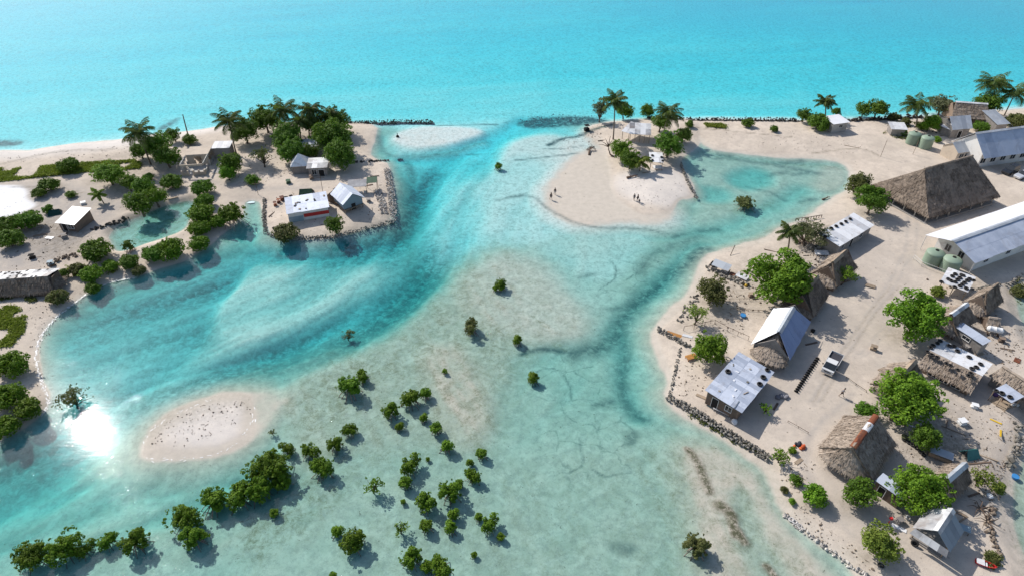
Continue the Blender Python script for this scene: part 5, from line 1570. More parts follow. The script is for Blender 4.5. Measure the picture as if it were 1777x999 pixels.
T(377, 385, 17, 'mangrove', 'bush joining the pond hedge to the channel mangrove', WB, 'bush')
T(402, 371, 22, 'mangrove', 'mangrove bulging into the inlet beside the walled islet', WB, 'mangrove')
T(344, 424, 18, 'mangrove', 'bush at the corner where the bay meets the pond bar', WB, 'bush')
T(296, 434, 26, 'mangrove', 'widest bush on the sand bar between pond and bay', WB, 'bush')
T(266, 441, 20, '', 'paler bush on the pond bar beside the widest bush', WB, 'bush')
T(399, 283, 20, '', 'tree directly below the grey block hut', )
T(395, 301, 14, 'bright', 'low bright tree in front of the concrete terrace')
T(455, 272, 19, 'olive', 'olive tree with long thin shadow in the middle of the sandy yard', kind='sparse')
T(437, 313, 13, '', 'lone bush on the sand outside the islet corner', WB, 'bush')
WG = 'trees of the western grove'
T(424, 227, 23, 'dark', 'low wide tree next to the long-trunk palm, at the sea edge of the grove', WG)
T(460, 207, 26, '', 'tall tree at the sea edge of the grove, beside the tallest palm', WG)
T(497, 236, 24, 'dark', 'dark tree in the heart of the western grove', WG)
T(504, 262, 23, '', 'tree at the front of the grove, above the pyramid roof', WG)
T(535, 263, 16, 'dark', 'small tree hiding the wall of the swallowed grey hut', WG)
T(541, 214, 19, '', 'tree filling the gap between the upswept palms', WG)
T(581, 210, 23, 'dark', 'tree at the shore end of the grove, touching the sea wall', WG)
T(578, 238, 32, '', 'largest tree of the grove, facing the small inner beach', WG)
T(590, 267, 27, '', 'round tree at the front corner of the grove, beside the inner beach', WG)
T(556, 228, 19, 'dark', 'tree behind the swallowed grey hut roof', WG)
T(497, 405, 25, 'olive', 'spreading olive bush on the seaward wall of the islet', WB, 'bush', 0.9)
T(581, 390, 17, '', 'small tree standing in the islet wall before the red-fronted house')
T(168, 436, 28, '', 'large leafy bush on the bank between shack and pond', WB, 'bush')
T(223, 427, 11, 'dark', 'small dark mangrove standing in the pond', WB, 'mangrove')
T(192, 461, 14, 'bright', 'bright bush on the bay bank below the large leafy bush', WB, 'bush')
T(224, 455, 18, '', 'low bush on the bay bank nearest the pond mangrove', WB, 'bush')
T(160, 476, 20, 'bright', 'bright wide bush on the bank above the curving beach', WB, 'bush')
T(134, 468, 15, 'olive', 'yellowish bush between the thatch house and the bright wide bush', WB, 'bush')
T(240, 470, 12, 'olive', 'small olive bush at the edge of the curving beach', WB, 'bush')
T(160, 501, 14, '', 'bush standing on the waterline of the curving beach', WB, 'bush')
T(100, 517, 18, 'olive', 'bush below the end of the long low house', WB, 'bush')
T(108, 476, 12, '', 'bush against the end wall of the long low house', WB, 'bush')
T(15, 392, 22, 'dark', 'bush at the frame edge below the white salt patch', WB, 'bush')
T(18, 416, 22, 'dark', 'dark bush at the frame edge, lowest beside the grey ground', WB, 'bush')
T(48, 383, 23, '', 'bush between the frame edge and the white tin shack', WB, 'bush')
T(83, 364, 10, '', 'small bush just behind the ragged white tin shack', WB, 'bush')
T(20, 634, 30, 'mangrove', 'large mangrove on the inner edge of the glaring beach', WB, 'bush')
T(16, 690, 30, 'mangrove', 'mangrove clump just above the lower beach corner', WB, 'bush')
T(46, 710, 25, 'mangrove', 'mangrove overhanging the water at the lower beach corner', WB, 'bush')
T(8, 742, 24, 'mangrove', 'mangrove at the frame edge below the glaring beach', WB, 'bush')
T(126, 692, 29, 'olive', 'thin mangrove standing in the bay beside the sun glint', WB, 'sparse', 0.8)
SP = 'trees of the sand spit'
T(1042, 190, 15, 'pale', 'feathery grey-green tree at the seaward tip of the spit', SP, 'feathery', 1.0, var=1)
T(1083, 192, 16, 'dark', 'dark tree beside the feathery tree on the spit', SP)
T(1125, 193, 13, '', 'tree at the sea wall between the two spit palms', SP)
T(1146, 214, 16, 'dark', 'low tree behind the spreading spit palm', SP)
T(1186, 235, 14, 'lime', 'yellow-green round tree at the inlet side of the spit', SP)
T(1161, 251, 26, '', 'biggest tree of the spit, casting shade on the inlet', SP)
T(1079, 260, 19, 'bright', 'bright tree in front of the ragged shelter on the spit', SP)
T(1094, 277, 18, '', 'tree beside the young palm on the spit', SP)
T(1196, 216, 8, '', 'small bush on the sea wall beside the spit', SP, 'bush')
T(865, 288, 8, 'mangrove', 'lone small mangrove seedling in the clear channel shallows', 'mangroves of the flats', 'mangrove')
T(1298, 214, 11, '', 'bush on the far sand bar, nearest the sea wall', SP, 'bush')
T(1343, 224, 8, '', 'smaller bush on the far sand bar', SP, 'bush')
T(1293, 352, 17, 'olive', 'olive bush standing in the middle of the inlet', 'mangroves of the flats', 'mangrove', 0.75)
EG = 'trees of the far village shore'
T(1396, 200, 13, 'dark', 'dark tree beside the sea on the far bar, first of the shrub clump', EG)
T(1421, 214, 20, '', 'large shrub of the clump against the white roofed block hut', EG, 'bush')
T(1452, 195, 9, '', 'small tree just behind the white roofed block hut', EG)
T(1500, 190, 14, 'dark', 'smaller half of the double tree on the far shore', EG)
T(1523, 189, 18, 'dark', 'larger half of the double tree on the far shore', EG)
T(1635, 183, 22, 'pale', 'dome-shaped grey-green tree next to the far thatched house', EG, zk=0.8)
T(1615, 213, 16, 'bright', 'bright green round tree between the tanks and the ribbed house', EG)
T(1712, 181, 22, 'dark', 'wide dark tree below the tall far palm', EG)
T(1768, 212, 20, 'olive', 'brownish bush at the end of the long grey roof', EG, 'bush')
T(1702, 221, 14, '', 'bush between the ribbed house and the long grey roof', EG, 'bush')
T(1626, 243, 7, 'bright', 'tiny bush beside the small tan hut', EG, 'bush')
T(1566, 229, 9, 'dark', 'small bush in front of the pale tin hut', EG, 'bush')
T(1550, 203, 10, 'olive', 'scrubby bush behind the pale tin hut', EG, 'bush')
T(1573, 212, 9, 'olive', 'scrubby bush at the foot of the spiky palm', EG, 'bush')
T(1600, 220, 9, 'dark', 'low bush squeezed between the tanks and the spiky palm', EG, 'bush')
T(1494, 322, 22, 'olive', 'olive tree at the corner of the meeting house roof', EG)
T(1514, 349, 27, '', 'bushy tree leaning in front of the meeting house', EG)
VG = 'trees of the near village'
T(1402, 404, 31, 'pale', 'feathery grey tree beside the white tyre hut', VG, 'feathery', 0.8, var=0)
T(1350, 485, 49, 'bright', 'biggest round bright green tree, among the huts by the water', VG)
T(1237, 504, 29, 'olive', 'yellow-olive tree by the jetty shed', VG, zk=0.9)
T(1209, 546, 21, 'lime', 'sparse leafy tree with bare limbs on the shore point', VG, 'sparse')
T(1232, 602, 32, 'bright', 'bright tree shading the corner of the flat grey house', VG)
T(1329, 707, 12, 'bright', 'slender papaya-like sapling behind the flat grey house', VG, 'sparse')
T(1466, 478, 20, 'bright', 'small leafy tree growing against the thatched hut', VG, 'sparse')
T(1588, 553, 45, 'bright', 'big bright tree at the edge of the open sand, beside the ragged hut', VG)
T(1627, 506, 13, 'lime', 'lime-coloured shrub beside the lean-to crowded with tyres', VG, 'bush')
T(1579, 690, 50, 'bright', 'widest spreading tree in the near village, over a thatched house', VG, zk=0.9)
T(1604, 756, 26, '', 'tree directly below the widest spreading tree', VG)
T(1505, 713, 19, '', 'dense low bush at the ridge end of the rust-capped house', VG, 'bush')
T(1355, 790, 17, 'bright', 'leafy shrub growing out of the shore wall', VG, 'sparse')
T(1376, 781, 8, 'bright', 'small shrub beside the orange bundle', VG, 'bush')
T(1381, 832, 12, '', 'low bush on the shore path below the leafy wall shrub', VG, 'bush')
T(1361, 850, 8, 'olive', 'tiny bush on the tide line near the white painted tyres', VG, 'bush')
T(1375, 870, 7, 'bright', 'smallest bright bush just above the white painted tyres', VG, 'bush')
T(1413, 860, 22, 'bright', 'round tree standing alone on the near shore sand', VG, 'bush', 1.15)
T(1495, 856, 29, '', 'round tree against the front of the rust-capped house', VG)
T(1599, 850, 43, 'bright', 'broad tree between the blue shack and the ragged hut', VG)
T(1526, 940, 34, 'lime', 'yellow-green tree nearest the bottom shore', VG)
T(1703, 828, 21, 'lime', 'pale leaning tree beside the water and the ragged hut', VG, 'sparse')
T(1733, 846, 12, 'lime', 'outer low branch bush of the pale leaning tree', VG, 'bush')
T(1727, 974, 8, 'olive', 'weedy bush beside the red and white boat', VG, 'bush')
T(1768, 507, 13, 'olive', 'bush at the edge of the back pool', VG, 'bush')

# ------------------------------------------------------------------ mangroves on the flats
MG = 'mangroves of the flats'
def G(x, y, r, label, kind='mangrove', mat='mangrove', **k):
    T(x, y, r, mat, label, MG, kind, **k)
G(603, 582, 11, 'thin pale mangrove at the edge of the deep channel', 'sparse', 'olive')
G(818, 566, 16, 'olive mangrove in the dark mottled algae of the central flat', mat='olive')
G(898, 590, 10, 'small upright mangrove on the curved sand rim of the flat')
G(868, 494, 12, 'mangrove alone on the upper central flat')
G(859, 500, 6, 'low sprig against the mangrove of the upper central flat')
G(771, 643, 6, 'tiny mangrove on the pale streaked sand')
G(926, 656, 12, 'round mangrove among the ring marks of the clear flat')
G(605, 669, 22, 'large mangrove nearest the sand bar, standing alone')
G(629, 652, 13, 'smaller mangrove grown into the lone large one')
G(711, 691, 18, 'wide mangrove at the top of the central clump')
G(738, 682, 12, 'mangrove at the seaward end of the wide one')
G(677, 712, 16, 'tall mangrove at the side of the central clump')
G(693, 740, 9, 'small mangrove at the foot of the tall central one')
G(735, 725, 9, 'first of three mangroves stepping down from the central clump')
G(757, 741, 13, 'second of three mangroves stepping down, between the other two')
G(774, 773, 13, 'third and lowest of the mangroves stepping down from the clump')
G(607, 745, 14, 'mangrove midway between lone large one and the paired ones')
G(581, 770, 15, 'mangrove beside the pair, towards the central clump')
G(538, 781, 16, 'upper mangrove of the touching pair below the sand bar')
G(559, 810, 21, 'lower mangrove of the touching pair below the sand bar')
G(498, 778, 14, 'mangrove at the tip of the long dark thicket')
G(472, 749, 7, 'bare sprig at the end of the sand bar', 'sparse', 'olive')
G(466, 810, 34, 'biggest mangrove of the long dark thicket')
G(446, 845, 28, 'mangrove in the middle of the long dark thicket')
G(414, 860, 25, 'mangrove third along the long dark thicket')
G(370, 866, 26, 'mangrove at the outer end of the long dark thicket')
G(488, 832, 20, 'mangrove on the shaded side of the biggest one')
G(318, 900, 27, 'upper mangrove of the pair past the thicket end')
G(336, 930, 23, 'lower mangrove of the pair past the thicket end')
G(475, 889, 10, 'little mangrove in the shade strip below the thicket')
G(584, 922, 13, 'narrow mangrove beside the tall bottom one')
G(611, 938, 23, 'tall mangrove in the bottom middle flat')
G(711, 806, 19, 'round mangrove, upper of two on the open flat')
G(704, 836, 14, 'mangrove tucked below the round upper one')
G(836, 787, 12, 'mangrove farthest out on the clear side of the flat')
G(816, 801, 8, 'small mangrove beside the farthest one')
G(821, 825, 15, 'mangrove with bare roots below the farthest two')
G(742, 796, 5, 'seedling between the round mangrove and the steps')
G(646, 844, 17, 'ragged mangrove with spreading red roots', 'sparse', 'mangrove')
G(781, 852, 21, 'big mangrove at the centre of the lower scatter')
G(797, 838, 10, 'branch mangrove at the crown of the big central one')
G(739, 872, 19, 'wide mangrove beside the big central one')
G(700, 870, 6, 'tiny mangrove next to the wide one')
G(786, 893, 12, 'mangrove just below the big central one')
G(782, 915, 13, 'second mangrove below the big central one')
G(740, 912, 14, 'mangrove with bushy top in the lower scatter')
G(695, 917, 14, 'thin rooted mangrove in the lower scatter', 'sparse', 'mangrove')
G(830, 897, 9, 'small mangrove next to the lower outer one')
G(849, 908, 17, 'lower outer mangrove with tangled bare roots')
G(869, 930, 9, 'shaded mangrove at the back of the lower outer one')
G(822, 962, 7, 'seedling mangrove at the end of the tangled roots')
G(713, 968, 20, 'mangrove at the bottom edge, first of three')
G(742, 982, 14, 'mangrove at the bottom edge, middle and smallest of three')
G(766, 985, 22, 'mangrove at the bottom edge, largest of three')
G(578, 998, 8, 'mangrove tip just entering the bottom edge')
G(1209, 946, 23, 'olive mangrove on the near shore flat, away from the others', mat='olive', zk=0.9)
G(54, 963, 29, 'dark mangrove at the corner end of the bottom hedge')
G(110, 948, 30, 'largest mangrove of the bottom hedge')
G(146, 952, 17, 'low mangrove of the bottom hedge, beside the largest')
G(186, 939, 17, 'small mangrove of the bottom hedge')
G(233, 939, 24, 'mangrove standing apart at the end of the bottom hedge')
# ------------------------------------------------------------------ walls of loose stone, sea walls
def wpath(pix):
    out = []
    for p in pix:
        q = ground(*p)
        out.append(Vector((q.x, q.y, 0)))
    return out

def stone_wall(pix, width, top, size, mat, label, name='stone_wall', core=None, dens=1.0, low=None):
    pts = wpath(pix)
    rr = random.Random(int(pix[0][0] * 7 + pix[0][1]))
    mb = MB()
    for a, b in zip(pts[:-1], pts[1:]):
        L = (b - a).length
        d = (b - a).normalized()
        s = Vector((-d.y, d.x, 0))
        n = int(L * width * 1.4 / (size * size * 3) * dens) + 1
        for _ in range(n):
            p = a + d * rr.uniform(0, L)
            o = rr.uniform(-1, 1)
            p = p + s * o * width / 2
            g = gh(p.x, p.y)
            zt = max(g, top if low is None else g + low)
            z = g + (zt - g) * rr.random() * (1 - 0.55 * abs(o))
            mb.blob((p.x, p.y, z + size * 0.15), size * rr.uniform(0.55, 1.3), rr.randrange(10 ** 6))
        if core:
            g0, g1 = gh(a.x, a.y), gh(b.x, b.y)
            c = (a + b) / 2
            mb.box((c.x, c.y, min(g0, g1) - 0.6), (L + width * .5, width * 0.8, top - min(g0, g1) + 0.55), math.atan2(d.y, d.x))
    o = mb.build(name, M[mat], None)
    return tag(o, label, 'wall')

stone_wall([(601, 214), (640, 214.5), (700, 215), (752, 216)], 1.1, 0.75, 0.17, 'rock_dark', 'long dark sea wall of stones running out from the western grove', 'sea_wall', True)
stone_wall([(1125, 206), (1200, 209), (1300, 210), (1392, 211)], 0.7, 1.05, 0.18, 'rock_dark', 'low dark sea wall along the far sand bar beyond the inlet', 'sea_wall', True)
stone_wall([(1470, 211), (1540, 208), (1600, 204)], 0.9, 1.2, 0.35, 'rock_dark', 'dark sea wall behind the double tree on the far shore', 'sea_wall', True)
stone_wall([(459, 347), (458, 375), (461, 406)], 0.7, 0.9, 0.15, 'rock', 'stone edging on the inlet side of the walled islet')
stone_wall([(463, 408), (500, 417), (580, 413), (640, 398), (684, 389)], 0.6, 0.8, 0.14, 'rock', 'stone edging along the bay side of the walled islet')
stone_wall([(672, 296), (678, 330), (682, 360), (684, 388)], 1.5, 1.0, 0.17, 'rock_pale', 'tumbled pale rubble wall on the channel side of the walled islet', dens=1.1)
stone_wall([(655, 330), (662, 350), (668, 372)], 1.6, 1.1, 0.17, 'rock_pale', 'heap of pale rubble inside the channel wall of the islet', 'rubble_heap', low=0.35, dens=.7)
stone_wall([(606, 283), (640, 281), (700, 277)], 0.6, 0.25, 0.28, 'rock_dark', 'low dark line of stones across the small inner beach', low=0.2, dens=.7)
stone_wall([(1181, 284), (1186, 300), (1197, 325), (1209, 348)], 0.6, 0.85, 0.15, 'rock', 'curved stone edging on the inlet side of the sand spit')
stone_wall([(1157, 689), (1185, 703), (1215, 722), (1250, 744), (1290, 770), (1334, 796)], 1.2, 0.9, 0.15, 'rock', 'long stone shore wall below the flat grey house', dens=1.5)
stone_wall([(1140, 572), (1165, 585), (1195, 602)], 0.9, 0.9, 0.15, 'rock', 'short stone arm at the shore point near the brown plank')
stone_wall([(1181, 602), (1172, 640), (1166, 672), (1160, 688)], 0.4, 0.9, 0.12, 'rock', 'thin stone kerb down the shore edge beside the orange bench', dens=.8, low=.2)
stone_wall([(1360, 890), (1372, 905), (1400, 925), (1440, 955), (1475, 982), (1505, 998)], 0.6, 0.8, 0.15, 'rock_pale', 'row of pale stones along the bottom shore', low=.2)
stone_wall([(1766, 735), (1768, 765), (1755, 800), (1750, 815)], 1.0, 0.9, 0.26, 'rock', 'crumbling stone bank at the back lagoon near the yellow board', dens=.8)
stone_wall([(1721, 880), (1716, 915), (1722, 940), (1733, 965)], 0.8, 0.9, 0.22, 'litter', 'brushwood bank behind the pale gabled hut', 'brush_bank', low=.25)
stone_wall([(158, 400), (180, 394), (205, 385), (224, 378)], 0.8, 0.9, 0.26, 'rock_dark', 'dark stone edging at the head of the pond')
stone_wall([(88, 462), (110, 447), (135, 442)], 1.2, 0.9, 0.26, 'litter', 'heap of dark driftwood between the bank bush and the low house', 'driftwood_heap', low=.4)
stone_wall([(1640, 497), (1690, 503), (1750, 494), (1777, 478)], 0.6, 1.0, 0.22, 'rock', 'stone line behind the long hall at the pool', low=.2, dens=.7)
stone_wall([(1206, 512), (1195, 540), (1183, 560)], 1.8, 0.9, 0.24, 'rock', 'scatter of beach stones below the yellow-olive tree', 'stone_scatter', low=.15, dens=.35)
stone_wall([(1226, 462), (1240, 470), (1262, 480), (1300, 500)], 1.6, 0.9, 0.28, 'rock', 'rough stone footing under the jetty shed', 'stone_footing', low=.3, dens=.7)

# ------------------------------------------------------------------ creeping green cover, litter, pebbles: nobody could count them
def inside(x, y, poly):
    c = False
    n = len(poly)
    for i in range(n):
        (ax, ay), (bx, by) = poly[i], poly[(i + 1) % n]
        if (ay > y) != (by > y) and x < (bx - ax) * (y - ay) / (by - ay) + ax:
            c = not c
    return c

def fill(pix, n, fn, seed):
    poly = [(ground(*p).x, ground(*p).y) for p in pix]
    rr = random.Random(seed)
    xs, ys = [p[0] for p in poly], [p[1] for p in poly]
    k = 0
    while k < n:
        x, y = rr.uniform(min(xs), max(xs)), rr.uniform(min(ys), max(ys))
        if inside(x, y, poly):
            fn(rr, x, y, gh(x, y))
            k += 1

def cover(pix, n, label, seed, hgt=0.45, mat='grass', gap=0.5):
    mb = MB()
    def f(rr, x, y, g):
        if vnoise(np.array([x]), np.array([y]), 2.4, seed)[0] < gap - 0.12:
            return
        h = hgt * (0.4 + vnoise(np.array([x]), np.array([y]), 3.0, seed + 5)[0])
        t = rr.uniform(-.15, .15)
        for _ in range(7):
            p = Vector((x + rr.gauss(0, .22), y + rr.gauss(0, .22), g + rr.uniform(0, h)))
            leaf_quad(mb, p, rdir(rr) + Vector((0, 0, 1.0)), rr.uniform(.25, .45), rr.uniform(.16, .26), rr, min(1, max(0, .45 + t + rr.uniform(-.3, .4))))
    fill(pix, n, f, seed)
    tag(mb.build('ground_cover', M[mat]), kind='stuff')

cover([(-60, 296), (60, 291), (130, 286), (245, 278), (243, 293), (150, 300), (60, 309), (0, 316), (-60, 318)], 5200, '', 1, 0.5, 'grass', 0.52)
cover([(-40, 535), (25, 530), (45, 545), (40, 575), (20, 600), (-40, 610)], 1500, '', 2, 0.4, 'grass', .52)
cover([(0, 500), (60, 520), (80, 535), (50, 545), (0, 530)], 600, '', 3, 0.35, 'leaf_olive', .55)
cover([(1222, 215), (1262, 217), (1258, 224), (1226, 221)], 260, '', 4, 0.5)
cover([(112, 465), (150, 460), (200, 462), (235, 466), (190, 475), (130, 480)], 260, '', 5, 0.4, 'grass', .55)
cover([(1530, 232), (1545, 224), (1620, 245), (1600, 250), (1560, 242)], 160, '', 6, 0.5, 'leaf_olive', .5)
cover([(1545, 205), (1600, 208), (1640, 215), (1632, 226), (1560, 220)], 260, '', 7, 0.6, 'leaf_olive', .5)
cover([(1168, 700), (1200, 712), (1260, 748), (1325, 790), (1315, 790), (1250, 752), (1190, 716)], 120, '', 8, 0.3, 'leaf_olive', .6)
cover([(1712, 960), (1735, 965), (1728, 985), (1705, 980)], 60, '', 9, .4, 'leaf_olive', .4)
cover([(1760, 480), (1800, 490), (1800, 540), (1765, 530)], 90, '', 10, .4, 'leaf_olive', .5)

def pebbles(pix, n, seed, smin, smax, mat='litter', sticks=0.3):
    mb = MB()
    def f(rr, x, y, g):
        s = rr.uniform(smin, smax) * (0.4 + 0.7 * rr.random())
        if rr.random() < sticks:
            a = rr.uniform(0, 3.14)
            L = s * rr.uniform(1.2, 3.0)
            mb.bar((x - L * math.cos(a), y - L * math.sin(a), g + .03), (x + L * math.cos(a), y + L * math.sin(a), g + .05 + s * .2), s * .35)
        else:
            mb.blob((x, y, g + s * .2), s, rr.randrange(10 ** 6), 1)
    fill(pix, n, f, seed)
    tag(mb.build('beach_litter', M[mat]), kind='stuff')
pebbles([(258, 770), (290, 730), (350, 702), (425, 694), (440, 715), (400, 745), (320, 775)], 142, 1, .05, .13)
pebbles([(-20, 275), (120, 262), (225, 250), (330, 240), (330, 252), (220, 268), (100, 282), (-20, 290)], 161, 2, .05, .15)
pebbles([(50, 520), (140, 505), (240, 478), (240, 486), (110, 545), (70, 600), (75, 690), (60, 720), (30, 700), (50, 640)], 161, 3, .05, .14)
pebbles([(50, 385), (150, 395), (170, 430), (110, 460), (30, 470), (0, 440)], 148, 4, .06, .2)
pebbles([(1180, 640), (1225, 610), (1235, 660), (1210, 690), (1165, 685)], 80, 5, .05, .16)
pebbles([(1200, 560), (1300, 540), (1290, 580), (1250, 590), (1190, 590)], 99, 6, .05, .15)
pebbles([(1235, 465), (1330, 500), (1310, 560), (1250, 545), (1220, 500)], 148, 7, .06, .22)
pebbles([(1370, 440), (1440, 430), (1420, 470), (1395, 480)], 80, 8, .08, .25)
pebbles([(1640, 700), (1760, 700), (1765, 740), (1740, 790), (1700, 800), (1650, 780)], 204, 9, .04, .14)
pebbles([(1690, 790), (1745, 800), (1740, 860), (1715, 900), (1690, 870)], 204, 10, .05, .18)
pebbles([(1690, 590), (1777, 570), (1777, 640), (1740, 640), (1700, 620)], 161, 11, .05, .18)
pebbles([(1360, 890), (1400, 870), (1420, 900), (1500, 960), (1520, 995), (1440, 950)], 93, 12, .04, .16)
pebbles([(1350, 800), (1420, 800), (1400, 840), (1360, 880)], 74, 13, .05, .15)
pebbles([(980, 222), (1055, 214), (1060, 240), (1010, 258), (960, 262)], 136, 14, .06, .2)
pebbles([(470, 345), (540, 320), (640, 300), (670, 330), (670, 380), (500, 410), (470, 400)], 204, 15, .05, .16)
pebbles([(300, 290), (460, 255), (520, 300), (440, 330), (330, 310)], 161, 16, .05, .15)
pebbles([(1070, 300), (1170, 300), (1190, 335), (1150, 365), (1080, 340)], 80, 17, .04, .12)
pebbles([(1210, 225), (1400, 228), (1500, 250), (1480, 268), (1300, 258)], 124, 18, .05, .13)
pebbles([(1600, 480), (1740, 500), (1760, 560), (1680, 620), (1620, 590)], 124, 19, .05, .2)
pebbles([(1530, 215), (1610, 212), (1650, 235), (1600, 240)], 99, 20, .1, .3, 'rock')
pebbles([(900, 204), (960, 199), (1050, 203), (1050, 212), (980, 216), (910, 214)], 190, 21, .07, .20, 'rock_dark', .05)
pebbles([(1560, 640), (1600, 760), (1640, 800), (1560, 800)], 99, 22, .05, .14)

# sun glitter on the water's edge, painted as small white flecks
def glint_flecks(pix, w, seed, dens):
    mb = MB()
    pts = chaikin(wpts(pix), 2, False)
    rr = random.Random(seed)
    for (ax, ay), (bx, by) in zip(pts[:-1], pts[1:]):
        L = math.hypot(bx - ax, by - ay)
        for _ in range(int(L * dens)):
            t = rr.random()
            x, y = ax + (bx - ax) * t + rr.gauss(0, w), ay + (by - ay) * t + rr.gauss(0, w)
            a = math.atan2(by - ay, bx - ax) + rr.gauss(0, .3)
            g = max(gh(x, y), 0) + .012
            l, k = rr.uniform(.06, .32), rr.uniform(.02, .06)
            n = 7
            mb.face([(x + l * math.cos(q) * math.cos(a) - k * math.sin(q) * math.sin(a), y + l * math.cos(q) * math.sin(a) + k * math.sin(q) * math.cos(a), g + .01 * rr.random()) for q in [6.283 * i / n for i in range(n)]])
    tag(mb.build('glint_flecks', M['glint_flecks']), kind='stuff')
glint_flecks([(232, 482), (185, 490), (142, 515), (88, 558), (64, 592), (63, 640), (80, 680), (85, 702), (72, 722)], .12, 1, 9)
glint_flecks([(244, 778), (257, 748), (300, 718), (375, 690)], .16, 2, 2.5)
glint_flecks([(445, 698), (440, 735), (405, 780), (330, 797), (262, 798), (244, 785)], .2, 3, 2)

# ------------------------------------------------------------------ tanks
def tank(px, py, d, hgt, label):
    g = ground(px, py)
    t = thing('water_tank', label, 'water tank', (g.x, g.y, g.z), 0, 'green water tanks')
    r = d / 2
    mb = MB()
    pr = [(r, 0)]
    for k in range(8):
        z = hgt * (k + .5) / 8
        pr += [(r, z - .06), (r + .035, z), (r, z + .06)]
    pr += [(r, hgt), (r * .9, hgt + .12), (r * .6, hgt + .36), (r * .25, hgt + .46), (0.0001, hgt + .48)]
    mb.lathe(pr, 28)
    mb.build('tank_body', M['tank'], t, True)
    mb = MB()
    mb.lathe([(.3, hgt + .40), (.3, hgt + .56), (.0001, hgt + .58)], 14)
    mb.build('lid', M['dark'], t)
    mb = MB()
    mb.tube([(r + .02, 0, .2), (r + .2, 0, .2)], .04, 6)
    mb.build('tap', M['chrome'], t)
tank(1616, 456, 3.1, 2.3, 'green water tank at the hall gable, nearer its wall corner post')
tank(1645, 468, 3.1, 2.3, 'green water tank at the hall gable, beside the lean-to full of tyres')
tank(1582, 249, 2.9, 2.5, 'far green water tank, nearer the pale tin hut')
tank(1604, 256, 2.9, 2.5, 'far green water tank, nearer the tan gable hut')

def fence(pix, hgt, label, mat='frame_white', step=2.4, rails=2, name='fence', r=.035):
    pts = wpath(pix)
    t = thing(name, label, 'fence', (pts[0].x, pts[0].y, gh(pts[0].x, pts[0].y)))
    o = Vector(t.location)
    rl = MB()
    for a, b in zip(pts[:-1], pts[1:]):
        n = max(1, int((b - a).length / step))
        for i in range(n + 1):
            p = a.lerp(b, i / n)
            g = gh(p.x, p.y)
            m_ = MB()
            m_.tube([Vector((p.x, p.y, g - .2)) - o, Vector((p.x, p.y, g + hgt)) - o], r, 6)
            m_.build('post', M[mat], t)
        for k in range(rails):
            z = hgt * (k + 1) / rails - .05
            rl.bar(Vector((a.x, a.y, gh(a.x, a.y) + z)) - o, Vector((b.x, b.y, gh(b.x, b.y) + z)) - o, r * 1.4)
    rl.build('rail', M[mat], t)
fence([(1584, 450), (1598, 462), (1640, 478)], 1.0, 'low pipe rail around the tanks at the hall gable')
fence([(1186, 573), (1240, 562), (1262, 574), (1298, 590)], 0.9, 'old dark pole fence from the shore point to the blue and white house', 'driftwood', 1.6, 1)
fence([(1395, 470), (1440, 492)], 0.5, 'low dark plank border between the two thatched huts', 'driftwood', 1.5, 1)
fence([(1266, 521), (1300, 521), (1326, 520)], 0.45, 'low board border beside the big round green tree', 'wood', 1.4, 1)
fence([(1268, 537), (1298, 539), (1332, 541)], 0.35, 'thin pole border above the white slope of the gabled house', 'driftwood', 1.4, 1)
fence([(1380, 384), (1402, 382), (1425, 378)], 0.7, 'row of dark stakes on the sand above the white tyre hut', 'driftwood', .55, 1, r=.07)
fence([(1367, 732), (1385, 742), (1402, 752)], 0.35, 'low plank border on the open sand below the flat grey house', 'driftwood', 1.2, 1)
fence([(1468, 656), (1485, 668), (1503, 680)], 0.35, 'low kerb line between the truck and the half hidden thatched house', 'driftwood', 1.2, 1)

# ------------------------------------------------------------------ tyres on the ground
for i in range(17):
    s = i / 16
    p = ground(1418 - 37 * s, 623 + 57 * s)
    q = ground(1416, 626) - ground(1381, 680)
    tyre(p + Vector((0, 0, .10)), (q.x, q.y, 0.25 * q.length), 'dark half buried tyre in the border row between house and truck', 'tyre border beside the truck', sc=.85)
for (x, y, l) in ((1373, 902, 'white painted tyre on the shore, first of three by the tiny bush'), (1379, 906, 'white painted tyre in the middle of the three on the shore'), (1387, 913, 'white painted tyre nearest the row of pale stones')):
    tyre(ground(x, y) + Vector((0, 0, .02)), (random.uniform(-.2, .2), random.uniform(-.2, .2), 1), l, 'white painted tyres on the shore', TYRE_W, .95)
tyre(ground(1528, 981), (.3, .2, 1), 'black tyre lying under the yellow-green tree at the bottom shore', None, sc=1.0)
tyre(ground(1586, 944) + Vector((0, 0, .35)), (-.7, -.6, .35), 'big tyre leaning at the open end of the pale gabled hut', None, sc=1.15)
for i, (x, y) in enumerate(((1569, 763), (1577, 768), (1583, 772), (1590, 777), (1597, 784), (1602, 789))):
    tyre(ground(x, y), (.1, .1, 1), 'tyre in the planter row below the widest spreading tree', 'tyre planter row', sc=.95)
tyre(ground(1575, 898), (.2, -.3, 1), 'pale tyre on the ground below the broad tree', None, TYRE_W, .9)

# ------------------------------------------------------------------ vehicles
def wheel(parent, x, y, r, w, rim='chrome'):
    mb = MB()
    prof = [(r * .55, -w / 2), (r * .9, -w / 2), (r, -w / 2 + .04), (r, w / 2 - .04), (r * .9, w / 2), (r * .55, w / 2), (r * .55, -w / 2)]
    mb.lathe(prof, 20)
    me = mb.mesh('wheel', M['tyre'], True)
    me.transform(Matrix.Translation((x, y, r)) @ Matrix.Rotation(math.pi / 2, 4, 'X'))
    o = link('wheel', me, parent)
    mb = MB()
    mb.lathe([(.0001, -w / 2 + .03), (r * .56, -w / 2 + .02), (r * .56, w / 2 - .02), (.0001, w / 2 - .03)], 14)
    me = mb.mesh('rim', M[rim], True)
    me.transform(Matrix.Translation((x, y, r)) @ Matrix.Rotation(math.pi / 2, 4, 'X'))
    link('rim', me, o)

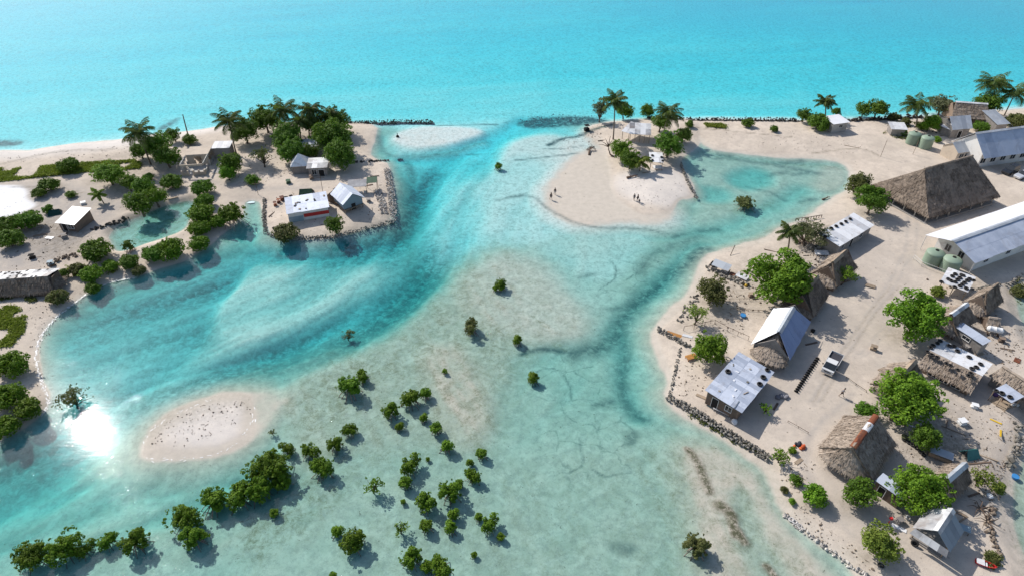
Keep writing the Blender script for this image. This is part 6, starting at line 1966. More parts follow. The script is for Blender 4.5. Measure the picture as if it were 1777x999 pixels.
def loft(mb, secs):
    """secs: list of (x, [(y, z), ...]) rings joined one to the next"""
    n = len(secs[0][1])
    base = len(mb.v)
    for x, ring in secs:
        mb.v += [(x, y, z) for y, z in ring]
    fs = []
    for i in range(len(secs) - 1):
        for k in range(n):
            fs.append((base + i * n + k, base + i * n + (k + 1) % n, base + (i + 1) * n + (k + 1) % n, base + (i + 1) * n + k))
    fs.append(tuple(base + k for k in range(n))[::-1])
    fs.append(tuple(base + (len(secs) - 1) * n + k for k in range(n)))
    for f in fs:
        mb.f.append(f); mb.r.append(.5); mb.m.append(mb.mi); mb.uv.append([(0, 0)] * len(f))

def car(px, py, rz, label, paint, L=4.4, Wd=1.76, hb=0.95, hr=1.45, suv=False):
    g = ground(px, py)
    t = thing('parked_car', label, 'car', (g.x, g.y, g.z), rz, 'cars parked by the long building')
    w = Wd / 2
    def ring(wt, zt, wb=w, z0=.32):
        return [(-wb * .94, z0), (-wb, z0 + .25), (-wb, zt - .12), (-wt * .93, zt), (wt * .93, zt), (wb, zt - .12), (wb, z0 + .25), (wb * .94, z0)]
    mb = MB()
    loft(mb, [(-L / 2, ring(w * .86, hb * .82, w * .86)), (-L / 2 + .15, ring(w * .95, hb * .95, w * .96)), (-L * .30, ring(w, hb)), (0, ring(w, hb + .02)), (L * .20, ring(w, hb)), (L * .36, ring(w * .98, hb * .93)), (L / 2 - .12, ring(w * .92, hb * .8, w * .93)), (L / 2, ring(w * .82, hb * .68, w * .82))])
    mb.build('body', M[paint], t, False)
    x0, x1 = (-L * .46, L * .20) if suv else (-L * .34, L * .20)
    mb = MB()
    loft(mb, [(x0, [(-w * .88, hb - .02), (-w * .86, hb + .02), (w * .86, hb + .02), (w * .88, hb - .02)]),
              (x0 + (.25 if suv else .65), [(-w * .88, hb - .02), (-w * .72, hr), (w * .72, hr), (w * .88, hb - .02)]),
              (x1 - .75, [(-w * .88, hb - .02), (-w * .72, hr), (w * .72, hr), (w * .88, hb - .02)]),
              (x1, [(-w * .88, hb - .02), (-w * .86, hb + .02), (w * .86, hb + .02), (w * .88, hb - .02)])])
    mb.build('windows', M['pane'], t)
    mb = MB()
    mb.prism([(x0 + (.3 if suv else .7), -w * .72, hr + .004), (x1 - .8, -w * .70, hr + .004), (x1 - .8, w * .70, hr + .004), (x0 + (.3 if suv else .7), w * .72, hr + .004)], (0, 0, .05))
    mb.build('car_roof', M[paint], t)
    for sx in (-1, 1):
        for sy in (-1, 1):
            wheel(t, sx * L * .31, sy * (w - .10), .33, .22)
        mb = MB()
        mb.box((0, 0, 0), (.01, .01, .01))
    for sy in (-1, 1):
        mb = MB(); mb.box((L / 2 - .07, sy * w * .62, hb * .58), (.12, .34, .15)); mb.build('headlight', M['lamp'], t)
        mb = MB(); mb.box((-L / 2 + .02, sy * w * .64, hb * .66), (.08, .30, .16)); mb.build('tail_light', M['lamp_red'], t)
        mb = MB(); mb.box((L * .13, sy * (w + .06), hb), (.12, .14, .12)); mb.build('mirror', M[paint], t)
a_s = math.atan2(H['school'].mw[1][0], H['school'].mw[0][0])
car(1752, 300, a_s + math.pi + .25, 'black car standing in the shade of the long building', 'car_black', 4.5, 1.85, 1.0, 1.72, True)
car(1774, 308, a_s + math.pi + .15, 'silver-white saloon car at the frame edge beside the black car', 'car_silver', 4.5)

def truck(f, r):
    a, b = ground(*f), ground(*r)                           # front and rear on the ground
    d = a - b
    L = 4.9
    c = (a + b) / 2
    t = thing('flatbed_truck', 'white flatbed truck parked on the open sand with an empty dark bed', 'truck', (c.x, c.y, c.z), math.atan2(d.y, d.x))
    w = .86
    mb = MB()
    loft(mb, [(.55, [(-w, .5), (-w, 1.15), (w, 1.15), (w, .5)]), (2.15, [(-w, .5), (-w, 1.12), (w, 1.12), (w, .5)]), (2.42, [(-w * .95, .5), (-w * .95, 1.0), (w * .95, 1.0), (w * .95, .5)])])
    mb.build('cab', M['car_white'], t)
    mb = MB()
    loft(mb, [(.60, [(-w * .95, 1.14), (-w * .84, 1.80), (w * .84, 1.80), (w * .95, 1.14)]), (1.55, [(-w * .95, 1.14), (-w * .84, 1.80), (w * .84, 1.80), (w * .95, 1.14)]), (2.2, [(-w * .95, 1.14), (-w * .93, 1.15), (w * .93, 1.15), (w * .95, 1.14)])])
    mb.build('windows', M['pane'], t)
    mb = MB()
    mb.prism([(.56, -w * .86, 1.804), (1.60, -w * .84, 1.804), (1.60, w * .84, 1.804), (.56, w * .86, 1.804)], (0, 0, .07))
    mb.prism([(.56, -w * .955, 1.15), (.62, -w * .955, 1.15), (.62, -w * .85, 1.80), (.56, -w * .85, 1.80)], (0, w * 1.7, 0))
    mb.build('cab_roof', M['car_white'], t)
    mb = MB()
    mb.box((-1.0, 0, .68), (2.9, 1.84, .08))
    mb.build('bed_floor', M['cloth_dark'], t)
    for (cx, cy, dx, dy) in ((-1.0, .9, 2.9, .05), (-1.0, -.9, 2.9, .05), (-2.45, 0, .05, 1.85), (.42, 0, .05, 1.85)):
        mb = MB(); mb.box((cx, cy, .76), (dx, dy, .42)); mb.build('bed_side', M['car_white'], t)
    mb = MB(); mb.box((0, 0, .42), (4.4, .7, .18)); mb.build('chassis', M['dark'], t)
    mb = MB(); mb.box((2.44, 0, .38), (.14, 1.66, .2)); mb.build('bumper', M['chrome'], t)
    mb = MB(); mb.box((2.40, 0, .72), (.06, 1.0, .18)); mb.build('grille', M['dark'], t)
    for sy in (-1, 1):
        mb = MB(); mb.box((2.41, sy * .66, .70), (.06, .26, .2)); mb.build('headlight', M['lamp'], t)
        mb = MB(); mb.box((1.7, sy * 1.0, 1.25), (.08, .18, .24)); mb.build('mirror', M['dark'], t)
        for x in (1.65, -1.35):
            wheel(t, x, sy * .74, .35, .24)
truck((1432, 652), (1452, 618))

# ------------------------------------------------------------------ people
def skin_mesh(name, verts, edges, rad, mat, sub=1):
    me = bpy.data.meshes.new('tmp')
    me.from_pydata(verts, edges, [])
    o = bpy.data.objects.new('tmp', me)
    COL.objects.link(o)
    o.modifiers.new('s', 'SKIN')
    sm = o.modifiers.new('u', 'SUBSURF')
    sm.levels = sub
    if not me.skin_vertices:
        bm = bmesh.new(); bm.from_mesh(me); bm.verts.layers.skin.verify(); bm.to_mesh(me); bm.free()
    for i, r in enumerate(rad):
        v = me.skin_vertices[0].data[i]
        v.radius = r if hasattr(r, '__len__') else (r, r)
        v.use_root = (i == 0)
    dg = bpy.context.evaluated_depsgraph_get()
    dg.update()
    out = bpy.data.meshes.new_from_object(o.evaluated_get(dg))
    out.name = name
    out.materials.clear()
    out.materials.append(mat)
    out.polygons.foreach_set('use_smooth', [True] * len(out.polygons))
    bpy.data.objects.remove(o)
    bpy.data.meshes.remove(me)
    return out

def person(px, py, rz, label, top, bottom, hgt=1.68, stride=.22, bend=0.0, arm=0.15, group=None):
    g = ground(px, py)
    t = thing('person', label, 'person', (g.x, g.y, g.z), rz, group)
    k = hgt / 1.70
    V, E, Rd = [], [], []
    def add(p, r, prev=None):
        V.append(Vector((p[0] + bend * max(0, p[2] - .9), p[1], p[2])) * k)
        Rd.append(tuple(x * k for x in r) if hasattr(r, '__len__') else r * k)
        if prev is not None:
            E.append((prev, len(V) - 1))
        return len(V) - 1
    pel = add((0, 0, .92), (.13, .11))
    sp = add((0, 0, 1.10), (.125, .10), pel)
    ch = add((0, 0, 1.30), (.15, .11), sp)
    nk = add((0, 0, 1.44), .055, ch)
    h0 = add((.02, 0, 1.54), (.075, .08), nk)
    h1 = add((.02, 0, 1.64), (.075, .085), h0)
    add((.10, 0, 1.565), .016, h0)                           # nose
    for s in (-1, 1):
        sh = add((0, s * .17, 1.39), .058, ch)
        sw = arm * s
        el = add((sw * .6, s * .235, 1.12), .042, sh)
        wr = add((sw * 1.4 + .06, s * .25, .88), .030, el)
        pm = add((sw * 1.55 + .07, s * .25, .81), (.034, .018), wr)
        for f in range(4):
            a = add((sw * 1.6 + .08 + .012 - .016 * f + .02, s * .25, .76 - .006 * (f in (1, 2))), .0085, pm)
            add((sw * 1.6 + .08 + .012 - .016 * f + .012, s * (.25 - .018), .725 - .012 * (f in (1, 2))), .0075, a)
        a = add((sw * 1.5 + .12, s * .235, .83), .010, pm)
        add((sw * 1.5 + .135, s * .225, .79), .008, a)
        hp = add((0, s * .09, .86), .088, pel)
        st = stride * s
        kn = add((st * .55 + .03, s * .095, .48), .058, hp)
        an = add((st, s * .095, .08), .038, kn)
        add((st + .14, s * .10, .035), (.035, .022), an)
    body = skin_mesh('body', [tuple(v) for v in V], E, Rd, M['skin'])
    link('body', body, t)
    def off(idx):
        return [tuple(V[i]) for i in idx]
    # joints: 0 pel 1 sp 2 ch 3 nk; arms start at 7; arm block: sh, el, wr, pm, 10 finger/thumb pts, hp, kn, an, toe
    a1, a2 = 7, 7 + 18
    sv = [0, 1, 2, a1, a1 + 1, a2, a2 + 1]
    se = [(1, 0), (1, 2), (2, 3), (3, 4), (2, 5), (5, 6)]
    vv = off(sv)
    for q, w_ in ((4, 3), (6, 5)):
        vv[q] = tuple(Vector(vv[w_]).lerp(Vector(vv[q]), .6))
    link('shirt', skin_mesh('shirt', [vv[1], vv[0], vv[2]] + vv[3:], [(0, 1), (0, 2), (2, 3), (3, 4), (2, 5), (5, 6)], [.15 * k, .155 * k, .17 * k, .078 * k, .065 * k, .078 * k, .065 * k], M[top]), t)
    hp1, kn1, hp2, kn2 = a1 + 14, a1 + 15, a2 + 14, a2 + 15
    vv = off([0, hp1, kn1, hp2, kn2])
    link('shorts', skin_mesh('shorts', vv, [(0, 1), (1, 2), (0, 3), (3, 4)], [.15 * k, .108 * k, .082 * k, .108 * k, .082 * k], M[bottom]), t)
    mb = MB()
    c = Vector((.005 + bend * .7, 0, 1.645)) * k
    mb.lathe([(.102 * k, -.02 * k), (.104 * k, .03 * k), (.085 * k, .085 * k), (.05 * k, .112 * k), (.0001, .12 * k)], 12, c)
    mb.build('hair', M['hair'], t, True)
SPG, BCH = 'people by the spit tip', 'people wading on the flat'
person(956, 347, 2.2, 'person in dark clothes walking at the waterline, ahead of a companion', 'cloth_dark', 'cloth_dark', 1.75, .26, group=BCH)
person(963, 338, 2.0, 'person in dark clothes just behind the first waterline walker', 'cloth_dark', 'cloth_grey', 1.65, .2, group=BCH)
person(1100, 348, -1.4, 'person in a grey shirt at the edge of the group of three', 'cloth_grey', 'cloth_dark', 1.6, .1, group=SPG)
person(1106, 350, 2.6, 'taller person in dark clothes in the group of three on the spit', 'cloth_dark', 'cloth_dark', 1.72, .12, group=SPG)
person(1109, 354, 1.2, 'smallest person of the three on the spit sand', 'cloth_dark', 'cloth_grey', 1.2, .1, group=SPG)
person(1459, 687, -.5, 'person in a grey shirt striding across the open sand near the truck', 'cloth_grey', 'cloth_dark', 1.7, .30, .18)
person(1737, 697, -1.0, 'person in purple standing at the open shelter with washing', 'cloth_purple', 'cloth_dark', 1.6, .05)

# ------------------------------------------------------------------ small things
def solid(name, label, cat, px, py, fn, mat, rz=0.0, group=None, z=0.0):
    g = ground(px, py)
    mb = MB()
    fn(mb)
    o = mb.build(name, M[mat])
    o.location = (g.x, g.y, g.z + z)
    o.rotation_euler = (0, 0, rz)
    return tag(o, label, cat, group)

# lone pole
g = ground(327, 238)
y = g.y
dd = ray(317, 199)
tp = CAM + dd * ((y - CAM.y) / dd.y)
mb = MB(); mb.tube([(0, 0, -.4), ((tp.x - g.x) * .5, 0, (tp.z - g.z) * .5), (tp.x - g.x, 0, tp.z - g.z)], [.16, .14, .11], 8)
o = mb.build('pole', M['driftwood'], None, True); o.location = g
tag(o, 'tall bare leaning pole on the beach beside a dense bush', 'pole')

def bench(px, py, rz, label, mat, L=1.7, W=.7, h=.45, cat='bench'):
    g = ground(px, py)
    t = thing('bench', label, cat, g, rz)
    for k in range(4):
        mb = MB(); mb.box((0, -W / 2 + W * (k + .5) / 4, h), (L, W / 4 - .03, .05)); mb.build('slat', M[mat], t)
    for sx in (-1, 1):
        for sy in (-1, 1):
            mb = MB(); mb.box((sx * (L / 2 - .1), sy * (W / 2 - .08), -.05), (.08, .08, h + .04)); mb.build('leg', M[mat], t)
bench(1199, 621, .35, 'orange wooden slatted bench on the sand beside the shore kerb', 'wood_orange', 1.7, 1.0, .35)
bench(1253, 716, -.62, 'long white bench at the dark front of the flat grey house', 'frame_white', 2.6, .7, .45)
bench(1395, 497.5, .5, 'thin wooden bench between the two thatched huts', 'wood', 1.4, .4, .4)
bench(1510, 497, -.5, 'pale low platform at the corner of the thatched hut on the open sand', 'wood', 1.6, .9, .2, 'platform')

def tub(px, py, r, h, label, mat, inner='dark', name='tub'):
    g = ground(px, py)
    t = thing(name, label, 'tub', g)
    mb = MB(); mb.lathe([(r * .8, 0), (r, h), (r * .93, h), (r * .75, .06), (.0001, .06)], 18); mb.build('basin', M[mat], t, False)
    mb = MB(); mb.lathe([(r * 1.0, h - .03), (r * 1.07, h - .02), (r * 1.07, h + .03), (r * 1.0, h + .04)], 18); mb.build('rim', M[mat], t)
tub(1289, 549, .45, .35, 'bright blue plastic tub alone on the sand', 'blue_plastic')
tub(1410, 575, .34, .3, 'dark round tub at the corner of the blue-grey tin slope', 'dark')
tub(1569, 760, .42, .35, 'pale round basin beside the tyre planter row', 'leaf_pale')
tub(1777, 832, .4, .4, 'blue tub at the edge of the back lagoon', 'blue_plastic') if False else tub(1760, 829, .4, .4, 'blue tub standing at the edge of the back lagoon', 'blue_plastic')

def crate(px, py, dx, dy, dz, rz, label, mat, lidmat=None, name='crate', cat='crate', legs=False):
    g = ground(px, py)
    t = thing(name, label, cat, g, rz)
    z0 = .35 if legs else -.03
    mb = MB(); mb.box((0, 0, z0), (dx, dy, dz)); mb.build('box_body', M[mat], t)
    mb = MB(); mb.box((0, 0, z0 + dz + .002), (dx + .08, dy + .08, .05)); mb.build('lid', M[lidmat or mat], t)
    if legs:
        for sx in (-1, 1):
            for sy in (-1, 1):
                mb = MB(); mb.box((sx * (dx / 2 - .06), sy * (dy / 2 - .06), -.1), (.08, .08, .452)); mb.build('leg', M[mat], t)
crate(1237, 703, 1.1, .8, .5, -.6, 'teal lidded cool box at the dark front of the flat grey house', 'teal', None, 'cool_box', 'cool box')
crate(1515, 606, .9, .6, .8, -.5, 'small wooden box standing alone on the open sand', 'wood', 'wood', 'wooden_box', 'box')
crate(1668, 734, 1.0, .8, .7, .2, 'white box standing alone on the sand of the near yard', 'white_plastic', None, 'white_box', 'box')
crate(1617, 461, 1.2, .6, .6, -.6, 'yellow box wedged between the two tanks at the hall', 'yellow', None, 'yellow_box', 'box') if False else crate(1628, 463, 1.2, .5, .7, -.6, 'yellow box wedged between the two tanks at the hall', 'yellow', None, 'yellow_box', 'box')
crate(1018, 227, 1.1, 1.1, 1.5, .3, 'dark square cistern box on the pale sand of the spit', 'dark', 'dark', 'cistern', 'box')
crate(145, 354, .9, .7, .5, .4, 'small white box on the grey sand near the young palm', 'white_plastic', None, 'white_box', 'box')
crate(501, 318, .9, .8, .8, .2, 'dark green bin standing in the islet yard', 'green_cloth', None, 'bin', 'bin')
crate(497, 349, .8, .8, .9, .2, 'dark drum-like box behind the red-fronted house', 'dark', None, 'storage_box', 'box')
crate(490, 347, .8, .8, .8, .5, 'rusty box at the back corner of the red-fronted house', 'rust', None, 'storage_box', 'box')
crate(57, 448, .9, .7, .8, .3, 'dark box alone on the grey ground above the low house', 'dark', None, 'storage_box', 'box')
crate(90, 460, .9, .7, .9, .3, 'blue-grey box near the driftwood heap', 'wall_blue', None, 'storage_box', 'box')
crate(1630, 792, 2.6, 1.3, .5, -.55, 'low slatted pen top behind the ragged hut, raised on legs', 'wood', 'tin_grey', 'animal_pen', 'pen', True)
crate(1258, 521, .9, .6, .7, .1, 'brown box beside the board border near the big round tree', 'wall_brown', 'wood', 'storage_box', 'box') if False else crate(1303, 514, .9, .6, .7, .1, 'brown box beside the board border near the big round tree', 'wall_brown', 'wood', 'storage_box', 'box')
crate(1549, 727, .9, .5, .5, -.3, 'dark box on the path between the bush and the widest tree', 'wall_brown', 'dark', 'storage_box', 'box')

def ridge_tent(px, py, rz, L, W, h, label, mat):
    g = ground(px, py)
    t = thing('tarpaulin_tent', label, 'tent', g, rz)
    mb = MB()
    mb.prism([(-L / 2, -W / 2, 0), (L / 2, -W / 2, 0), (L / 2 - .2, 0, h), (-L / 2 + .2, 0, h)], (0, 0.03, 0.03))
    mb.prism([(L / 2, W / 2, 0), (-L / 2, W / 2, 0), (-L / 2 + .2, .0, h + .01), (L / 2 - .2, .0, h + .01)], (0, -.03, 0.03))
    mb.build('tarpaulin', M[mat], t)
    for x in (-L / 2 + .2, L / 2 - .2):
        mb = MB(); mb.tube([(x, 0, -.1), (x, 0, h)], .04, 6); mb.build('pole', M['wood'], t)
ridge_tent(1682, 789, .2, 2.0, 1.7, 1.1, 'small teal tarpaulin tent on the near yard', 'teal_cloth')
ridge_tent(532, 336, .1, 3.0, 2.0, 1.1, 'green tarpaulin tent behind the red-fronted house', 'green_cloth')
ridge_tent(96, 371, .4, 2.4, 1.8, .9, 'teal tarpaulin heap behind the ragged white shack', 'teal_cloth')

def plank(px, py, rz, L, W, label, mat, z=.05, name='plank', tilt=0.0):
    return solid(name, label, 'board', px, py, lambda m: m.box((0, 0, z), (L, W, .06), 0, None, tilt), mat, rz)
plank(1170, 580, -.5, 2.4, .7, 'brown board lying behind the short stone arm', 'wood_orange')
plank(1193, 583, -.4, 1.6, .6, 'grey tin sheet lying on the shore point', 'tin_patch')
plank(1735, 753, .9, 2.0, .22, 'yellow board leaning on the near yard by the stone bank', 'yellow', .25, tilt=.25)
plank(1728, 731, -.7, 1.4, .25, 'yellow stick on the sand below the open shelter', 'yellow')
plank(1386, 800, .6, 1.3, .5, 'pale board on the sand below the orange bundle', 'wood')
plank(70, 408, .4, 2.4, .6, 'pale board among the rubbish by the ragged shack', 'wood')
plank(85, 414, -.2, 1.6, .8, 'yellowed sheet among the rubbish by the ragged shack', 'yellow') if False else plank(86, 413, -.2, 1.6, .8, 'bleached sheet among the rubbish by the ragged shack', 'tin_patch')
plank(1297, 699, 1.0, 2.4, .5, 'loose folded tin sheet standing on the edge by the flat grey roof', 'tin_grey') if False else None
plank(1655, 747, -.6, 3.0, .18, 'long pale pole on the shaded sand by the white box', 'wood')
plank(1641, 738, .9, 2.4, .16, 'grey pole leaning near the white box', 'driftwood', .4, tilt=.3)
plank(1700, 803, .1, 3.2, .2, 'dark pole lying behind the ragged brown hut', 'driftwood')
plank(1712, 793, -.5, 2.6, .18, 'thin bleached pole by the teal tent', 'wood')
plank(1668, 903, .5, 2.4, .2, 'pale pole beside the pale gabled hut', 'wood')
plank(1340, 436, -.45, 3.0, .16, 'dark log on the inner beach above the big round tree', 'driftwood')
plank(1270, 440, 1.0, 2.6, .12, 'thin pole sticking up from the jetty shed', 'driftwood', .6, tilt=-.5)
plank(1478, 255, -.5, 3.4, .16, 'pale pole on the sand under the white block hut', 'wood')
plank(560, 412, .1, 2.2, .3, 'dark board on the bay edge of the islet', 'driftwood')
plank(432, 352, .2, 2.4, .8, 'white board on the mud at the head of the inlet', 'white_plastic')
plank(1590, 742, -.5, 3.2, .25, 'grey board under the tree below the widest tree', 'tin_grey')
for (x, y, h, l) in ((1528, 272, 4.2, 'thin upright pole on open sand near the meeting house ridge'), (1584, 268, 3.4, 'thin slanting pole on open sand near the far tanks')):
    g = ground(x, y); mb = MB(); mb.tube([(0, 0, -.2), (.15, .1, h)], .05, 6); o = mb.build('pole', M['wood']); o.location = g; tag(o, l, 'pole')
for (x, y, h, l) in ((448, 338, 3.2, 'washing pole on the inlet edge of the islet'), (560, 332, 4.0, 'thin mast behind the red-fronted house')):
    g = ground(x, y); mb = MB(); mb.tube([(0, 0, -.2), (.1, .1, h)], .05, 6); mb.bar((-.8, .1, h * .8), (.9, .1, h * .82), .06); o = mb.build('pole', M['driftwood']); o.location = g; tag(o, l, 'pole')

# white cylinder on a trestle
g = ground(1722, 580)
t = thing('gas_cylinder', 'fat white cylinder tank lying on a dark stand in the back yard', 'tank', g, -.35)
mb = MB(); mb.lathe([(.0001, -1.15), (.3, -1.1), (.46, -.9), (.5, -.85), (.47, -.8), (.47, 0), (.5, .02), (.47, .05), (.47, .8), (.5, .85), (.46, .9), (.3, 1.1), (.0001, 1.15)], 18)
me = mb.mesh('cylinder_body', M['white_plastic'], True); me.transform(Matrix.Translation((0, 0, 1.05)) @ Matrix.Rotation(math.pi / 2, 4, 'Y')); link('cylinder_body', me, t)
for x in (-.7, .7):
    mb = MB(); mb.box((x, 0, -.1), (.16, .9, .72)); mb.build('stand', M['driftwood'], t)

# boat, red and white, drawn up at the back lagoon
g = ground(1709, 980)
t = thing('dinghy', 'small red and white dinghy drawn up among weeds at the back shore', 'boat', g, -.45)
t.scale = (.66, .66, .66)
def hullring(w, z0, z1): return [(-w * .5, z0), (-w, z1), (-w * .86, z1), (-w * .42, z0 + .1), (w * .42, z0 + .1), (w * .86, z1), (w, z1), (w * .5, z0)]
mb = MB(); loft(mb, [(-1.5, hullring(.52, .05, .5)), (-.6, hullring(.62, 0, .5)), (.5, hullring(.56, .02, .54)), (1.2, hullring(.34, .12, .6)), (1.6, hullring(.05, .4, .66))]); mb.build('hull', M['red'], t)
for x in (-.9, 0.1):
    mb = MB(); mb.box((x, 0, .36), (.3, 1.0, .05)); mb.build('seat', M['white_plastic'], t)
mb = MB(); mb.prism([(-1.4, -.5, .52), (-.2, -.6, .54), (-.2, .6, .54), (-1.4, .5, .52)], (0, 0, .04)); mb.build('cover', M['cloth_white'], t)

# bundle of orange cloth
g = ground(1388, 775)
t = thing('cloth_bundle', 'bundle of orange and dark cloth on the sand above the shore wall', 'cloth', g)
mb = MB()
for i, (x, y, r) in enumerate(((.3, -.1, .32), (.6, .1, .22), (.0, -.3, .22), (-.7, .1, .2))):
    mb.blob((x, y, r * .5), r, i, 2, None, .15)
mb.build('orange_cloth', M['orange'], t, True)
mb = MB()
for i, (x, y, r) in enumerate(((-.1, .2, .35), (.1, .5, .28), (-.4, .4, .22))):
    mb.blob((x, y, r * .7), r, i + 9, 2, None, .15)
mb.build('dark_cloth', M['cloth_dark'], t, True)

# jetty shed at the water's edge
g = ground(1252, 470)
a, b = ground(1232, 464), ground(1262, 474)
t = thing('jetty_shed', 'low grey shed of old boards and tin at the water point', 'shed', g, math.atan2(b.y - a.y, b.x - a.x))
mb = MB(); sheet_face(mb, [(-1.8, -.8, 1.0), (1.4, -.8, 1.0), (1.4, .7, 1.5), (-1.8, .7, 1.5)], random.Random(3)); mb.build('roof', M['tin_grey'], t)
mb = MB()
mb.box((-.2, -.7, -.1), (3.1, .06, 1.1)); mb.box((-1.7, 0, -.1), (.06, 1.3, 1.35)); mb.box((1.3, 0, -.1), (.06, 1.3, 1.35)); mb.build('wall', M['wall_grey'], t)
mb = MB(); mb.box((2.1, -.2, -.05), (.9, .9, 1.0)); mb.build('rust_panel', M['rust'], t)
mb = MB(); mb.prism([(2.7, -.5, .5), (4.8, -.6, .45), (4.9, .6, .7), (2.8, .6, .75)], (0, 0, .04)); mb.build('awning', M['tin_white'], t)
mb = MB(); mb.box((-2.0, 1.0, -.05), (.9, .9, .9)); mb.build('side_box', M['dark'], t)
for x, y_ in ((2.8, -.4), (4.7, -.5), (4.8, .5)):
    mb = MB(); mb.tube([(x, y_, -.2), (x, y_, .5)], .05, 6); mb.build('post', M['driftwood'], t)
solid('yellow_can', 'yellow can beside the big round green tree', 'can', 1294, 497, lambda m: m.lathe([(.2, 0), (.22, .05), (.22, .42), (.1, .5), (.07, .56), (.0001, .57)], 14), 'yellow')

# uprooted stump and dead tree on the spit
def branchy(name, label, px, py, spec, mat, cat, r0):
    g = ground(px, py)
    t = thing(name, label, cat, g)
    for i, (nm, pts, r1) in enumerate(spec):
        mb = MB(); n = len(pts)
        mb.tube(pts, [r1 * (1 - .75 * k / (n - 1)) for k in range(n)], 7); mb.build(nm, M[mat], t, True)
rr = random.Random(12)
sp = [('stump', [(0, -2.4, .05), (.05, -1.2, .3), (.4, 0, .5), (.9, .4, .7)], .30)]
for i in range(11):
    a = i * .6
    sp.append(('root', [(.6, .2, .55), (.6 + .7 * math.cos(a), .3 + .5 * math.sin(a), .6 + .4 * math.sin(a * 1.3)), (.6 + 1.3 * math.cos(a), .3 + 1.0 * math.sin(a), .3 + .5 * math.sin(a * 1.7))], .13))
branchy('uprooted_stump', 'dark uprooted stump with a root ball on the wet sand of the spit', 1021, 262, sp, 'driftwood', 'stump', .3)
sp = [('trunk', [(1.6, -2.2, .0), (.5, -1.0, .5), (.2, 0, 1.2), (.0, .3, 2.6)], .24)]
for i, (dx, dy, dz) in enumerate(((-1.8, .3, 1.2), (-1.0, .5, 2.0), (.9, .2, 1.6), (.3, .6, 2.4), (-2.4, .1, .5), (1.2, .5, .8))):
    sp.append(('branch', [(.1, .2, 1.8), (.1 + dx * .5, .2 + dy * .5, 2.0 + dz * .6), (.1 + dx, .2 + dy, 1.9 + dz)], .11))
branchy('dead_tree', 'bare dead tree leaning over the edge of the spit', 1054, 268, sp, 'driftwood', 'tree', .2)
sp = [('log', [(-1.4, -.4, .15), (0, 0, .3), (1.1, .5, .35)], .28), ('branch', [(.2, 0, .3), (.9, -.4, .5), (1.3, -.9, .6)], .1), ('branch', [(-.5, -.2, .3), (-.9, .5, .6)], .09)]
branchy('driftwood_log', 'dark forked log beside the young palm at the tip of the spit', 1098, 308, sp, 'driftwood', 'log', .2)
sp = [('log', [(-.9, -.3, .1), (0, 0, .3), (.9, .5, .35)], .22), ('branch', [(.2, 0, .3), (.6, .7, .5)], .08)]
branchy('driftwood_log', 'charred looking log and roots at the inlet edge by the olive tree', 1433, 346, sp, 'driftwood', 'log', .2)
for i, (x, y) in enumerate(((1700, 883), (1713, 905))):
    sp = [('branch', [(0, 0, .1), (.8 * math.cos(k * .9), .8 * math.sin(k * .9), .35 + .1 * (k % 3)), (1.5 * math.cos(k * .9 + .2), 1.5 * math.sin(k * .9 + .2), .15)], .07) for k in range(9)]
    branchy('brush_pile', ('dark pile of brushwood behind the pale gabled hut', 'second smaller pile of brushwood nearer the lagoon')[i], x, y, sp, 'driftwood', 'brush', .1)

# washing and clutter at the open shelter, table on the spit
def table(px, py, rz, L, W, h, label, top, legm='wood'):
    g = ground(px, py)
    t = thing('table', label, 'table', g, rz)
    mb = MB(); mb.box((0, 0, h), (L, W, .06)); mb.build('table_top', M[top], t)
    for sx in (-1, 1):
        for sy in (-1, 1):
            mb = MB(); mb.box((sx * (L / 2 - .1), sy * (W / 2 - .1), -.08), (.07, .07, h + .07)); mb.build('leg', M[legm], t)
table(1141, 294, .05, 2.1, 1.5, .6, 'table under a white sheet at the tip of the spit', 'cloth_white')
table(1745, 690, -.6, 2.0, 1.2, .7, 'cluttered work table under the open shelter', 'cloth_white')
table(1766, 690, -.6, 1.2, .9, .8, 'small white table beyond the open shelter', 'white_plastic')
table(1667, 920, -.5, 1.6, .9, .7, 'pale table at the back of the pale gabled hut', 'wall_blue')
table(1480, 433, .6, 1.2, .6, .6, 'narrow stand in the shade of the white tyre hut', 'wood') if False else None
solid('cloth_pile', 'heap of purple and blue washing at the open shelter', 'cloth', 1727, 686, lambda m: [m.blob((.3 * i, .1 * (i % 2), .2), .3, i, 2, None, .2) for i in range(3)], 'cloth_purple')
solid('cloth_pile', 'heap of white washing on the ground by the open shelter', 'cloth', 1757, 703, lambda m: [m.blob((.3 * i, .1 * (i % 2), .15), .25, i + 4, 2, None, .2) for i in range(3)], 'cloth_white')
solid('rubble_heap', 'heap of grey junk and boards beside the feathery grey tree', 'rubble', 1412, 432, lambda m: [m.blob((random.uniform(-1.2, 1.2), random.uniform(-.7, .7), random.uniform(0, .5)), random.uniform(.22, .45), i) for i in range(40)], 'rock')
solid('rubble_heap', 'heap of red-brown planks under the feathery grey tree', 'rubble', 1392, 421, lambda m: [m.bar((random.uniform(-1.6, 1.6), random.uniform(-.8, .8), .1), (random.uniform(-1.6, 1.6), random.uniform(-.8, .8), .6), .14) for i in range(16)], 'wall_brown')
solid('white_sheet', 'white sheet lying beside the junk heap near the feathery tree', 'sheet', 1425, 441, lambda m: m.prism([(-1.4, -.6, .3), (1.2, -.7, .2), (1.4, .6, .35), (-1.2, .7, .4)], (0, 0, .05)), 'tin_white')
solid('tin_sheet', 'blue-edged loose tin sheet propped on the lower corner of the flat grey house', 'sheet', 1300, 722, lambda m: m.prism([(-.3, -1.0, 2.2), (.3, -1.0, 2.3), (.3, 1.0, 2.9), (-.3, 1.0, 2.8)], (0, 0, .04)), 'tin_blue', -.6) if False else None
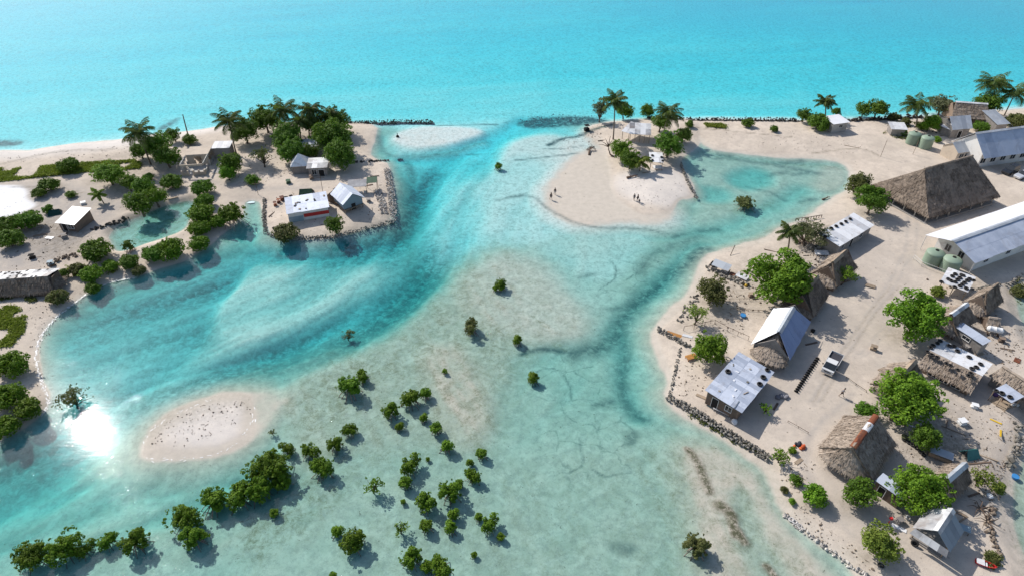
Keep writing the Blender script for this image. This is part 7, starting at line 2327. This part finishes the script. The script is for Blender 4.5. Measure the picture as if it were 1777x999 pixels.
solid('net_heap', 'grey fishing net heap against the wall behind the flat grey house', 'net', 1358, 690, lambda m: [m.blob((.35 * i - .7, .15 * (i % 3), .15), .34, i, 2, None, .2) for i in range(5)], 'cloth_grey')
solid('white_sack', 'white sack at the lower corner of the flat grey house', 'sack', 1274, 733, lambda m: m.blob((0, 0, .2), .42, 5, 2, None, .12), 'cloth_white')
solid('post_sign', 'small red and white upright marker on the sand before the yellow-green tree', 'marker', 1541, 908, lambda m: (m.box((0, 0, -.1), (.09, .09, 1.2)), m.box((0, 0, 1.1), (.3, .3, .3))), 'red')
solid('solar_panel', 'dark panel lying on the lower edge of the grey ground by the pond hut', 'panel', 118, 398, lambda m: m.prism([(-.6, -.4, .1), (.6, -.4, .1), (.6, .4, .4), (-.6, .4, .4)], (0, 0, .05)), 'cloth_dark')
solid('buoy', 'dark floating buoy in the shallow bar beside the sea wall', 'buoy', 690, 238, lambda m: m.lathe([(.0001, -.3), (.3, -.2), (.4, .1), (.3, .4), (.08, .5), (.06, 1.1), (.0001, 1.12)], 14), 'dark')

# more of the clutter of the yards
for (x, y, rz, L, W, l, mt) in ((1700, 615, .4, 1.6, .5, 'bleached plank in the back yard below the white cylinder', 'wood'), (1748, 606, -.3, 2.0, .3, 'dark plank on the rubble near the back pool', 'driftwood'), (1765, 625, .8, 1.2, .8, 'rusty tin sheet on the rubble near the back pool', 'rust'),
        (1690, 858, .3, 1.8, .25, 'grey plank in the shade of the ragged hut', 'driftwood'), (1664, 890, -.6, 1.5, .4, 'pale plank at the foot of the broad tree', 'wood'), (1560, 916, -.6, 1.6, .5, 'white board on the sand between the blue shack and pale hut', 'tin_white'),
        (1340, 560, .5, 1.5, .3, 'dark plank by the corner of the white tin slope', 'driftwood'), (1408, 596, .3, 2.2, .3, 'dark log in the shade of the blue-grey slope', 'driftwood'), (1222, 690, -.6, 2.4, .5, 'grey shelf board along the front of the flat grey house', 'wood'),
        (1346, 705, .9, 1.6, .3, 'grey pole on the shaded ground behind the flat grey house', 'driftwood'), (1530, 640, .4, 1.4, .3, 'bleached log beside the half hidden thatched house', 'wood'), (300, 344, .5, 2.0, .4, 'pale plank on the pond bank below the roofless house', 'wood'),
        (1120, 300, .3, 1.6, .3, 'bleached plank beside the table on the spit', 'wood'), (1046, 244, .2, 2.6, .25, 'dark log near the feathery tree on the spit', 'driftwood'), (110, 408, .9, 1.8, .5, 'dark plank against the ragged white shack', 'driftwood'),
        (640, 322, .5, 1.8, .4, 'grey plank beside the sheet and board shack on the islet', 'driftwood'), (472, 372, 1.2, 2.2, .25, 'dark pole along the inlet edge of the islet', 'driftwood'), (650, 306, .2, 2.0, .3, 'dark log at the back of the islet yard', 'driftwood')):
    plank(x, y, rz, L, W, l, mt)
crate(1676, 606, .9, .7, .8, .3, 'grey box beside the narrow white roofed shed', 'wall_grey', None, 'storage_box', 'box')
crate(1737, 592, .8, .6, .7, -.3, 'brown box by the white cylinder tank', 'wall_brown', None, 'storage_box', 'box')
crate(1560, 905, .8, .6, .6, .3, 'small grey box in the shade between two round trees', 'wall_grey', None, 'storage_box', 'box')
crate(1690, 706, .8, .6, .6, -.4, 'white drum-like box at the corner of the open shelter', 'white_plastic', None, 'storage_box', 'box')
crate(112, 412, .9, .7, .8, .4, 'grey box at the front of the ragged white shack', 'wall_grey', None, 'storage_box', 'box')
crate(640, 350, .8, .7, .7, .2, 'grey box beside the raised gable hut', 'wall_grey', None, 'storage_box', 'box')
crate(541, 311, .8, .7, .9, .2, 'brown box against the front of the pale flat hut', 'wall_brown', None, 'storage_box', 'box')
tub(1716, 862, .35, .3, 'white tub in the shade behind the ragged hut', 'white_plastic')
tub(476, 398, .35, .35, 'dark tub at the corner of the islet wall', 'dark')
for i, (x, y) in enumerate(((484, 352), (478, 357), (506, 346))):
    crate(x, y, .6, .6, .9, .3 * i, ('rusty drum at the corner of the red-fronted house', 'second rusty drum nearer the inlet side of the red-fronted house', 'dark drum behind the roof of the red-fronted house')[i], ('rust', 'rust', 'dark')[i], None, 'drum', 'drum')
